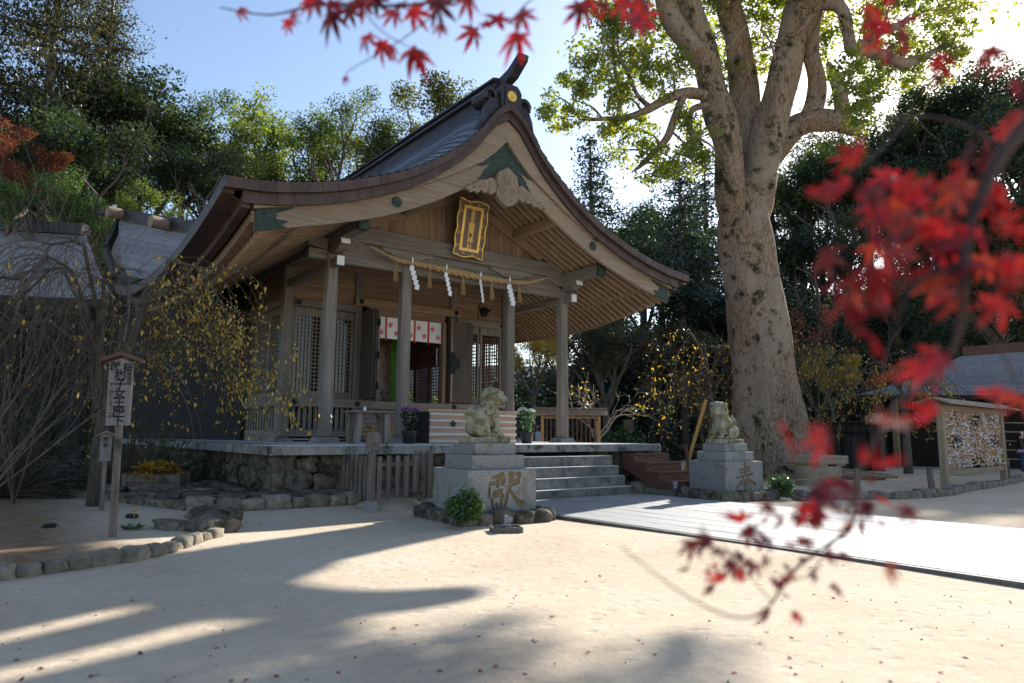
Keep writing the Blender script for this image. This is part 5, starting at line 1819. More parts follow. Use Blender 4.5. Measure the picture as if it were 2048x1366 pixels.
# ------------------------------------------------------------------ buildings left and right behind
def tiled_roof(par, P00, P01, P10, P11, n, mat, sag=.0, nm='roof_course'):
    """P0*: ridge line, P1*: eave line; n lapped courses"""
    P00, P01, P10, P11 = [np.array(p, float) for p in (P00, P01, P10, P11)]
    for i in range(n):
        a, b_ = i / n, (i + 1) / n
        def pt(u_, t):
            p = (P00 * (1 - t) + P01 * t) * (1 - u_) + (P10 * (1 - t) + P11 * t) * u_
            return p - np.array([0, 0, sag * 4 * u_ * (1 - u_) * .25])
        T = np.linspace(0, 1, 5)
        r1 = [tuple(pt(a, t)) for t in T]
        r2 = [tuple(pt(b_, t) + np.array([0, 0, .05])) for t in T]
        r3 = [tuple(pt(b_, t) + np.array([0, 0, -.01])) for t in T]
        obj(nm, MB().grid([r1, r2, r3]), mat, par)


# left: long hall whose roof slopes towards us
lh = thing('side_hall', (-9, 17, 0), 'dark timber hall with a long grey shingled roof, seen through the branches at far left', 'building')
rA, rB = at(-330, 440, 24.5), at(172, 470, 22.5)
eA, eB = at(-330, 575, 20.5), at(232, 601, 18.6)
tiled_roof(lh, rA, rB, eA, eB, 34, 'tile_grey', .8)
d = np.array([*(rB - rA)[:2], 0])
d /= np.linalg.norm(d)
nn = np.array([-d[1], d[0], 0])
obj('ridge', MB().beam(rA + [0, 0, .15], rB + [0, 0, .15], .4, .35), 'roof_dark_metal', lh)
back = lambda p: np.array([*(rA + (rA - eA) * 1.0)[:2], eA[2]]) if p == 0 else np.array([*(rB + (rB - eB) * 1.0)[:2], eB[2]])
m = MB().add([tuple(rA), tuple(rB), tuple(back(1)), tuple(back(0))], [(0, 1, 2, 3)])
obj('rear_roof', m, 'tile_grey', lh)
a0, a1 = eA + (rA - eA) * .5, eB + (rB - eB) * .5
a0[2] = a1[2] = 0
b0, b1 = a0 + (rA - eA) * [1.5, 1.5, 0], a1 + (rB - eB) * [1.5, 1.5, 0]
zt = min(eA[2], eB[2]) + .1
wq = [tuple(q) for q in (a0, a1, b1, b0)]
wl = MB().add(wq + [(q[0], q[1], zt) for q in wq], [(0, 1, 5, 4), (1, 2, 6, 5), (2, 3, 7, 6), (3, 0, 4, 7)])
obj('wall', wl, 'wood_dark', lh)
for k in range(9):
    p = a0 + (a1 - a0) * k / 8 - nn * .08
    obj('column', MB().box(p[0] - .12, p[0] + .12, p[1] - .12, p[1] + .12, 0, zt), 'wood_dark', lh)
obj('eave_board', MB().beam(eA - [0, 0, .1], eB - [0, 0, .1], .1, .2), 'wood_dark', lh)
# second roof: main sanctuary, with logs on its ridge and forked finial
mh = thing('main_sanctuary', (-3, 15, 0), 'small grey roof with ridge logs and a forked finial beside the front hall', 'building')
rA, rB = at(236, 436, 21), at(420, 470, 17.6)
eA, eB = at(246, 548, 18.6), at(400, 580, 15.4)
tiled_roof(mh, rA, rB, eA, eB, 26, 'tile_grey', .6)
obj('ridge', MB().beam(rA + [0, 0, .12], rB + [0, 0, .12], .35, .3), 'roof_dark_metal', mh)
obj('ridge_tip', MB().beam(rA + [0, 0, .2], at(203, 428, 21.6), .3, .1), 'roof_dark_metal', mh)
for px, py, D in ((255, 432, 20.6), (343, 452, 18.8)):
    c = at(px, py, D)
    d = rB - rA
    d /= np.linalg.norm(d)
    nn = np.cross(d, [0, 0, 1.])
    nn /= np.linalg.norm(nn)
    obj('ridge_log', MB().tube([c + nn * .55, c - nn * .55], .16, 16), 'wood_pale_x', mh, auto=40)
obj('finial', MB().beam(at(236, 470, 21), at(229, 410, 21), .1, .09).beam(at(236, 452, 21.05), at(244, 466, 20.9), .1, .08), 'white_paint', mh)
obj('bargeboard', MB().beam(at(238, 445, 21), at(212, 500, 20), .1, .3).beam(at(212, 500, 20), at(230, 552, 19), .1, .26), 'verdigris', mh)
m = MB()
q0 = [at(238, 450, 21), at(215, 500, 20.2), at(232, 552, 19), at(330, 600, 17.6), at(400, 600, 16)]
a0, a1 = eA + (rA - eA) * .5, eB + (rB - eB) * .5
a1 = a0 + (a1 - a0) * 1.4
a0[2] = a1[2] = 0
wq = [tuple(q) for q in (a0, a1)]
b0, b1 = a0 + (rA - eA) * [1.5, 1.5, 0], a1 + (rB - eB) * [1.5, 1.5, 0]
wq = [tuple(q) for q in (a0, a1, b1, b0)]
zt = eA[2] - .1
obj('wall', MB().add(wq + [(q[0], q[1], zt) for q in wq], [(0, 1, 5, 4), (1, 2, 6, 5), (2, 3, 7, 6), (3, 0, 4, 7)]), 'wood_dark', mh)
back0 = np.array([*(rA + (rA - eA) * 1.0)[:2], eA[2]])
back1 = np.array([*(rB + (rB - eB) * 1.0)[:2], eB[2]])
obj('rear_roof', MB().add([tuple(rA), tuple(rB), tuple(back1), tuple(back0)], [(0, 1, 2, 3)]), 'tile_grey', mh)

# right: office with hipped grey roof
rb = thing('shrine_office', (24, -2, 0), 'low building with a hipped grey tiled roof behind the bare tree at the right edge', 'building')
e0, e1 = at(1722, 789, 24), at(2500, 792, 20)
r0, r1 = at(1925, 712, 26.5), at(2500, 668, 23)
tiled_roof(rb, r0, r1, e0, e1, 30, 'tile_grey', .5)
hb = at(1700, 793, 30)
tiled_roof(rb, r0, r0 + [.02, .02, 0], hb, e0, 20, 'tile_grey', .3)
obj('ridge', MB().beam(r0 + [0, 0, .15], r1 + [0, 0, .15], .3, .35), 'wood_red', rb)
d = e1 - e0
d /= np.linalg.norm(d)
inn = np.array([-d[1], d[0], 0])
inn = inn if inn @ (r0 - e0) > 0 else -inn
a0, a1 = e0 + inn * 1.3 + d * 1.0, e1 + inn * 1.3
a0[2] = a1[2] = 0
zt = e0[2] - .05
wq = [tuple(q) for q in (a0, a1, a1 + inn * 4, a0 + inn * 4)]
obj('wall', MB().add(wq + [(q[0], q[1], zt) for q in wq], [(0, 1, 5, 4), (1, 2, 6, 5), (2, 3, 7, 6), (3, 0, 4, 7)]), 'wood_dark', rb)
obj('eave_board', MB().beam(e0 - [0, 0, .08], e1 - [0, 0, .08], .1, .14), 'wood_dark', rb)
for k in range(7):
    p = a0 + (a1 - a0) * k / 6 - inn * 1.0
    obj('column', MB().box(p[0] - .08, p[0] + .08, p[1] - .08, p[1] + .08, 0, zt - .02), 'wood_warm_z', rb)
for k in range(5):
    p = at(1990, 845 + 18 * k, 19.5)
    obj('shelf', MB().beam(p, p + d * 1.8, .25, .03), 'wood_pale_x', rb)
obj('white_door', MB().beam(at(1858, 925, 24.5), at(1858, 868, 24.5), .5, .05, up=tuple(inn)), 'white_paint', rb)
# vertical plank fence
pf = thing('plank_fence', (16, 1, 0), 'grey vertical plank wall with a framed gate, behind the great trunk', 'fence')
f0, f1 = at(1590, 935, 22.5), at(1765, 935, 20.5)
f0[2] = f1[2] = 0
n = 26
d = (f1 - f0) / n
for k in range(n):
    p = f0 + d * (k + .5)
    obj('plank', MB().box(p[0] - .13, p[0] + .13, p[1] - .02, p[1] + .02, 0, 1.42 + (.02 if k % 2 else 0), rot=rotz(math.atan2(d[1], d[0]))), 'wall_plank', pf)
off_ = np.cross(d / np.linalg.norm(d), [0, 0, 1.]) * .06
for z in (1.38,):
    obj('rail', MB().beam(f0 + off_ + [0, 0, z], f1 + off_ + [0, 0, z], .04, .08), 'wood_dark', pf)
g0, g1 = f0 + d * 15, f0 + d * 23
for g in (g0, g1):
    obj('gate_post', MB().beam(g + off_, g + off_ + [0, 0, 1.1], .06, .06, up=(0, 1, 0)), 'iron_black', pf)
obj('gate_bar', MB().beam(g0 + off_ + [0, 0, 1.1], g1 + off_ + [0, 0, 1.1], .06, .06), 'iron_black', pf)

# stack of flat stones far behind, prop pole
pile = thing('stone_pile', at(1385, 895, 30) * [1, 1, 0], 'low pile of dark flat stones at the edge of the trees, right of the platform', 'stone pile')
for i in range(14):
    c = at(1330 + 12 * (i % 7) + random.uniform(-6, 6), 892 - 8 * (i // 5), 30)
    obj('flat_stone', stone(MB(), (c[0], c[1], .12 + .2 * (i // 5)), (1.5, .8, .2), i * 2.2, 4, .4, .15, random.uniform(-.4, .4)), 'rubble', pile, smooth=True)
pp_ = thing('tree_prop', at(1372, 908, 17) * [1, 1, 0], 'slanting bamboo-coloured prop pole under the weeping tree, left of the right lion', 'prop pole')
a_, b_ = at(1366, 912, 17), at(1412, 800, 16.6)
a_[2] = 0
obj('pole', MB().tube([a_, b_], .045, 10), 'wood_yellow', pp_, auto=40)
obj('brace', MB().tube([at(1378, 920, 16.6) * [1, 1, 0], at(1372, 890, 16.8)], .035, 8), 'wood_red', pp_, auto=40)
sn = thing('far_notice', at(1257, 905, 27) * [1, 1, 0], 'tiny grey notice board on a post among the shrubs behind the platform', 'notice board')
c = at(1257, 858, 27)
obj('post', MB().tube([(c[0], c[1], 0), tuple(c)], .05, 6), 'wood_post', sn)
obj('board', MB().box(c[0] - .2, c[0] + .2, c[1] - .03, c[1] + .03, c[2] - .1, c[2] + .35, rot=rotz(-.6)), 'wood_post', sn)


# ------------------------------------------------------------------ people
def figure(loc, yaw, H, joints, lb, parts):
    """one skinned body; joints: name -> (x, y, z, radius) in units of height, parents in order"""
    t = thing('person', loc, lb, 'person')
    M = Matrix.Rotation(yaw, 4, 'Z') @ Matrix.Scale(H, 4)

    def skin(nm, chain, mat, sub=2):
        vs, ed, rd = [], [], []
        for par, p in chain:
            vs.append(p[:3])
            rd.append(p[3])
            if par is not None:
                ed.append((par, len(vs) - 1))
        me = bpy.data.meshes.new(nm)
        me.from_pydata(vs, ed, [])
        o = bpy.data.objects.new(nm, me)
        COL.objects.link(o)
        md = o.modifiers.new('skin', 'SKIN')
        md.use_smooth_shade = True
        for i, sv in enumerate(me.skin_vertices[0].data):
            sv.radius = (rd[i], rd[i])
            sv.use_root = i == 0
        s_ = o.modifiers.new('sub', 'SUBSURF')
        s_.levels = sub
        bpy.context.view_layer.update()
        me2 = bpy.data.meshes.new_from_object(o.evaluated_get(bpy.context.evaluated_depsgraph_get()))
        bpy.data.objects.remove(o)
        me2.transform(M)
        me2.materials.clear()
        me2.materials.append(MATS[mat])
        me2.polygons.foreach_set('use_smooth', [True] * len(me2.polygons))
        b = bpy.data.objects.new(nm, me2)
        COL.objects.link(b)
        b.parent = t
        return b
    J = []
    J.append((None, (0, 0, .52, .075)))          # 0 pelvis
    J.append((0, (0, 0, .6, .068)))
    J.append((1, (0, .005, .7, .075)))
    J.append((2, (0, .008, .79, .06)))           # 3 chest
    J.append((3, (0, 0, .845, .03)))             # 4 neck
    J.append((4, (0, -.012, .885, .038)))        # 5 chin
    J.append((5, (0, -.008, .935, .053)))        # 6 skull
    J.append((6, (0, 0, .965, .042)))
    for s in (-1, 1):
        k = len(J)
        J += [(3, (s * .105, 0, .8, .034)), (k, (s * .125, .01, .65, .027)), (k + 1, (s * .11, -.05, .53, .02)), (k + 2, (s * .1, -.075, .49, .018)),
              (0, (s * .052, 0, .47, .06)), (k + 4, (s * .055, -.005, .28, .042)), (k + 5, (s * .055, .01, .06, .026)), (k + 6, (s * .058, -.05, .02, .022))]
        hb = k + 3
        for q in range(4):
            J.append((hb, (s * (.1 + .007 * (q - 1.5)), -.09 - .008 * (q % 2), .465 - .004 * q, .0055)))
        J.append((hb, (s * .085, -.085, .478, .006)))
    skin('body', J, 'skin')
    for nm, mat, ch in parts:
        skin(nm, ch, mat)
    return t


hair = ('hair', 'hair', [(None, (0, .012, .95, .058)), (0, (0, .02, .9, .056)), (1, (0, .03, .84, .045)), (2, (0, .03, .78, .03))])
top = lambda mat, nm='blouse': (nm, mat, [(None, (0, .004, .7, .09)), (0, (0, .004, .79, .078)), (1, (.1, 0, .8, .045)), (2, (.13, .01, .65, .038)), (3, (.115, -.04, .56, .03)), (1, (-.1, 0, .8, .045)), (5, (-.13, .01, .65, .038)), (6, (-.115, -.04, .56, .03)), (0, (0, 0, .6, .092)), (8, (0, 0, .5, .1))])
legs = lambda mat: ('trousers', mat, [(None, (0, 0, .5, .085)), (0, (.052, 0, .45, .066)), (1, (.055, -.004, .28, .05)), (2, (.055, .01, .07, .038)), (0, (-.052, 0, .45, .066)), (4, (-.055, -.004, .28, .05)), (5, (-.055, .01, .07, .038))])
pa = at(1076, 850, 24)
figure((pa[0], pa[1], 0), .65 + math.pi, 1.32, None, 'woman with dark hair in a pale blue blouse, seen from behind beyond the white flowers', [hair, top('blouse'), legs('denim')])
pb = at(2042, 870, 19)
figure((pb[0], pb[1], 0), .2, 1.2, None, 'person at the right edge in dark top, lavender waist cloth and jeans', [hair, top('hair', 'dark_top'), legs('denim'), ('waist_cloth', 'lavender', [(None, (0, 0, .6, .1)), (0, (0, 0, .52, .115)), (1, (0, 0, .42, .12))])])
# ------------------------------------------------------------------ hills
def hill(px, D):
    """height of the wooded slope in the direction of column px, D metres deep"""
    P = [(-900, .55), (-200, .62), (100, .55), (260, .42), (380, .2), (480, .03), (700, .02), (950, .03), (1100, .05), (1250, .1), (1350, .2), (1500, .3), (1700, .32), (1850, .36), (2048, .5), (2300, .62), (2900, .6)]
    r = float(np.interp(px, [p[0] for p in P], [p[1] for p in P]))
    d0 = 30.
    return max(-.05, r * (D - d0)) if D > d0 else -.05


hb_ = MB()
pxs = np.linspace(-900, 2900, 60)
Ds = [24, 30, 34, 38, 44, 52, 60, 70, 85]
rows = []
for D in Ds:
    rw = []
    for px in pxs:
        q = at(px, 866, D)
        rw.append((q[0], q[1], hill(px, D) + (.8 * math.sin(px * .01 + D) if D > 34 else 0)))
    rows.append(rw)
hb_.grid(rows)
surf('forest_floor', (.015, .015, .008), (.045, .04, .02), .8, rough=.95, bump=.5, tv=0)
tag(obj('hillside', hb_, 'forest_floor', smooth=True), kind='structure')
# far hill seen between the trunks over the left end of the roof
fh = MB()
rows = []
for t, z in ((0, 0), (1, 1)):
    rw = []
    for px in np.linspace(-200, 1500, 60):
        c = at(px, 866, 420 + 140 * t)
        zz = (104 + 34 * math.exp(-((px - 300) / 150) ** 2) + 3 * math.sin(px * .045) + 2 * math.sin(px * .13)) * (1 if px < 1500 else 0)
        rw.append((c[0], c[1], -5 + z * (zz if px < 560 else 60 + 40 * math.exp(-((px - 560) / 90) ** 2))))
    rows.append(rw)
fh.grid(rows)
surf('far_woods', (.03, .05, .055), (.06, .085, .085), .05, rough=1, bump=0, tv=0)  # bluish tone paints distance haze into the hill's colour
tag(obj('far_hill', fh, 'far_woods'), kind='structure')


# ------------------------------------------------------------------ tree makers
def grow(rng, base, dirn, L, r, depth, out, tips, spread=.6, kids=(2, 4), up=.12, segs=4, wob=.12, shrink=.68):
    pts, rad = [np.array(base, float)], [r]
    d = np.array(dirn, float)
    d /= np.linalg.norm(d)
    for i in range(segs):
        d = d + rng.normal(0, wob, 3) + np.array([0, 0, up])
        d /= np.linalg.norm(d)
        pts.append(pts[-1] + d * L / segs)
        rad.append(r * (1 - .45 * (i + 1) / segs))
    out.append((pts, rad))
    if depth == 0:
        tips.append(pts[-1])
        tips.append(pts[-2])
        return
    n = rng.integers(kids[0], kids[1] + 1)
    for k in range(n):
        t = rng.uniform(.45, 1) if k else 1
        i = min(segs, int(round(t * segs)))
        nd = d + rdirs(1, rng)[0] * spread
        grow(rng, pts[i], nd, L * shrink * rng.uniform(.8, 1.15), rad[i] * .68, depth - 1, out, tips, spread, kids, up, segs, wob, shrink)


def tubes(branches, n=6, minr=0.):
    m = MB()
    for pts, rad in branches:
        if rad[0] >= minr:
            m.tube(pts, rad, n if rad[0] > .05 else 4, cap=False)
    return m


def clump_leaves(rng, centres, r, n, flat=.6, shell=.35):
    C = []
    for c in centres:
        rr = r * rng.uniform(.7, 1.3)
        k = int(n * rng.uniform(.7, 1.3))
        d = rdirs(k, rng)
        rad = rng.uniform(shell, 1, (k, 1)) ** .6
        q = d * rad * rr
        q[:, 2] *= flat
        C.append(q + c)
    return np.concatenate(C)


PROTO = {}


def proto_broad(key, seed, mat, bark, size=.17, n=95, clr=.62, spread=.75, depth=3, kids=(3, 4), trunk=.42, flat=.6, up=.1, lean=0., nleaf=None):
    rng = np.random.default_rng(seed)
    br, tips = [], []
    tp = [np.array([-.1, 0, -9.]), np.array([.05, 0, 2.]), np.array([.1 + lean, 0, 3.6])]
    br.append((tp, [.3, .22, .18]))
    for k in range(5):
        a = k * 1.26 + rng.uniform(-.3, .3)
        grow(rng, tp[-1] if k % 2 else tp[1] + (tp[2] - tp[1]) * .6, (math.cos(a) * .75, math.sin(a) * .75, .9), 3.1, .15, depth - 1, br, tips, spread, kids, up)
    tips = np.array(tips)
    C = clump_leaves(rng, tips, clr, n, flat)
    me_t = tubes(br, 7).mesh('trunk', smooth=True)
    me_t.materials.append(MATS[bark])
    me_c = leaf_quads('crown', C, size, mat, .5, .6, rng)
    PROTO[key] = (me_t, me_c, float(C[:, 2].max()), float(np.percentile(np.abs(C[:, :2]), 97)))
    return len(C)


def proto_conifer(key, seed, mat, bark, H=12., r0=2.3, bare=.2, size=.22, dens=1., droop=.25, tiers=30):
    rng = np.random.default_rng(seed)
    br = [([np.array([0, 0, -9.]), np.array([.05, 0, H * .5]), np.array([0, .05, H])], [.26, .17, .03])]
    C = []
    for i in range(tiers):
        t = bare + (1 - bare) * (i + rng.uniform(-.3, .3)) / tiers
        z = H * t
        rr = r0 * (1 - (t - bare) / (1 - bare)) ** .75 * rng.uniform(.7, 1.15) + .25
        for k in range(rng.integers(4, 7)):
            a = rng.uniform(0, 6.28)
            L = rr * rng.uniform(.7, 1.15)
            e = np.array([math.cos(a) * L, math.sin(a) * L, z - droop * L * rng.uniform(.4, 1.4)])
            br.append(([np.array([0, 0, z]), (np.array([0, 0, z]) + e) / 2 + [0, 0, .08 * L], e], [.04, .025, .01]))
            m_ = int(70 * dens * L / 1.5)
            s = rng.uniform(.2, 1.03, m_)[:, None]
            P = np.array([0, 0, z]) * (1 - s) + e * s + [0, 0, .1 * L] * np.sin(3.14 * s)
            w_ = .16 + .22 * np.minimum(1, s * 1.3)
            P = P + rng.normal(size=(m_, 3)) * w_ * np.array([1, 1, .42])
            C.append(P)
    C = np.concatenate(C)
    me_t = tubes(br, 7).mesh('trunk', smooth=True)
    me_t.materials.append(MATS[bark])
    me_c = leaf_quads('crown', C, size, mat, .15, .42, rng)
    PROTO[key] = (me_t, me_c, H, r0)
    return len(C)


nl = 0
nl += proto_broad('airy', 21, 'leaf_fresh', 'bark', .15, 80, .62, .6, 3, (3, 4), up=.16)
nl += proto_broad('airy2', 25, 'leaf_fresh', 'bark', .15, 80, .6, .6, 3, (3, 4), up=.16)
nl += proto_broad('dense', 22, 'leaf_green', 'bark', .15, 135, .7, .8, 3, (3, 4), flat=.75)
nl += proto_broad('olive', 23, 'leaf_olive', 'bark', .15, 120, .66, .8, 3, (3, 4), flat=.7)
nl += proto_broad('dark', 24, 'leaf_dark', 'bark', .17, 130, .75, .85, 3, (3, 4), flat=.7)
nl += proto_conifer('cedar', 31, 'leaf_conifer', 'bark', 13, 2.6, .12, .2, 1.15, .3, 34)
nl += proto_conifer('cypress', 32, 'leaf_cypress', 'bark', 13, 2.9, .1, .13, 3.2, .1, 36)
nl += proto_conifer('pine', 33, 'leaf_conifer', 'bark', 14, 2.2, .5, .22, 1.2, .0, 18)
print('proto leaves', nl)


def plant(name, key, px, top, D, wpx, lb, cat='tree', group=None, base=None, mat=None, sub=None):
    """a tree rooted D metres deep in column px whose top shows at row top and whose crown is about wpx wide"""
    me_t, me_c, H, Rr = PROTO[key]
    b = at(px, 866, D)
    zb = hill(px, D) if base is None else base
    zt = at(px, top, D)[2]
    sz = (zt - zb) / H
    sw = wpx / FPX * D / 2 / Rr
    cap = 1.5 if key in ('cedar', 'cypress', 'pine') else 1.1
    if sz > sw * cap:
        sz = sw * cap
        zb = zt - H * sz
    t = thing(name, (b[0], b[1], zb), lb, cat, group)
    t.rotation_euler = (0, 0, RNG.uniform(0, 6.28))
    t.scale = (sw, sw, sz)
    for nm, me in (('trunk', me_t), ('crown', me_c)):
        o = bpy.data.objects.new(nm, me)
        COL.objects.link(o)
        o.parent = t
        if nm == 'crown' and mat:
            o.material_slots[0].link = 'OBJECT'
            o.material_slots[0].material = MATS[mat]
    return t


GL = 'trees on the slope left of the hall'
plant('cypress_tree', 'cypress', 30, -330, 30, 420, 'huge brownish-green cypress filling the top left corner', group=GL)
plant('cypress_tree', 'cypress', 150, -150, 33, 330, 'tall brownish-green cypress second from the left, its top out of the picture', group=GL)
plant('cypress_tree', 'cypress', -130, -200, 28, 340, 'dark cypress cut by the left edge of the picture', group=GL)
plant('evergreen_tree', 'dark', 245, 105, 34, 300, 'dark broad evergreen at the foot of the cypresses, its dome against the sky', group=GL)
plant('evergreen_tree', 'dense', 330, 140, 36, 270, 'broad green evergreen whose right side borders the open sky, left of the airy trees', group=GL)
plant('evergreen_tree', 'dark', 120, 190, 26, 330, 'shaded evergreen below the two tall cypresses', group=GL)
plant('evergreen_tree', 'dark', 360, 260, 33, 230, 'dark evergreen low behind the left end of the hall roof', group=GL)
plant('bright_tree', 'dense', 60, 310, 22, 210, 'sunlit yellow-green bushy tree above the grey roof at far left', group=GL, mat='leaf_shrub', base=0)
plant('bright_tree', 'olive', 130, 365, 23, 170, 'small pale green bushy tree just above the grey side roof', group=GL, mat='leaf_shrub', base=0)
plant('bright_tree', 'airy', 255, 345, 24, 150, 'loose yellow-green young tree above the roof with the ridge logs', group=GL, mat='leaf_fresh', base=0)
plant('maple_tree', 'olive', -25, 215, 22, 190, 'rusty red maple at the left edge', group=GL, mat='leaf_rust', base=0)
GM = 'trees standing against the sky behind the hall'
plant('airy_tree', 'airy', 440, 165, 44, 300, 'airy light green tree with fanning stems, leftmost against the open sky', group=GM)
plant('airy_tree', 'airy2', 530, 170, 45, 280, 'airy light green tree with fanning stems, right half of the airy pair', group=GM)
plant('round_tree', 'dense', 655, 152, 42, 270, 'dense domed green tree between the airy pair and the hall ridge', group=GM)
plant('round_tree', 'olive', 730, 235, 46, 240, 'lower dark green tree between the domed tree and the tall one by the ridge', group=GM)
plant('tall_tree', 'olive', 845, 112, 40, 300, 'tall open-crowned green tree just left of the ridge ornament', group=GM)
plant('tall_tree', 'airy', 915, 205, 44, 200, 'lower green tree partly hidden by the hall ridge', group=GM)
GR = 'conifers right of the hall roof'
plant('cedar_tree', 'cedar', 1185, 236, 38, 240, 'dark cedar just right of the hall roof, its top against white sky', group=GR)
plant('pine_tree', 'pine', 1372, 290, 32, 190, 'tall pine with a bare grey trunk between the hall roof and the great trunk', group=GR, base=0)
plant('pine_tree', 'pine', 1290, 385, 44, 190, 'lower pine right of the dark cedar', group=GR)
plant('cedar_tree', 'cedar', 1425, 300, 44, 220, 'dark cedar directly left of the great trunk', group=GR)
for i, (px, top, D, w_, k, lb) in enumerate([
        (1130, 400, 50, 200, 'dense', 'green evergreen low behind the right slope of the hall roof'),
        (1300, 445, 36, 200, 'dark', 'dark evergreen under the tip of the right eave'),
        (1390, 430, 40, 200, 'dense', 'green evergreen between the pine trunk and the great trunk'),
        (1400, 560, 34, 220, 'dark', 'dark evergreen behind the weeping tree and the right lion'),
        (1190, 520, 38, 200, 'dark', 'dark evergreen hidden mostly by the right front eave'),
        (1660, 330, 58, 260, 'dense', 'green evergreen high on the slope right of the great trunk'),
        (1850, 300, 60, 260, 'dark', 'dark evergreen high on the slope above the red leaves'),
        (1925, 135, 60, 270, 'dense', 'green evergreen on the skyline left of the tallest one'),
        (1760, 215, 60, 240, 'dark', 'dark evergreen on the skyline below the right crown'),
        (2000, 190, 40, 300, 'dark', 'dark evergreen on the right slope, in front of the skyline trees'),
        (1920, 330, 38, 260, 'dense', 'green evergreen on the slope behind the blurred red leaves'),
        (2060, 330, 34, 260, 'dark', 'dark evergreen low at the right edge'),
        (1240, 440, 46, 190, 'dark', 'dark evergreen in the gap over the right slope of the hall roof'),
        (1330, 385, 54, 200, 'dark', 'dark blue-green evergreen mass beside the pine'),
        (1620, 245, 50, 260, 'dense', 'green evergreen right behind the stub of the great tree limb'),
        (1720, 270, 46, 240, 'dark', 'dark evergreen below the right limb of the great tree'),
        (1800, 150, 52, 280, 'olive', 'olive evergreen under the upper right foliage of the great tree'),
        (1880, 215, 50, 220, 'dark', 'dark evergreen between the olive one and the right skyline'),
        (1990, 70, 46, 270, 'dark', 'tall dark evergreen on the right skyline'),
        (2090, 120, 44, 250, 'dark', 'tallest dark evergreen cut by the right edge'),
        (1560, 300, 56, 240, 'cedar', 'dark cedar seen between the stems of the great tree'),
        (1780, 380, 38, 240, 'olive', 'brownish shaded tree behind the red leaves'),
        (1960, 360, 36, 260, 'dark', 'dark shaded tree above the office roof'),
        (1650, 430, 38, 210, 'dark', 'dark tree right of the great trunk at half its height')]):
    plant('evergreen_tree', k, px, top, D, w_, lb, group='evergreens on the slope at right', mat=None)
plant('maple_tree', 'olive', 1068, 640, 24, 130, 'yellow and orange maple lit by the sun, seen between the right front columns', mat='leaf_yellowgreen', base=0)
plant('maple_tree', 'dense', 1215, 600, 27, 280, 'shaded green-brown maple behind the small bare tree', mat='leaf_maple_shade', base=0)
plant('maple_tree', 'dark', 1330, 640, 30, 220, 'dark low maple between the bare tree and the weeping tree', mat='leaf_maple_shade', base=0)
plant('evergreen_tree', 'dense', 1130, 590, 31, 200, 'glossy dark green tree behind the right front column', base=0)
plant('maple_tree', 'olive', 1668, 690, 25, 110, 'low yellow-green maple beside the great trunk', mat='leaf_yellowgreen', base=0)
plant('evergreen_tree', 'dark', 1540, 560, 33, 260, 'dark evergreen behind the foot of the great trunk', base=0)
plant('evergreen_tree', 'dark', 1760, 560, 30, 300, 'dark evergreen behind the plank fence', base=0)
plant('evergreen_tree', 'dark', 1960, 500, 34, 340, 'dark evergreen rising behind the office ridge', base=0)

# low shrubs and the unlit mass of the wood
rng = np.random.default_rng(77)


def wood_mass(name, spans, n, mat, size, lb):
    cs = []
    while len(cs) < n:
        px = rng.uniform(*spans[0])
        D = rng.uniform(*spans[1])
        q = at(px, 866, D)
        h = hill(px, D)
        cs.append((q[0], q[1], h + rng.uniform(.2, spans[2])))
    C = clump_leaves(rng, np.array(cs), 1.25, 110, .75, .3)
    o = obj(name, leaf_quads(name, C, size, mat, .3, .6, rng), None)
    return tag(o, kind='stuff')


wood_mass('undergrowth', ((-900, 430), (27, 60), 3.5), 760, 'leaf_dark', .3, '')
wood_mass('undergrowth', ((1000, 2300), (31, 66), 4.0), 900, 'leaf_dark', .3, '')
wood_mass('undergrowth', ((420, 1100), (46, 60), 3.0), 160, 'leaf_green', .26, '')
for i, (px, D, w_, h_, mat, lb) in enumerate([(1150, 26, 1.6, 1.5, 'leaf_dark', 'dark rounded shrub behind the right front column'), (1240, 27, 1.8, 1.3, 'leaf_shrub', 'green shrub beside the small grey notice board'), (1310, 28, 1.7, 1.7, 'leaf_dark', 'dark shrub left of the stone pile'), (1030, 25, 1.5, 1.2, 'leaf_dark', 'dark shrub behind the white flowers'), (1470, 27, 1.9, 1.6, 'leaf_dark', 'dark shrub behind the right lion'), (1240, 33, 3., 3., 'leaf_dark', 'large dark bush behind the bare tree'), (1100, 33, 3., 3.4, 'leaf_dark', 'large dark bush behind the charm rack')]):
    q = at(px, 866, D)
    n_ = 2600
    d_ = rdirs(n_, rng)
    d_[:, 2] = np.abs(d_[:, 2])
    C = d_ * rng.uniform(.6, 1.05, (n_, 1)) * np.array([w_ / 1.6, w_ / 1.6, h_])
    C *= (1 + .15 * np.sin(d_[:, :1] * 7 + i) * np.cos(d_[:, 1:2] * 6))
    t = thing('shrub', (q[0], q[1], 0), lb, 'shrub', 'shrubs along the edge of the wood')
    tag(obj('foliage', leaf_quads('foliage', C, .13, mat, .4, .6, rng), None, t), kind='stuff')
    obj('stem', MB().tube([(q[0], q[1], -.05), (q[0], q[1], h_ * .5)], .06, 6), 'bark', t)


# ------------------------------------------------------------------ the great camphor tree
cph = thing('camphor_tree', tuple(at(1540, 866, 17.2) * [1, 1, 0]), 'great camphor tree with a massive mossy trunk and heavy limbs behind the right lion', 'tree')
CD = 17.


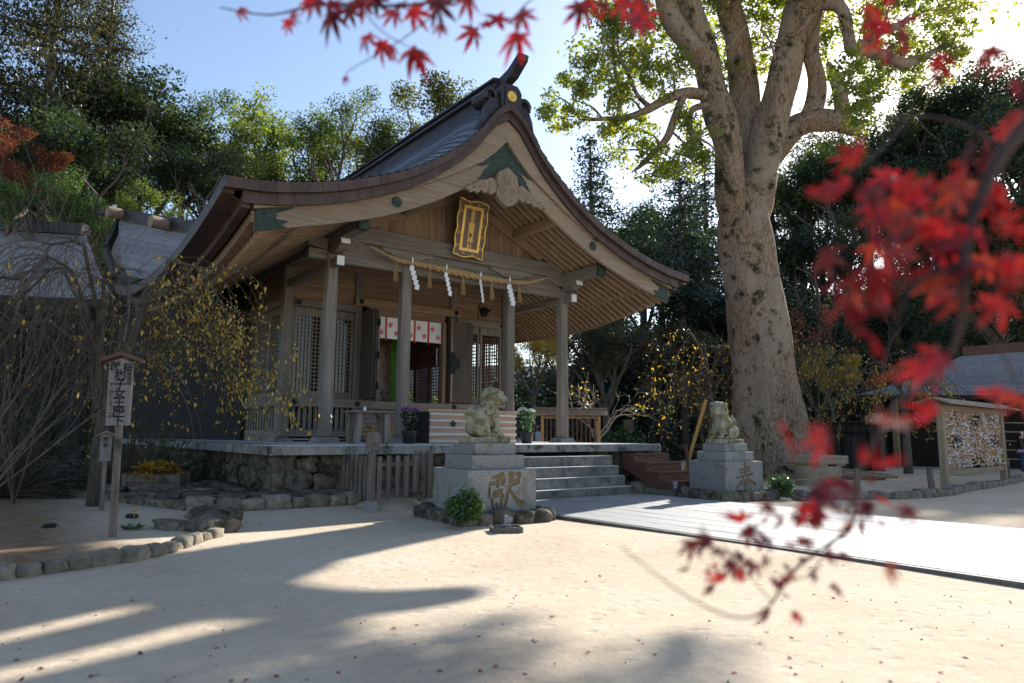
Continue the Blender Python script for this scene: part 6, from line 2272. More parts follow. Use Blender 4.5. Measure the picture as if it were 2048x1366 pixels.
def limb(name, P, n=18, D0=CD, taper_end=None, mat='bark_camphor', lump=.05, seed=0):
    """P: (px, py, width px, depth offset); smoothed and lumpy"""
    rg_ = random.Random(seed)
    ph = [rg_.uniform(0, 6.28) for _ in range(8)]
    P = np.array(P, float)
    k = len(P)
    T = np.linspace(0, k - 1, (k - 1) * 5 + 1)
    rows = []
    cen, rad = [], []
    for t in T:
        i = int(min(k - 2, t))
        s = t - i
        p0, p1, p2, p3 = P[max(i - 1, 0)], P[i], P[i + 1], P[min(i + 2, k - 1)]
        q = .5 * (2 * p1 + (p2 - p0) * s + (2 * p0 - 5 * p1 + 4 * p2 - p3) * s * s + (3 * p1 - p0 - 3 * p2 + p3) * s ** 3)
        D = D0 + q[3]
        cen.append(at(q[0], q[1], D))
        rad.append(max(.01, q[2] / 2 / FPX * D))
    m = MB()
    pts = [np.array(c) for c in cen]
    kk = len(pts)
    tt = [pts[min(i + 1, kk - 1)] - pts[max(i - 1, 0)] for i in range(kk)]
    tt = [q / np.linalg.norm(q) for q in tt]
    ref = _fw
    u = np.cross(tt[0], ref)
    u /= np.linalg.norm(u)
    for i in range(kk):
        u = u - tt[i] * (u @ tt[i])
        u /= np.linalg.norm(u)
        v_ = np.cross(tt[i], u)
        ring_ = []
        for j in range(n):
            a_ = 2 * math.pi * j / n
            l_ = 1 + lump * (math.sin(3 * a_ + ph[0] + .35 * i) + .8 * math.sin(5 * a_ + ph[1] - .25 * i) + .7 * math.sin(2 * a_ + ph[2] + .6 * i) + .5 * math.sin(8 * a_ + ph[3] + .15 * i))
            ring_.append(pts[i] + rad[i] * l_ * (math.cos(a_) * u + math.sin(a_) * v_))
        rows.append(ring_)
    m.grid(rows, close=True)
    b = len(m.v) - n
    m.f.append(tuple(range(b, b + n)))
    return obj(name, m, mat, cph, smooth=True)


trunk = limb('trunk', [(1556, 985, 330, 0), (1552, 945, 230, 0), (1543, 905, 178, 0), (1536, 850, 144, 0), (1531, 780, 126, 0), (1524, 700, 118, 0), (1511, 610, 114, 0), (1498, 530, 107, 0), (1489, 460, 102, 0), (1489, 410, 92, 0), (1490, 375, 66, .1), (1497, 345, 30, .2)], 30, lump=.035, seed=1)
limb('limb', [(1480, 480, 40, .0), (1468, 430, 56, -.2), (1462, 390, 60, -.3), (1458, 340, 55, -.35), (1453, 280, 56, -.35), (1438, 225, 60, -.3), (1422, 165, 52, -.3), (1410, 110, 50, -.3), (1395, 55, 44, -.3), (1376, 0, 42, -.3), (1360, -60, 38, -.3), (1340, -140, 30, -.2), (1330, -230, 18, 0)], 20, lump=.05, seed=2)
limb('limb', [(1405, 125, 38, -.35), (1378, 85, 42, -.5), (1345, 45, 40, -.6), (1328, 0, 38, -.7), (1318, -60, 32, -.8), (1300, -140, 22, -.9), (1290, -230, 12, -1)], 16, seed=3)
limb('limb', [(1496, 500, 46, .1), (1506, 440, 60, .05), (1514, 390, 64, .0), (1525, 335, 64, 0), (1538, 270, 66, 0), (1553, 205, 62, 0), (1567, 145, 60, 0), (1583, 85, 60, 0), (1603, 30, 68, 0), (1622, -30, 64, 0), (1640, -110, 50, .2), (1660, -210, 34, .3), (1670, -320, 20, .3)], 20, lump=.05, seed=4)
limb('limb', [(1500, 400, 50, .5), (1500, 330, 54, .6), (1496, 260, 56, .7), (1490, 190, 58, .8), (1480, 120, 52, .8), (1470, 60, 48, .8), (1455, 0, 46, .8), (1438, -70, 40, .9), (1425, -160, 28, .9), (1420, -260, 16, .9)], 18, lump=.05, seed=5)
limb('limb', [(1515, 350, 50, .2), (1545, 300, 58, .2), (1575, 268, 54, .1), (1606, 246, 46, 0), (1650, 240, 42, -.1), (1690, 248, 38, -.2), (1712, 258, 30, -.2), (1720, 262, 16, -.2)], 18, lump=.06, seed=6)
limb('limb', [(1612, 250, 40, .0), (1630, 205, 38, .1), (1634, 160, 34, .2), (1622, 110, 32, .2), (1624, 60, 30, .2), (1634, 10, 28, .2), (1650, -60, 24, .2), (1660, -140, 16, .3)], 16, seed=7)
limb('limb', [(1690, 250, 30, -.2), (1684, 205, 28, -.3), (1676, 170, 26, -.4), (1664, 145, 20, -.4), (1656, 125, 10, -.4)], 14, seed=8)
limb('limb', [(1408, 190, 22, -.6), (1370, 186, 22, -.9), (1330, 200, 18, -1.1), (1290, 222, 15, -1.3), (1250, 236, 12, -1.5), (1205, 238, 9, -1.6), (1165, 240, 5, -1.7)], 10, seed=9)
limb('limb', [(1368, 188, 16, -.9), (1350, 235, 16, -1.1), (1334, 275, 15, -1.2), (1308, 305, 13, -1.3), (1285, 328, 10, -1.4), (1268, 342, 5, -1.4)], 10, seed=10)
limb('limb', [(1412, 210, 14, -.5), (1385, 220, 13, -.8), (1378, 250, 13, -.9), (1390, 275, 12, -.9), (1405, 292, 8, -.8)], 10, seed=11)
limb('limb', [(1600, 20, 30, -.2), (1640, 8, 26, -.4), (1675, 12, 26, -.6), (1692, 40, 22, -.7), (1697, 70, 22, -.8), (1706, 100, 26, -.9), (1735, 85, 22, -1), (1765, 62, 18, -1.1), (1800, 50, 14, -1.2), (1815, 35, 8, -1.2)], 12, seed=12)
limb('limb', [(1710, 100, 24, -.9), (1750, 104, 20, -1.), (1785, 118, 22, -.5), (1812, 126, 18, .2), (1850, 112, 14, 1.2), (1890, 90, 8, 2.2)], 12, seed=13)
limb('limb', [(1680, 10, 20, -.5), (1660, -10, 14, -.5), (1600, 60, 12, -.4), (1575, 70, 8, -.3)], 8, seed=14)
limb('limb', [(1235, 235, 8, -1.4), (1242, 190, 9, -1.4), (1230, 140, 8, -1.4), (1226, 80, 7, -1.4), (1235, 40, 4, -1.4)], 8, seed=15)
limb('limb', [(1300, 215, 12, -1.2), (1275, 190, 9, -1.4), (1262, 160, 8, -1.5), (1240, 110, 6, -1.6), (1232, 60, 3, -1.6)], 8, seed=16)
for (x0, y0, x1, y1) in ((1330, 200, 1300, 120), (1350, 190, 1330, 110), (1285, 225, 1240, 190), (1205, 238, 1150, 200), (1190, 240, 1120, 235), (1320, 290, 1280, 260), (1300, 310, 1240, 300), (1340, 260, 1390, 330), (1290, 325, 1340, 340), (1160, 240, 1110, 190), (1240, 130, 1200, 80), (1235, 100, 1280, 50), (1395, 275, 1440, 320), (1800, 50, 1880, 10), (1760, 65, 1780, -10), (1850, 112, 1900, 150), (1700, 60, 1660, 30), (1675, 175, 1620, 150), (1680, 190, 1730, 160), (1550, 120, 1520, 60), (1450, 100, 1500, 40), (1560, 90, 1500, 110)):
    limb('twig', [(x0, y0, 6, -1.2), ((x0 + x1) / 2 + 6, (y0 + y1) / 2 - 5, 4, -1.3), (x1, y1, 2, -1.4)], 5, seed=x0)
# foliage: clusters (px, py, radius px, depth offset, share)
CL = []
for (px, py, r_, do) in [(1130, 190, 42, -1.5), (1115, 225, 34, -1.4), (1165, 150, 42, -1.6), (1200, 190, 42, -1.4), (1180, 110, 34, -1.7), (1215, 70, 34, -1.5), (1245, 35, 34, -1.4), (1235, 120, 40, -1.5), (1275, 150, 44, -1.4), (1300, 110, 36, -1.4), (1320, 160, 38, -1.3), (1265, 195, 36, -1.2), (1350, 130, 34, -1.1), (1160, 215, 34, -1.6), (1230, 270, 34, -1.4), (1260, 300, 40, -1.3), (1300, 270, 38, -1.2), (1290, 330, 36, -1.4), (1330, 320, 32, -1.3), (1240, 245, 30, -1.3), (1360, 290, 34, -1.1), (1390, 320, 32, -1.), (1410, 290, 30, -.9), (1380, 250, 28, -1), (1255, 60, 30, -1.4), (1290, 20, 36, -1.2), (1200, 20, 30, -1.5),
                          (1400, 20, 30, .8), (1440, 90, 40, 1.2), (1460, 30, 40, 1.3), (1520, 60, 44, 1.2), (1510, 120, 34, 1.2), (1540, 20, 40, 1.1), (1440, 150, 30, 1.1), (1560, 160, 26, 1.2), (1660, 30, 40, .8), (1650, 90, 26, .8),
                          (1695, 130, 34, -2.5), (1700, 180, 40, -3), (1735, 190, 36, -3), (1720, 228, 30, -3),
                          (1790, 30, 50, 0), (1850, 20, 56, 1), (1900, 50, 46, 2), (1830, 80, 50, 1.), (1890, 100, 46, 2), (1740, 30, 44, -.5), (1760, 90, 44, 0.), (1870, 130, 40, 2.5), (1800, 140, 44, 1.), (1920, 80, 34, 3), (1770, -20, 50, 0), (1880, -30, 50, 2), (1850, 60, 50, 3), (1890, 30, 50, 3.5), (1835, 120, 40, 2.5), (1905, 120, 34, 3), (1780, 110, 40, 2.), (1930, 20, 30, 3), (1762, 148, 26, 2.5), (1785, 132, 30, 3), (1745, 160, 22, 2.5), (1815, 150, 30, 3)]:
    CL.append((px, py, r_, do))
cc, rr_ = [], []
for px, py, r_, do in CL:
    D = CD + do
    for q in range(9):
        a_ = RNG.uniform(0, 6.28)
        rq = r_ * RNG.uniform(0, 1) ** .5
        cc.append(at(px + rq * math.cos(a_), py + rq * math.sin(a_), D + RNG.normal(0, .35)))
C = clump_leaves(np.random.default_rng(5), np.array(cc), .22, 60, .75, .1)
tag(obj('foliage', leaf_quads('foliage', C - WORLDV(cph), .1, 'leaf_camphor', .2, .55), None, cph), kind='stuff')
# the rest of the crown, above and around the frame
cc = []
rg_ = np.random.default_rng(8)
base = WORLDV(cph)
for q in range(240):
    a_ = rg_.uniform(0, 6.28)
    rad = rg_.uniform(0, 5.2) ** 1
    z = rg_.uniform(11.6, 15.5) - rad * .25
    cc.append(base + np.array([math.cos(a_) * rad - .5, math.sin(a_) * rad - 1.0, z]))
C = clump_leaves(rg_, np.array(cc), .75, 90, .6, .1)
tag(obj('foliage', leaf_quads('foliage', C - base, .16, 'leaf_camphor', .3, .55), None, cph), kind='stuff')
# surface roots
for k, (x, y) in enumerate([(8.6, -2.6), (7.9, -2.2), (9.6, -3.2), (10.8, -2.9), (9.0, -1.2)]):
    p0 = base + np.array([0, 0, .1])
    e = np.array([x, y, .0])
    dd = e - p0
    pts = [p0 + dd * t + np.array([.08 * math.sin(5 * t + k), .08 * math.cos(4 * t + k), .18 * (1 - t) ** 2 + .03]) for t in np.linspace(.2, 1, 7)]
    obj('root', MB().tube(pts, [.24, .2, .16, .13, .1, .07, .03], 8), 'bark_camphor', cph, smooth=True)


# ------------------------------------------------------------------ weeping cherries and bare trees
def weeping(name, loc, H, Rw, seed, lb, nl=9, twigs=26, leaves=700, leafside=None, mat='leaf_gold', bark='twig', lsize=.05, r0=.07, hang=1.3, tr=.0055, lean=(0, 0), trunk_mat='bark', ntrunk=.55):
    rng = np.random.default_rng(seed)
    t = thing(name, loc, lb, 'tree')
    L = np.array(loc, float)
    trunk_top = L + [lean[0], lean[1], H * ntrunk]
    obj('trunk', MB().tube([L - [0, 0, .1], L + np.array([lean[0] * .3, lean[1] * .3, H * ntrunk * .4]), L + np.array([lean[0] * .6 + .03, lean[1] * .6, H * ntrunk * .75]), trunk_top], [r0 * 1.25, r0, r0 * .85, r0 * .7], 12), trunk_mat, t, smooth=True)
    m = MB()
    lp = []
    for k in range(nl):
        a_ = 2 * math.pi * k / nl + rng.uniform(-.3, .3)
        z0 = trunk_top - [0, 0, H * ntrunk * rng.uniform(0, .45)]
        rr = Rw * rng.uniform(.6, 1.05)
        apex = rng.uniform(.3, .5)
        zt = H * (rng.uniform(.86, 1.02) if k % 2 else rng.uniform(.62, .95))
        pts = []
        for s in np.linspace(0, 1, 9):
            x = rr * s
            z = z0[2] - L[2] + (zt - (z0[2] - L[2])) * math.sin(min(1, s / apex) * math.pi / 2) if s < apex else zt - (s - apex) ** 1.6 / (1 - apex) ** 1.6 * H * rng.uniform(.3, .4)
            pts.append(np.array([z0[0] + math.cos(a_) * x, z0[1] + math.sin(a_) * x, L[2] + z]) + rng.normal(0, .07, 3) * H * .25)
        m.tube(pts, [r0 * .38 * (1 - .09 * i) for i in range(9)], 6, cap=False)
        for q in range(twigs):
            i = rng.integers(2, 9)
            p = pts[i].copy()
            d = np.array([math.cos(a_ + rng.normal(0, .9)), math.sin(a_ + rng.normal(0, .9)), rng.uniform(.1, .7)])
            ln = hang * rng.uniform(.5, 1.15)
            w_ = [p]
            n_ = 8
            for j in range(n_):
                d = d + np.array([0, 0, -.36]) + rng.normal(0, .1, 3)
                d /= np.linalg.norm(d)
                nx_ = w_[-1] + d * ln / n_
                if nx_[2] < L[2] + .12:
                    break
                w_.append(nx_)
            if len(w_) < 3:
                continue
            m.tube(w_, [tr * (1.5 - j / n_) for j in range(len(w_))], 3, cap=False)
            for b in range(rng.integers(2, 5)):
                j = rng.integers(1, len(w_) - 1)
                e = np.array([rng.normal(), rng.normal(), -.6])
                e /= np.linalg.norm(e)
                w2 = [w_[j], w_[j] + e * ln * .12 + [0, 0, .01], w_[j] + e * ln * .2 + [0, 0, -.07 * ln]]
                m.tube(w2, [tr * .7, tr * .6, tr * .4], 3, cap=False)
                w_ += [w2[-1]]
            for j in range(1, len(w_)):
                lp.append(w_[j])
    tag(obj('branches', m, bark, t, smooth=True), kind='stuff')
    lp = np.array(lp)
    if leafside is not None:
        wt = leafside(lp)
        lp = lp[rng.uniform(0, 1, len(lp)) < wt]
    if len(lp) and leaves:
        C = lp[rng.integers(0, len(lp), leaves)] + rng.normal(0, .03, (leaves, 3)) * (lsize / .05)
        h_ = leaves // 4
        tag(obj('leaves', leaf_quads('leaves', C[h_:] - L, lsize, mat, .1, .45, rng, droop=1.), None, t), kind='stuff')
        tag(obj('green_leaves', leaf_quads('green_leaves', C[:h_] - L, lsize, 'leaf_fresh', .1, .45, rng, droop=1.), None, t), kind='stuff')
    return t


weeping('weeping_cherry', (-5.95, -1.42, gz(-5.95, -1.42)), 3.1, 2.15, 41, 'leafy weeping cherry, a tangle of grey twigs and yellow leaves left of the hall', 13, 30, 3000, lambda p: np.clip((p[:, 0] + 6.2) / 1.5, .04, 1) * np.clip((p[:, 2] - .5) / 1., .2, 1), hang=1.35, r0=.075, trunk_mat='bark_left', tr=.0036, lsize=.062)
weeping('weeping_cherry', tuple(at(1422, 866, 18.8) * [1, 1, 0]), 3.9, 1.7, 42, 'weeping cherry with yellow leaves left of the great trunk, behind the right lion', 7, 20, 900, None, hang=1.9, r0=.09, lsize=.085, tr=.008)
weeping('weeping_cherry', tuple(at(1600, 866, 21) * [1, 1, 0]), 4.4, 1.2, 43, 'weeping cherry with yellow leaves showing just right of the great trunk', 6, 16, 700, None, hang=1.8, lsize=.09, tr=.008)
weeping('weeping_cherry', tuple(at(1812, 866, 19.3) * [1, 1, 0]), 3.35, 1.55, 44, 'weeping cherry with many golden leaves beside the paper-tied rack', 7, 13, 1900, lambda p: np.clip(1.25 - p[:, 2] / 2.9, .1, 1), hang=1.6, lsize=.08, tr=.008, r0=.1)


def bare(name, loc, H, seed, lb, spread=.8, r=.05, depth=4, leaves=0, mat='leaf_yellowgreen', lsize=.08, lean=(0, 0, 1), first=.45, up=.05, bark='twig', kids=(2, 4), shrink=.7):
    rng = np.random.default_rng(seed)
    t = thing(name, loc, lb, 'tree')
    br, tips = [], []
    L = np.array(loc, float)
    d = np.array(lean, float)
    d /= np.linalg.norm(d)
    e = L + d * H * first
    tr_ = ([L - [0, 0, .1], L + d * H * first * .5 + rng.normal(0, .02, 3), e], [r, r * .8, r * .7])
    obj('trunk', MB().tube(*tr_, 10), bark, t, smooth=True)
    for k in range(5):
        a_ = k * 1.257 + rng.uniform(-.3, .3)
        grow(rng, e - d * rng.uniform(0, H * first * .3), (math.cos(a_) * spread, math.sin(a_) * spread, .6), H * .35, r * .5, depth - 1, br, tips, .65, kids, up, 4, .15, shrink)
    m = MB()
    for pts, rad in br:
        m.tube(pts, [max(q, .0045) for q in rad], 5 if rad[0] > .02 else 3, cap=False)
    tag(obj('branches', m, bark, t, smooth=True), kind='stuff')
    if leaves:
        C = np.array(tips)[rng.integers(0, len(tips), leaves)] + rng.normal(0, lsize * .8, (leaves, 3))
        tag(obj('leaves', leaf_quads('leaves', C - L, lsize, mat, .3, .6, rng), None, t), kind='stuff')
    return t


bare('bare_tree', tuple(at(1196, 866, 19) * [1, 1, 0]), 2.4, 51, 'small bare pale-barked tree behind the platform, right of the right front column', .9, .055, 4, 60, lsize=.09, up=.02, bark='twig_pale')
bare('red_maple', tuple(at(1640, 866, 24) * [1, 1, 0]), 5.4, 52, 'slim maple with orange-red tufts of leaves right of the great trunk', .5, .08, 3, 1500, 'leaf_rust', .13, up=.14, first=.4)
# long bare stems leaning in from the left edge
for i, (px, D, ln, H, sd_, lb) in enumerate([(-40, 7.6, (.35, .25, 1), 3.0, 61, 'bare shrub with long pale stems leaning in from the left edge'), (40, 8.6, (.2, .1, 1), 3.3, 62, 'bare grey-stemmed shrub left of the sign post'), (-90, 6.6, (.8, .3, .8), 2.7, 63, 'bare shrub at the left edge whose stems slant far to the right')]):
    q = at(px, 866, D)
    t = thing('bare_shrub', (q[0], q[1], gz(q[0], q[1])), lb, 'shrub')
    rng = np.random.default_rng(sd_)
    br, tips = [], []
    for k in range(5):
        a_ = rng.uniform(0, 6.28)
        d = np.array([math.cos(a_) * .35, math.sin(a_) * .35, 1]) + np.array(ln) * [1, 1, 0]
        grow(rng, (q[0], q[1], gz(q[0], q[1])), d, H * .62, .013, 3, br, tips, .42, (2, 4), .03, 6, .1, .62)
    m = MB()
    for pts, rad in br:
        m.tube(pts, [max(x_, .0016) for x_ in rad], 5 if rad[0] > .012 else 3, cap=False)
    tag(obj('stems', m, 'twig', t, smooth=True), kind='stuff')

# ------------------------------------------------------------------ leafy shrubs
def whorls(name, loc, lb, n, R3, seed, mat='leaf_rhodo', L=.1, group=None):
    """shrub whose long leaves stand in rosettes at the twig ends"""
    rng = np.random.default_rng(seed)
    t = thing(name, loc, lb, 'shrub', group)
    C, U, V = [], [], []
    m = MB()
    base = np.array(loc, float)
    for k in range(n):
        d = rdirs(1, rng)[0]
        d[2] = abs(d[2])
        p = base + d * np.array(R3) * rng.uniform(.55, 1)
        m.tube([base + [0, 0, .02], base + (p - base) * .6 + [0, 0, .04], p], [.009, .006, .003], 4, cap=False)
        for q in range(rng.integers(7, 11)):
            a_ = q * .7 + rng.uniform(-.2, .2)
            dd = np.array([math.cos(a_), math.sin(a_), rng.uniform(-.35, .5)])
            dd /= np.linalg.norm(dd)
            l_ = L * rng.uniform(.7, 1.15)
            sd__ = np.cross(dd, [0, 0, 1.])
            sd__ /= np.linalg.norm(sd__)
            C.append(p + dd * l_ * .5)
            U.append(dd * l_ * .5)
            V.append(sd__ * l_ * .13)
    tag(obj('stems', m, 'twig', t), kind='stuff')
    tag(obj('leaves', quads_mesh('leaves', np.array(C) - base, np.array(U), np.array(V), mat), None, t), kind='stuff')


whorls('rhododendron', (-5.35, .55, .1), 'rhododendron with rosettes of long leaves behind the tall sign post', 230, (1.1, .8, 1.15), 1)
whorls('rhododendron', (-4.75, 1.2, .1), 'rhododendron with yellowing rosettes below the weeping twigs, by the platform corner', 200, (.9, .9, 1.1), 2)
whorls('rhododendron', (-6.7, .6, .1), 'dark rhododendron at the left edge behind the bare stems', 260, (1.2, 1., 1.4), 3, 'leaf_dark')
whorls('rhododendron', (-7.3, 2.6, .1), 'large dark rhododendron under the eave of the side hall', 300, (1.6, 1.3, 1.9), 4, 'leaf_dark', .13)
whorls('fern', (-5.07, -.25, .36), 'yellow-brown fern spilling from the plank planter', 70, (.36, .28, .25), 5, 'leaf_gold', .12)


def bush(loc, r, n, lb, seed, mat='leaf_shrub', size=.042):
    rng = np.random.default_rng(seed)
    t = thing('small_bush', loc, lb, 'bush', 'small clipped bushes at the pedestals')
    d = rdirs(n, rng)
    C = d * (rng.uniform(.2, 1.1, (n, 1)) ** .5) * r * (1 + .16 * np.sin(5 * d[:, :1] + seed) + .13 * np.sin(7 * d[:, 1:2] + 2 * seed) * np.cos(6 * d[:, 2:]) + .1 * (rng.uniform(0, 1, (n, 1)) ** 4))
    C[:, 2] = C[:, 2] * .85 + r * .7
    C = C[C[:, 2] > -.0]
    m = MB()
    for k in range(26):
        e = C[rng.integers(0, len(C))] * .85
        m.tube([(0, 0, 0), (e[0] * .5, e[1] * .5, e[2] * .6), tuple(e)], [.008, .005, .003], 4)
    L = np.array(loc)
    m.v = [tuple(np.array(q) + L) for q in m.v]
    obj('stems', m, 'twig', t)
    tag(obj('leaves', leaf_quads('leaves', C, size, mat, .4, .5, rng), None, t), kind='stuff')


bush((-2.95, -4.75, .08), .2, 3600, 'round glossy green bush in front of the corner of the left pedestal', 1)
bush((3.2, -4.55, .05), .2, 2800, 'bright green bush at the right front of the right pedestal', 2)
gp_ = thing('ground_plant', (-5.85, -3.35, .05), 'low green leafy plant with one yellow flower at the foot of the sign post', 'plant')
rng = np.random.default_rng(4)
C, U, V = [], [], []
for k in range(14):
    a_ = k * .9
    d = np.array([math.cos(a_), math.sin(a_), .25 + .2 * rng.uniform()])
    C.append(d * .07)
    U.append(d * .06)
    V.append(np.cross(d, [0, 0, 1.]) * .035)
obj('leaves', quads_mesh('leaves', np.array(C), np.array(U), np.array(V), 'leaf_shrub'), None, gp_)['kind'] = 'stuff'
obj('flower', leaf_quads('flower', rng.normal(0, .018, (24, 3)) + [0, 0, .16], .03, 'leaf_gold'), None, gp_)
obj('flower_stalk', MB().tube([(-5.85, -3.35, .05), (-5.85, -3.35, .2)], .003, 4), 'leaf_shrub', gp_)
for (x, y, z, r_, lb) in ((-2.72, -2.45, .1, .3, 'thin sapling with a few leaves standing inside the small picket fence'),):
    t = thing('sapling', (x, y, z), lb, 'sapling')
    obj('stem', MB().tube([(x, y, z), (x + .01, y, z + .35), (x + .03, y, z + .72)], [.009, .007, .004], 6), 'twig', t)
    C = np.array([x, y, z]) + np.array([[.03, 0, .7]]) + rng.normal(0, .045, (60, 3))
    tag(obj('leaves', leaf_quads('leaves', C - WORLDV(t), .045, 'leaf_shrub'), None, t), kind='stuff')

# ------------------------------------------------------------------ fallen leaves and pebbles on the sand
rng = np.random.default_rng(12)


def star(r, lobes=5, curl_=.25):
    ang = [0, 42, -42, 84, -84, 132, -132][:7]
    ang = sorted(ang)
    rl = {0: 1., 42: .9, -42: .9, 84: .68, -84: .68, 132: .4, -132: .4}
    ol = []
    for i, a in enumerate(ang):
        L_ = rl[a] * r
        ra = R(a)
        c_, s_ = math.cos(ra), math.sin(ra)
        w_ = .13 * L_ / rl[a] ** .3
        for (u_, v_) in ((.55 * L_, -w_), (L_, 0), (.55 * L_, w_)):
            ol.append((u_ * c_ - v_ * s_, u_ * s_ + v_ * c_))
        if i < 6:
            am = R((a + ang[i + 1]) / 2)
            ol.append((.27 * r * math.cos(am), .27 * r * math.sin(am)))
    ol.append((-.12 * r, 0.))
    vs = [(0, 0, 0)] + [(x, y, -curl_ * (x * x + y * y) / r + .06 * r * math.sin(3 * math.atan2(y, x))) for x, y in ol]
    n_ = len(ol)
    fs = [(0, i + 1, (i + 1) % n_ + 1) for i in range(n_)]
    return vs, fs


m1, m2, m3 = MB(), MB(), MB()
for k in range(80):
    px, py = rng.uniform(-100, 2148), 985 + 400 * rng.uniform() ** .8
    d_ = ray(px, py)
    q = CAM + d_ * ((.0 - CAM[2]) / d_[2])
    if q[1] > -3.0 and not (-4.6 < q[0] < -3.2 and q[1] < -2):
        continue
    z = max(gz(q[0], q[1]), .036 if X0 < q[0] < X1 and q[1] < YN else 0) + .006
    vs, fs = star(rng.uniform(.016, .027), curl_=rng.uniform(-.5, .6))
    M = Matrix.Translation((q[0], q[1], z)) @ Matrix.Rotation(rng.uniform(0, 6.28), 4, 'Z') @ Matrix.Rotation(rng.normal(0, .35), 4, 'X')
    (m1 if k % 5 else m3).add([tuple(M @ Vector(v)) for v in vs], fs)
tag(obj('fallen_leaves', m1, 'leaf_red'), kind='stuff')
tag(obj('fallen_leaves', m3, 'leaf_rust'), kind='stuff')
for k in range(200):
    px, py = rng.uniform(-100, 2148), 1000 + 380 * rng.uniform()
    d_ = ray(px, py)
    q = CAM + d_ * (-CAM[2] / d_[2])
    if X0 - .1 < q[0] < X1 + .1 or q[1] > -3.2:
        continue
    s_ = rng.uniform(.003, .008)
    stone(m2, (q[0], q[1], gz(q[0], q[1]) + s_ * .2), (s_ * 1.5, s_ * 1.2, s_), k, 1, .4, .2)
tag(obj('pebbles', m2, 'kerb_stone'), kind='stuff')

# ------------------------------------------------------------------ red maple hanging into the picture close to the lens
mp = thing('red_maple_tree', tuple((CAM + _fw * 1.2 + _r0 * 1.75) * [1, 1, 0]), 'maple whose blurred twigs of red star leaves hang in front of everything', 'tree')
tb_ = WORLDV(mp)
obj('trunk', MB().tube([tb_ - [0, 0, .1], tb_ + np.array([.03, 0, .8]), tb_ + np.array([0, .05, 1.6]), tb_ + np.array([-.1, .05, 2.6])], [.09, .075, .06, .035], 12), 'twig_dark', mp, smooth=True)
LEAFM = []
for k in range(4):
    vs, fs = star(1., curl_=(.25, .5, -.2, .8)[k])
    me = bpy.data.meshes.new('leaf')
    me.from_pydata(vs, [], fs)
    for mn in ('leaf_red', 'leaf_red', 'leaf_red', 'leaf_red_dark' if k % 2 else 'leaf_red_orange'):
        m_ = me.copy()
        m_.materials.append(MATS[mn])
        LEAFM.append(m_)
rg_ = np.random.default_rng(99)


def mleaf(px, py, D, size, face=.55, ang=None):
    dark = py > 930
    p = at(px, py, D)
    n_ = -_fw * face + rdirs(1, rg_)[0] * (1 - face) * 1.3
    n_ /= np.linalg.norm(n_)
    x_ = np.array([0, 0, -1.]) + rdirs(1, rg_)[0] * .7 if ang is None else _rt * math.cos(ang) + _up * math.sin(ang)
    x_ = x_ - n_ * (x_ @ n_)
    x_ /= np.linalg.norm(x_)
    y_ = np.cross(n_, x_)
    o = bpy.data.objects.new('leaf', LEAFM[rg_.integers(0, 16) if not dark or rg_.uniform() < .4 else 7])
    COL.objects.link(o)
    o.parent = mp
    q = p - tb_
    s = size
    o.matrix_local = Matrix(((x_[0] * s, y_[0] * s, n_[0] * s, q[0]), (x_[1] * s, y_[1] * s, n_[1] * s, q[1]), (x_[2] * s, y_[2] * s, n_[2] * s, q[2]), (0, 0, 0, 1)))
    return p


def twig(P, r0, r1, nm='twig'):
    """P: (px, py, D)"""
    pts = [at(*q) for q in P]
    out = []
    for i in range(len(pts) - 1):
        for s in (0, .33, .66):
            p0, p1, p2, p3 = pts[max(i - 1, 0)], pts[i], pts[i + 1], pts[min(i + 2, len(pts) - 1)]
            out.append(.5 * (2 * p1 + (p2 - p0) * s + (2 * p0 - 5 * p1 + 4 * p2 - p3) * s * s + (3 * p1 - p0 - 3 * p2 + p3) * s ** 3))
    out.append(pts[-1])
    obj(nm, MB().tube(out, list(np.linspace(r0, r1, len(out))), 7), 'twig_dark', mp, smooth=True)


S = .036
tops = [(575, 60, 1), (560, 15, .9), (500, -5, .9), (640, 40, .7), (690, 5, .8), (840, 55, .75), (870, 20, .7), (920, 45, .9), (1030, 15, .95), (720, 155, .7), (785, 190, .85), (820, 215, .5), (915, 215, 1), (940, 245, .6), (1040, 110, .5), (1180, 130, .9), (1285, 75, .95), (1385, 60, .8), (1375, 150, 1), (170, 40, .5), (380, 95, .6), (395, 65, .4), (625, 335, .35), (1150, -5, .8), (1640, 25, .9), (1670, 5, .8), (1740, 15, .6), (1830, 5, .9), (1900, 50, 1), (1910, 25, .9), (1880, 90, .8), (1870, 10, .8), (460, 5, .6), (760, -10, .8), (1000, -20, .8), (1230, 100, .6)]
for x, y, s in tops:
    mleaf(x / 2.156 + 400, y / 2.156, 1.35 + rg_.uniform(-.12, .12), S * s * 1.45, .7)
twig([(2300, -260, 1.3), (1900, -110, 1.35), (1500, -60, 1.35), (1100, -30, 1.35), (820, 10, 1.35), (640, 10, 1.35), (540, 30, 1.4), (440, 15, 1.4)], .006, .0012, 'branch')
twig([(1100, -30, 1.35), (1040, 20, 1.35), (1030, 60, 1.35)], .0016, .0009)
twig([(900, 0, 1.35), (830, 60, 1.35), (770, 100, 1.35), (700, 140, 1.4), (690, 155, 1.4)], .0016, .0007)
twig([(720, 10, 1.35), (760, 60, 1.35), (820, 95, 1.35)], .0014, .0008)
twig([(1400, -50, 1.35), (1280, 10, 1.35), (1270, 50, 1.35)], .0016, .0008)
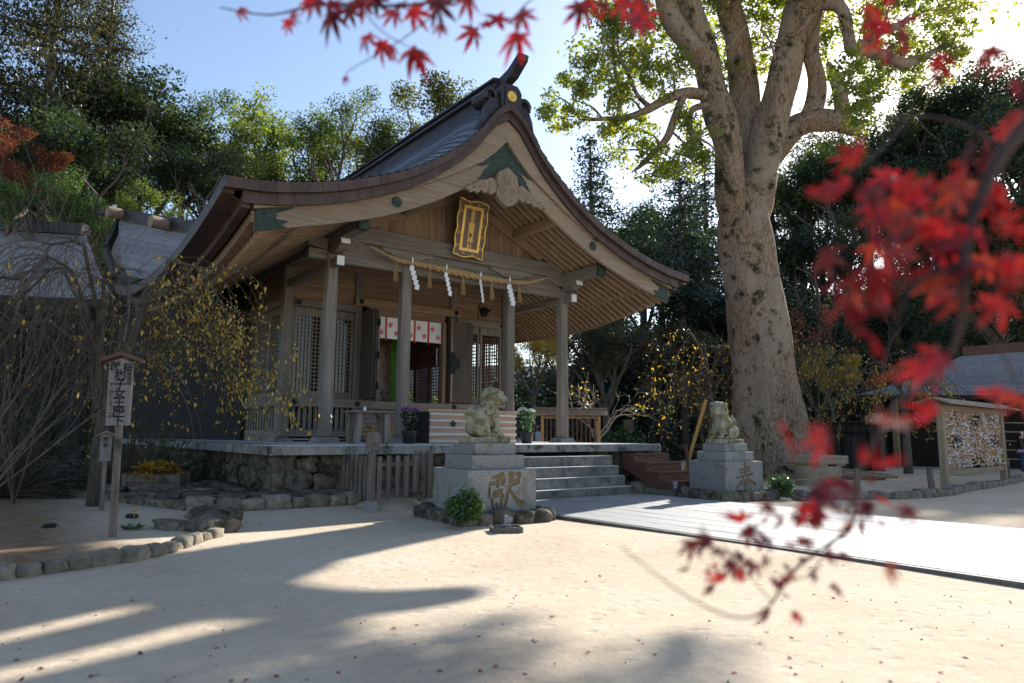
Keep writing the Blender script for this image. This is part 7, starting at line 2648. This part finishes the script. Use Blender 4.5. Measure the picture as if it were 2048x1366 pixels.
# right cluster
cl = []
for (cx, cy, sx, sy, n_, D0, D1) in [(1760, 60, 70, 50, 12, 1.0, 1.2), (1850, 90, 50, 50, 8, .95, 1.2), (1700, 345, 75, 50, 14, .72, .95), (1760, 440, 100, 60, 22, .68, .95), (1860, 470, 80, 80, 18, .68, .9), (1930, 330, 70, 60, 14, .7, .95), (1990, 420, 60, 80, 12, .65, .9), (1760, 570, 60, 50, 12, .62, .8), (1900, 560, 80, 60, 12, .65, .85), (2020, 200, 60, 80, 12, .75, 1.), (2010, 560, 50, 60, 8, .65, .8), (1700, 640, 50, 40, 6, .6, .7), (1640, 500, 30, 25, 4, .75, .9), (1830, 380, 60, 40, 10, .75, .95), (1870, 730, 30, 30, 3, .7, .85), (1580, 880, 18, 18, 2, .55, .62), (1660, 860, 20, 20, 1, .55, .6), (1740, 905, 16, 24, 2, .6, .65), (1800, 830, 24, 20, 2, .6, .65), (1980, 790, 24, 16, 3, .8, .9), (2040, 800, 14, 40, 2, .7, .8), (1640, 990, 14, 20, 2, .65, .7), (1780, 760, 20, 20, 2, .62, .7), (1870, 820, 25, 15, 2, .7, .8)]:
    for k in range(int(n_ * .58 + .5)):
        px, py, D = cx + rg_.normal(0, sx * .62), cy + rg_.normal(0, sy * .62), rg_.uniform(D0, D1)
        p = mleaf(px, py, D, S * rg_.uniform(.75, 1.05), .45)
twig([(2330, -100, .9), (2150, 130, .85), (2010, 300, .8), (1950, 420, .76), (1930, 520, .74), (1925, 620, .72), (1905, 700, .72), (1860, 770, .72)], .009, .003, 'branch')
twig([(2010, 300, .8), (1930, 250, .85), (1820, 230, .9), (1740, 250, .95)], .003, .001)
twig([(1950, 420, .76), (1850, 430, .78), (1760, 440, .8), (1650, 430, .85)], .0028, .001)
twig([(1930, 520, .74), (1840, 560, .74), (1760, 580, .72), (1700, 650, .68)], .0024, .001)
twig([(2150, 130, .85), (2000, 100, .95), (1880, 90, 1.05), (1760, 60, 1.1)], .003, .001)
twig([(2010, 300, .8), (1980, 380, .8), (1990, 440, .8)], .002, .0008)
twig([(1820, 230, .9), (1760, 300, .85), (1700, 345, .8), (1640, 380, .85)], .002, .0007)
twig([(1930, 520, .74), (1960, 560, .72), (2020, 560, .72)], .002, .0008)
twig([(1850, 430, .78), (1800, 480, .74), (1740, 500, .74)], .0018, .0007)
twig([(1840, 560, .74), (1800, 620, .7), (1790, 690, .7)], .0018, .0007)
twig([(1925, 620, .72), (1990, 680, .75), (2040, 780, .78)], .002, .001)
twig([(1880, 750, .72), (1800, 800, .66), (1740, 900, .65), (1712, 960, .8), (1708, 1030, .95), (1700, 1060, 1.)], .0022, .0022)
twig([(1700, 1060, 1.), (1670, 1080, 1.), (1600, 1130, 1.), (1565, 1165, 1.), (1545, 1205, 1.), (1500, 1235, .95), (1430, 1222, .9), (1340, 1170, .85), (1240, 1090, .8)], .0028, .0007)
twig([(1700, 1055, 1.), (1655, 1060, 1.), (1640, 1030, 1.), (1650, 960, .95)], .0022, .0008)
twig([(1670, 1080, 1.), (1640, 1120, 1.), (1620, 1150, .98), (1570, 1160, .98)], .0014, .0008)
twig([(1545, 1205, 1.), (1480, 1130, 1.), (1440, 1080, 1.)], .001, .0006)
for px, py, D, s in [(1490, 1035, 1.0, .95), (1495, 1060, 1.0, .7), (1410, 1075, 1.0, .6), (1405, 1090, 1., .5), (1450, 1100, 1.0, .6), (1475, 1105, 1.0, .55), (1500, 1125, 1.0, .5), (1370, 1138, 1.0, .45), (1420, 1138, 1.0, .4), (1420, 1175, 1.0, .55), (1565, 1038, .95, .65), (1600, 1035, .95, .6), (1620, 1010, .9, .85), (1630, 1030, .9, .6), (1735, 1010, .85, .7), (1820, 1020, .75, .5), (1580, 1145, 1.0, .35), (1630, 1148, 1.0, .35), (1560, 1163, 1.0, .35), (1700, 1050, 1.0, .5), (1780, 1130, .7, .5), (1530, 1110, 1.0, .3), (1570, 1130, 1.0, .3), (1480, 1150, 1., .3)]:
    mleaf(px, py, D, S * s * 1.2, .5)
for k in range(46):
    t = rg_.uniform(0, 1)
    q = [(1712, 960), (1700, 1060), (1600, 1130), (1545, 1205), (1480, 1130), (1420, 1090), (1640, 1120), (1650, 1010), (1580, 1040)][k % 9]
    p = mleaf(q[0] + rg_.normal(0, 34), q[1] + rg_.normal(0, 30), rg_.uniform(.88, 1.05), S * rg_.uniform(.3, .8), .4)
limbs = [[tb_ + np.array([0, .05, 1.6]), at(2330, -100, .9)], [tb_ + np.array([-.05, .05, 2.2]), at(2300, -260, 1.3)]]
for a_, b_ in limbs:
    mid = (a_ + b_) / 2 + np.array([0, 0, .12])
    obj('branch', MB().tube([a_, mid, b_], [.03, .018, .009], 8), 'twig_dark', mp, smooth=True)
print('objects', len(bpy.data.objects), 'tris', sum(sum(len(p.vertices) - 2 for p in o.data.polygons) if len(o.data.polygons) < 3000 else len(o.data.polygons) * 2 for o in bpy.data.objects if o.type == 'MESH'))
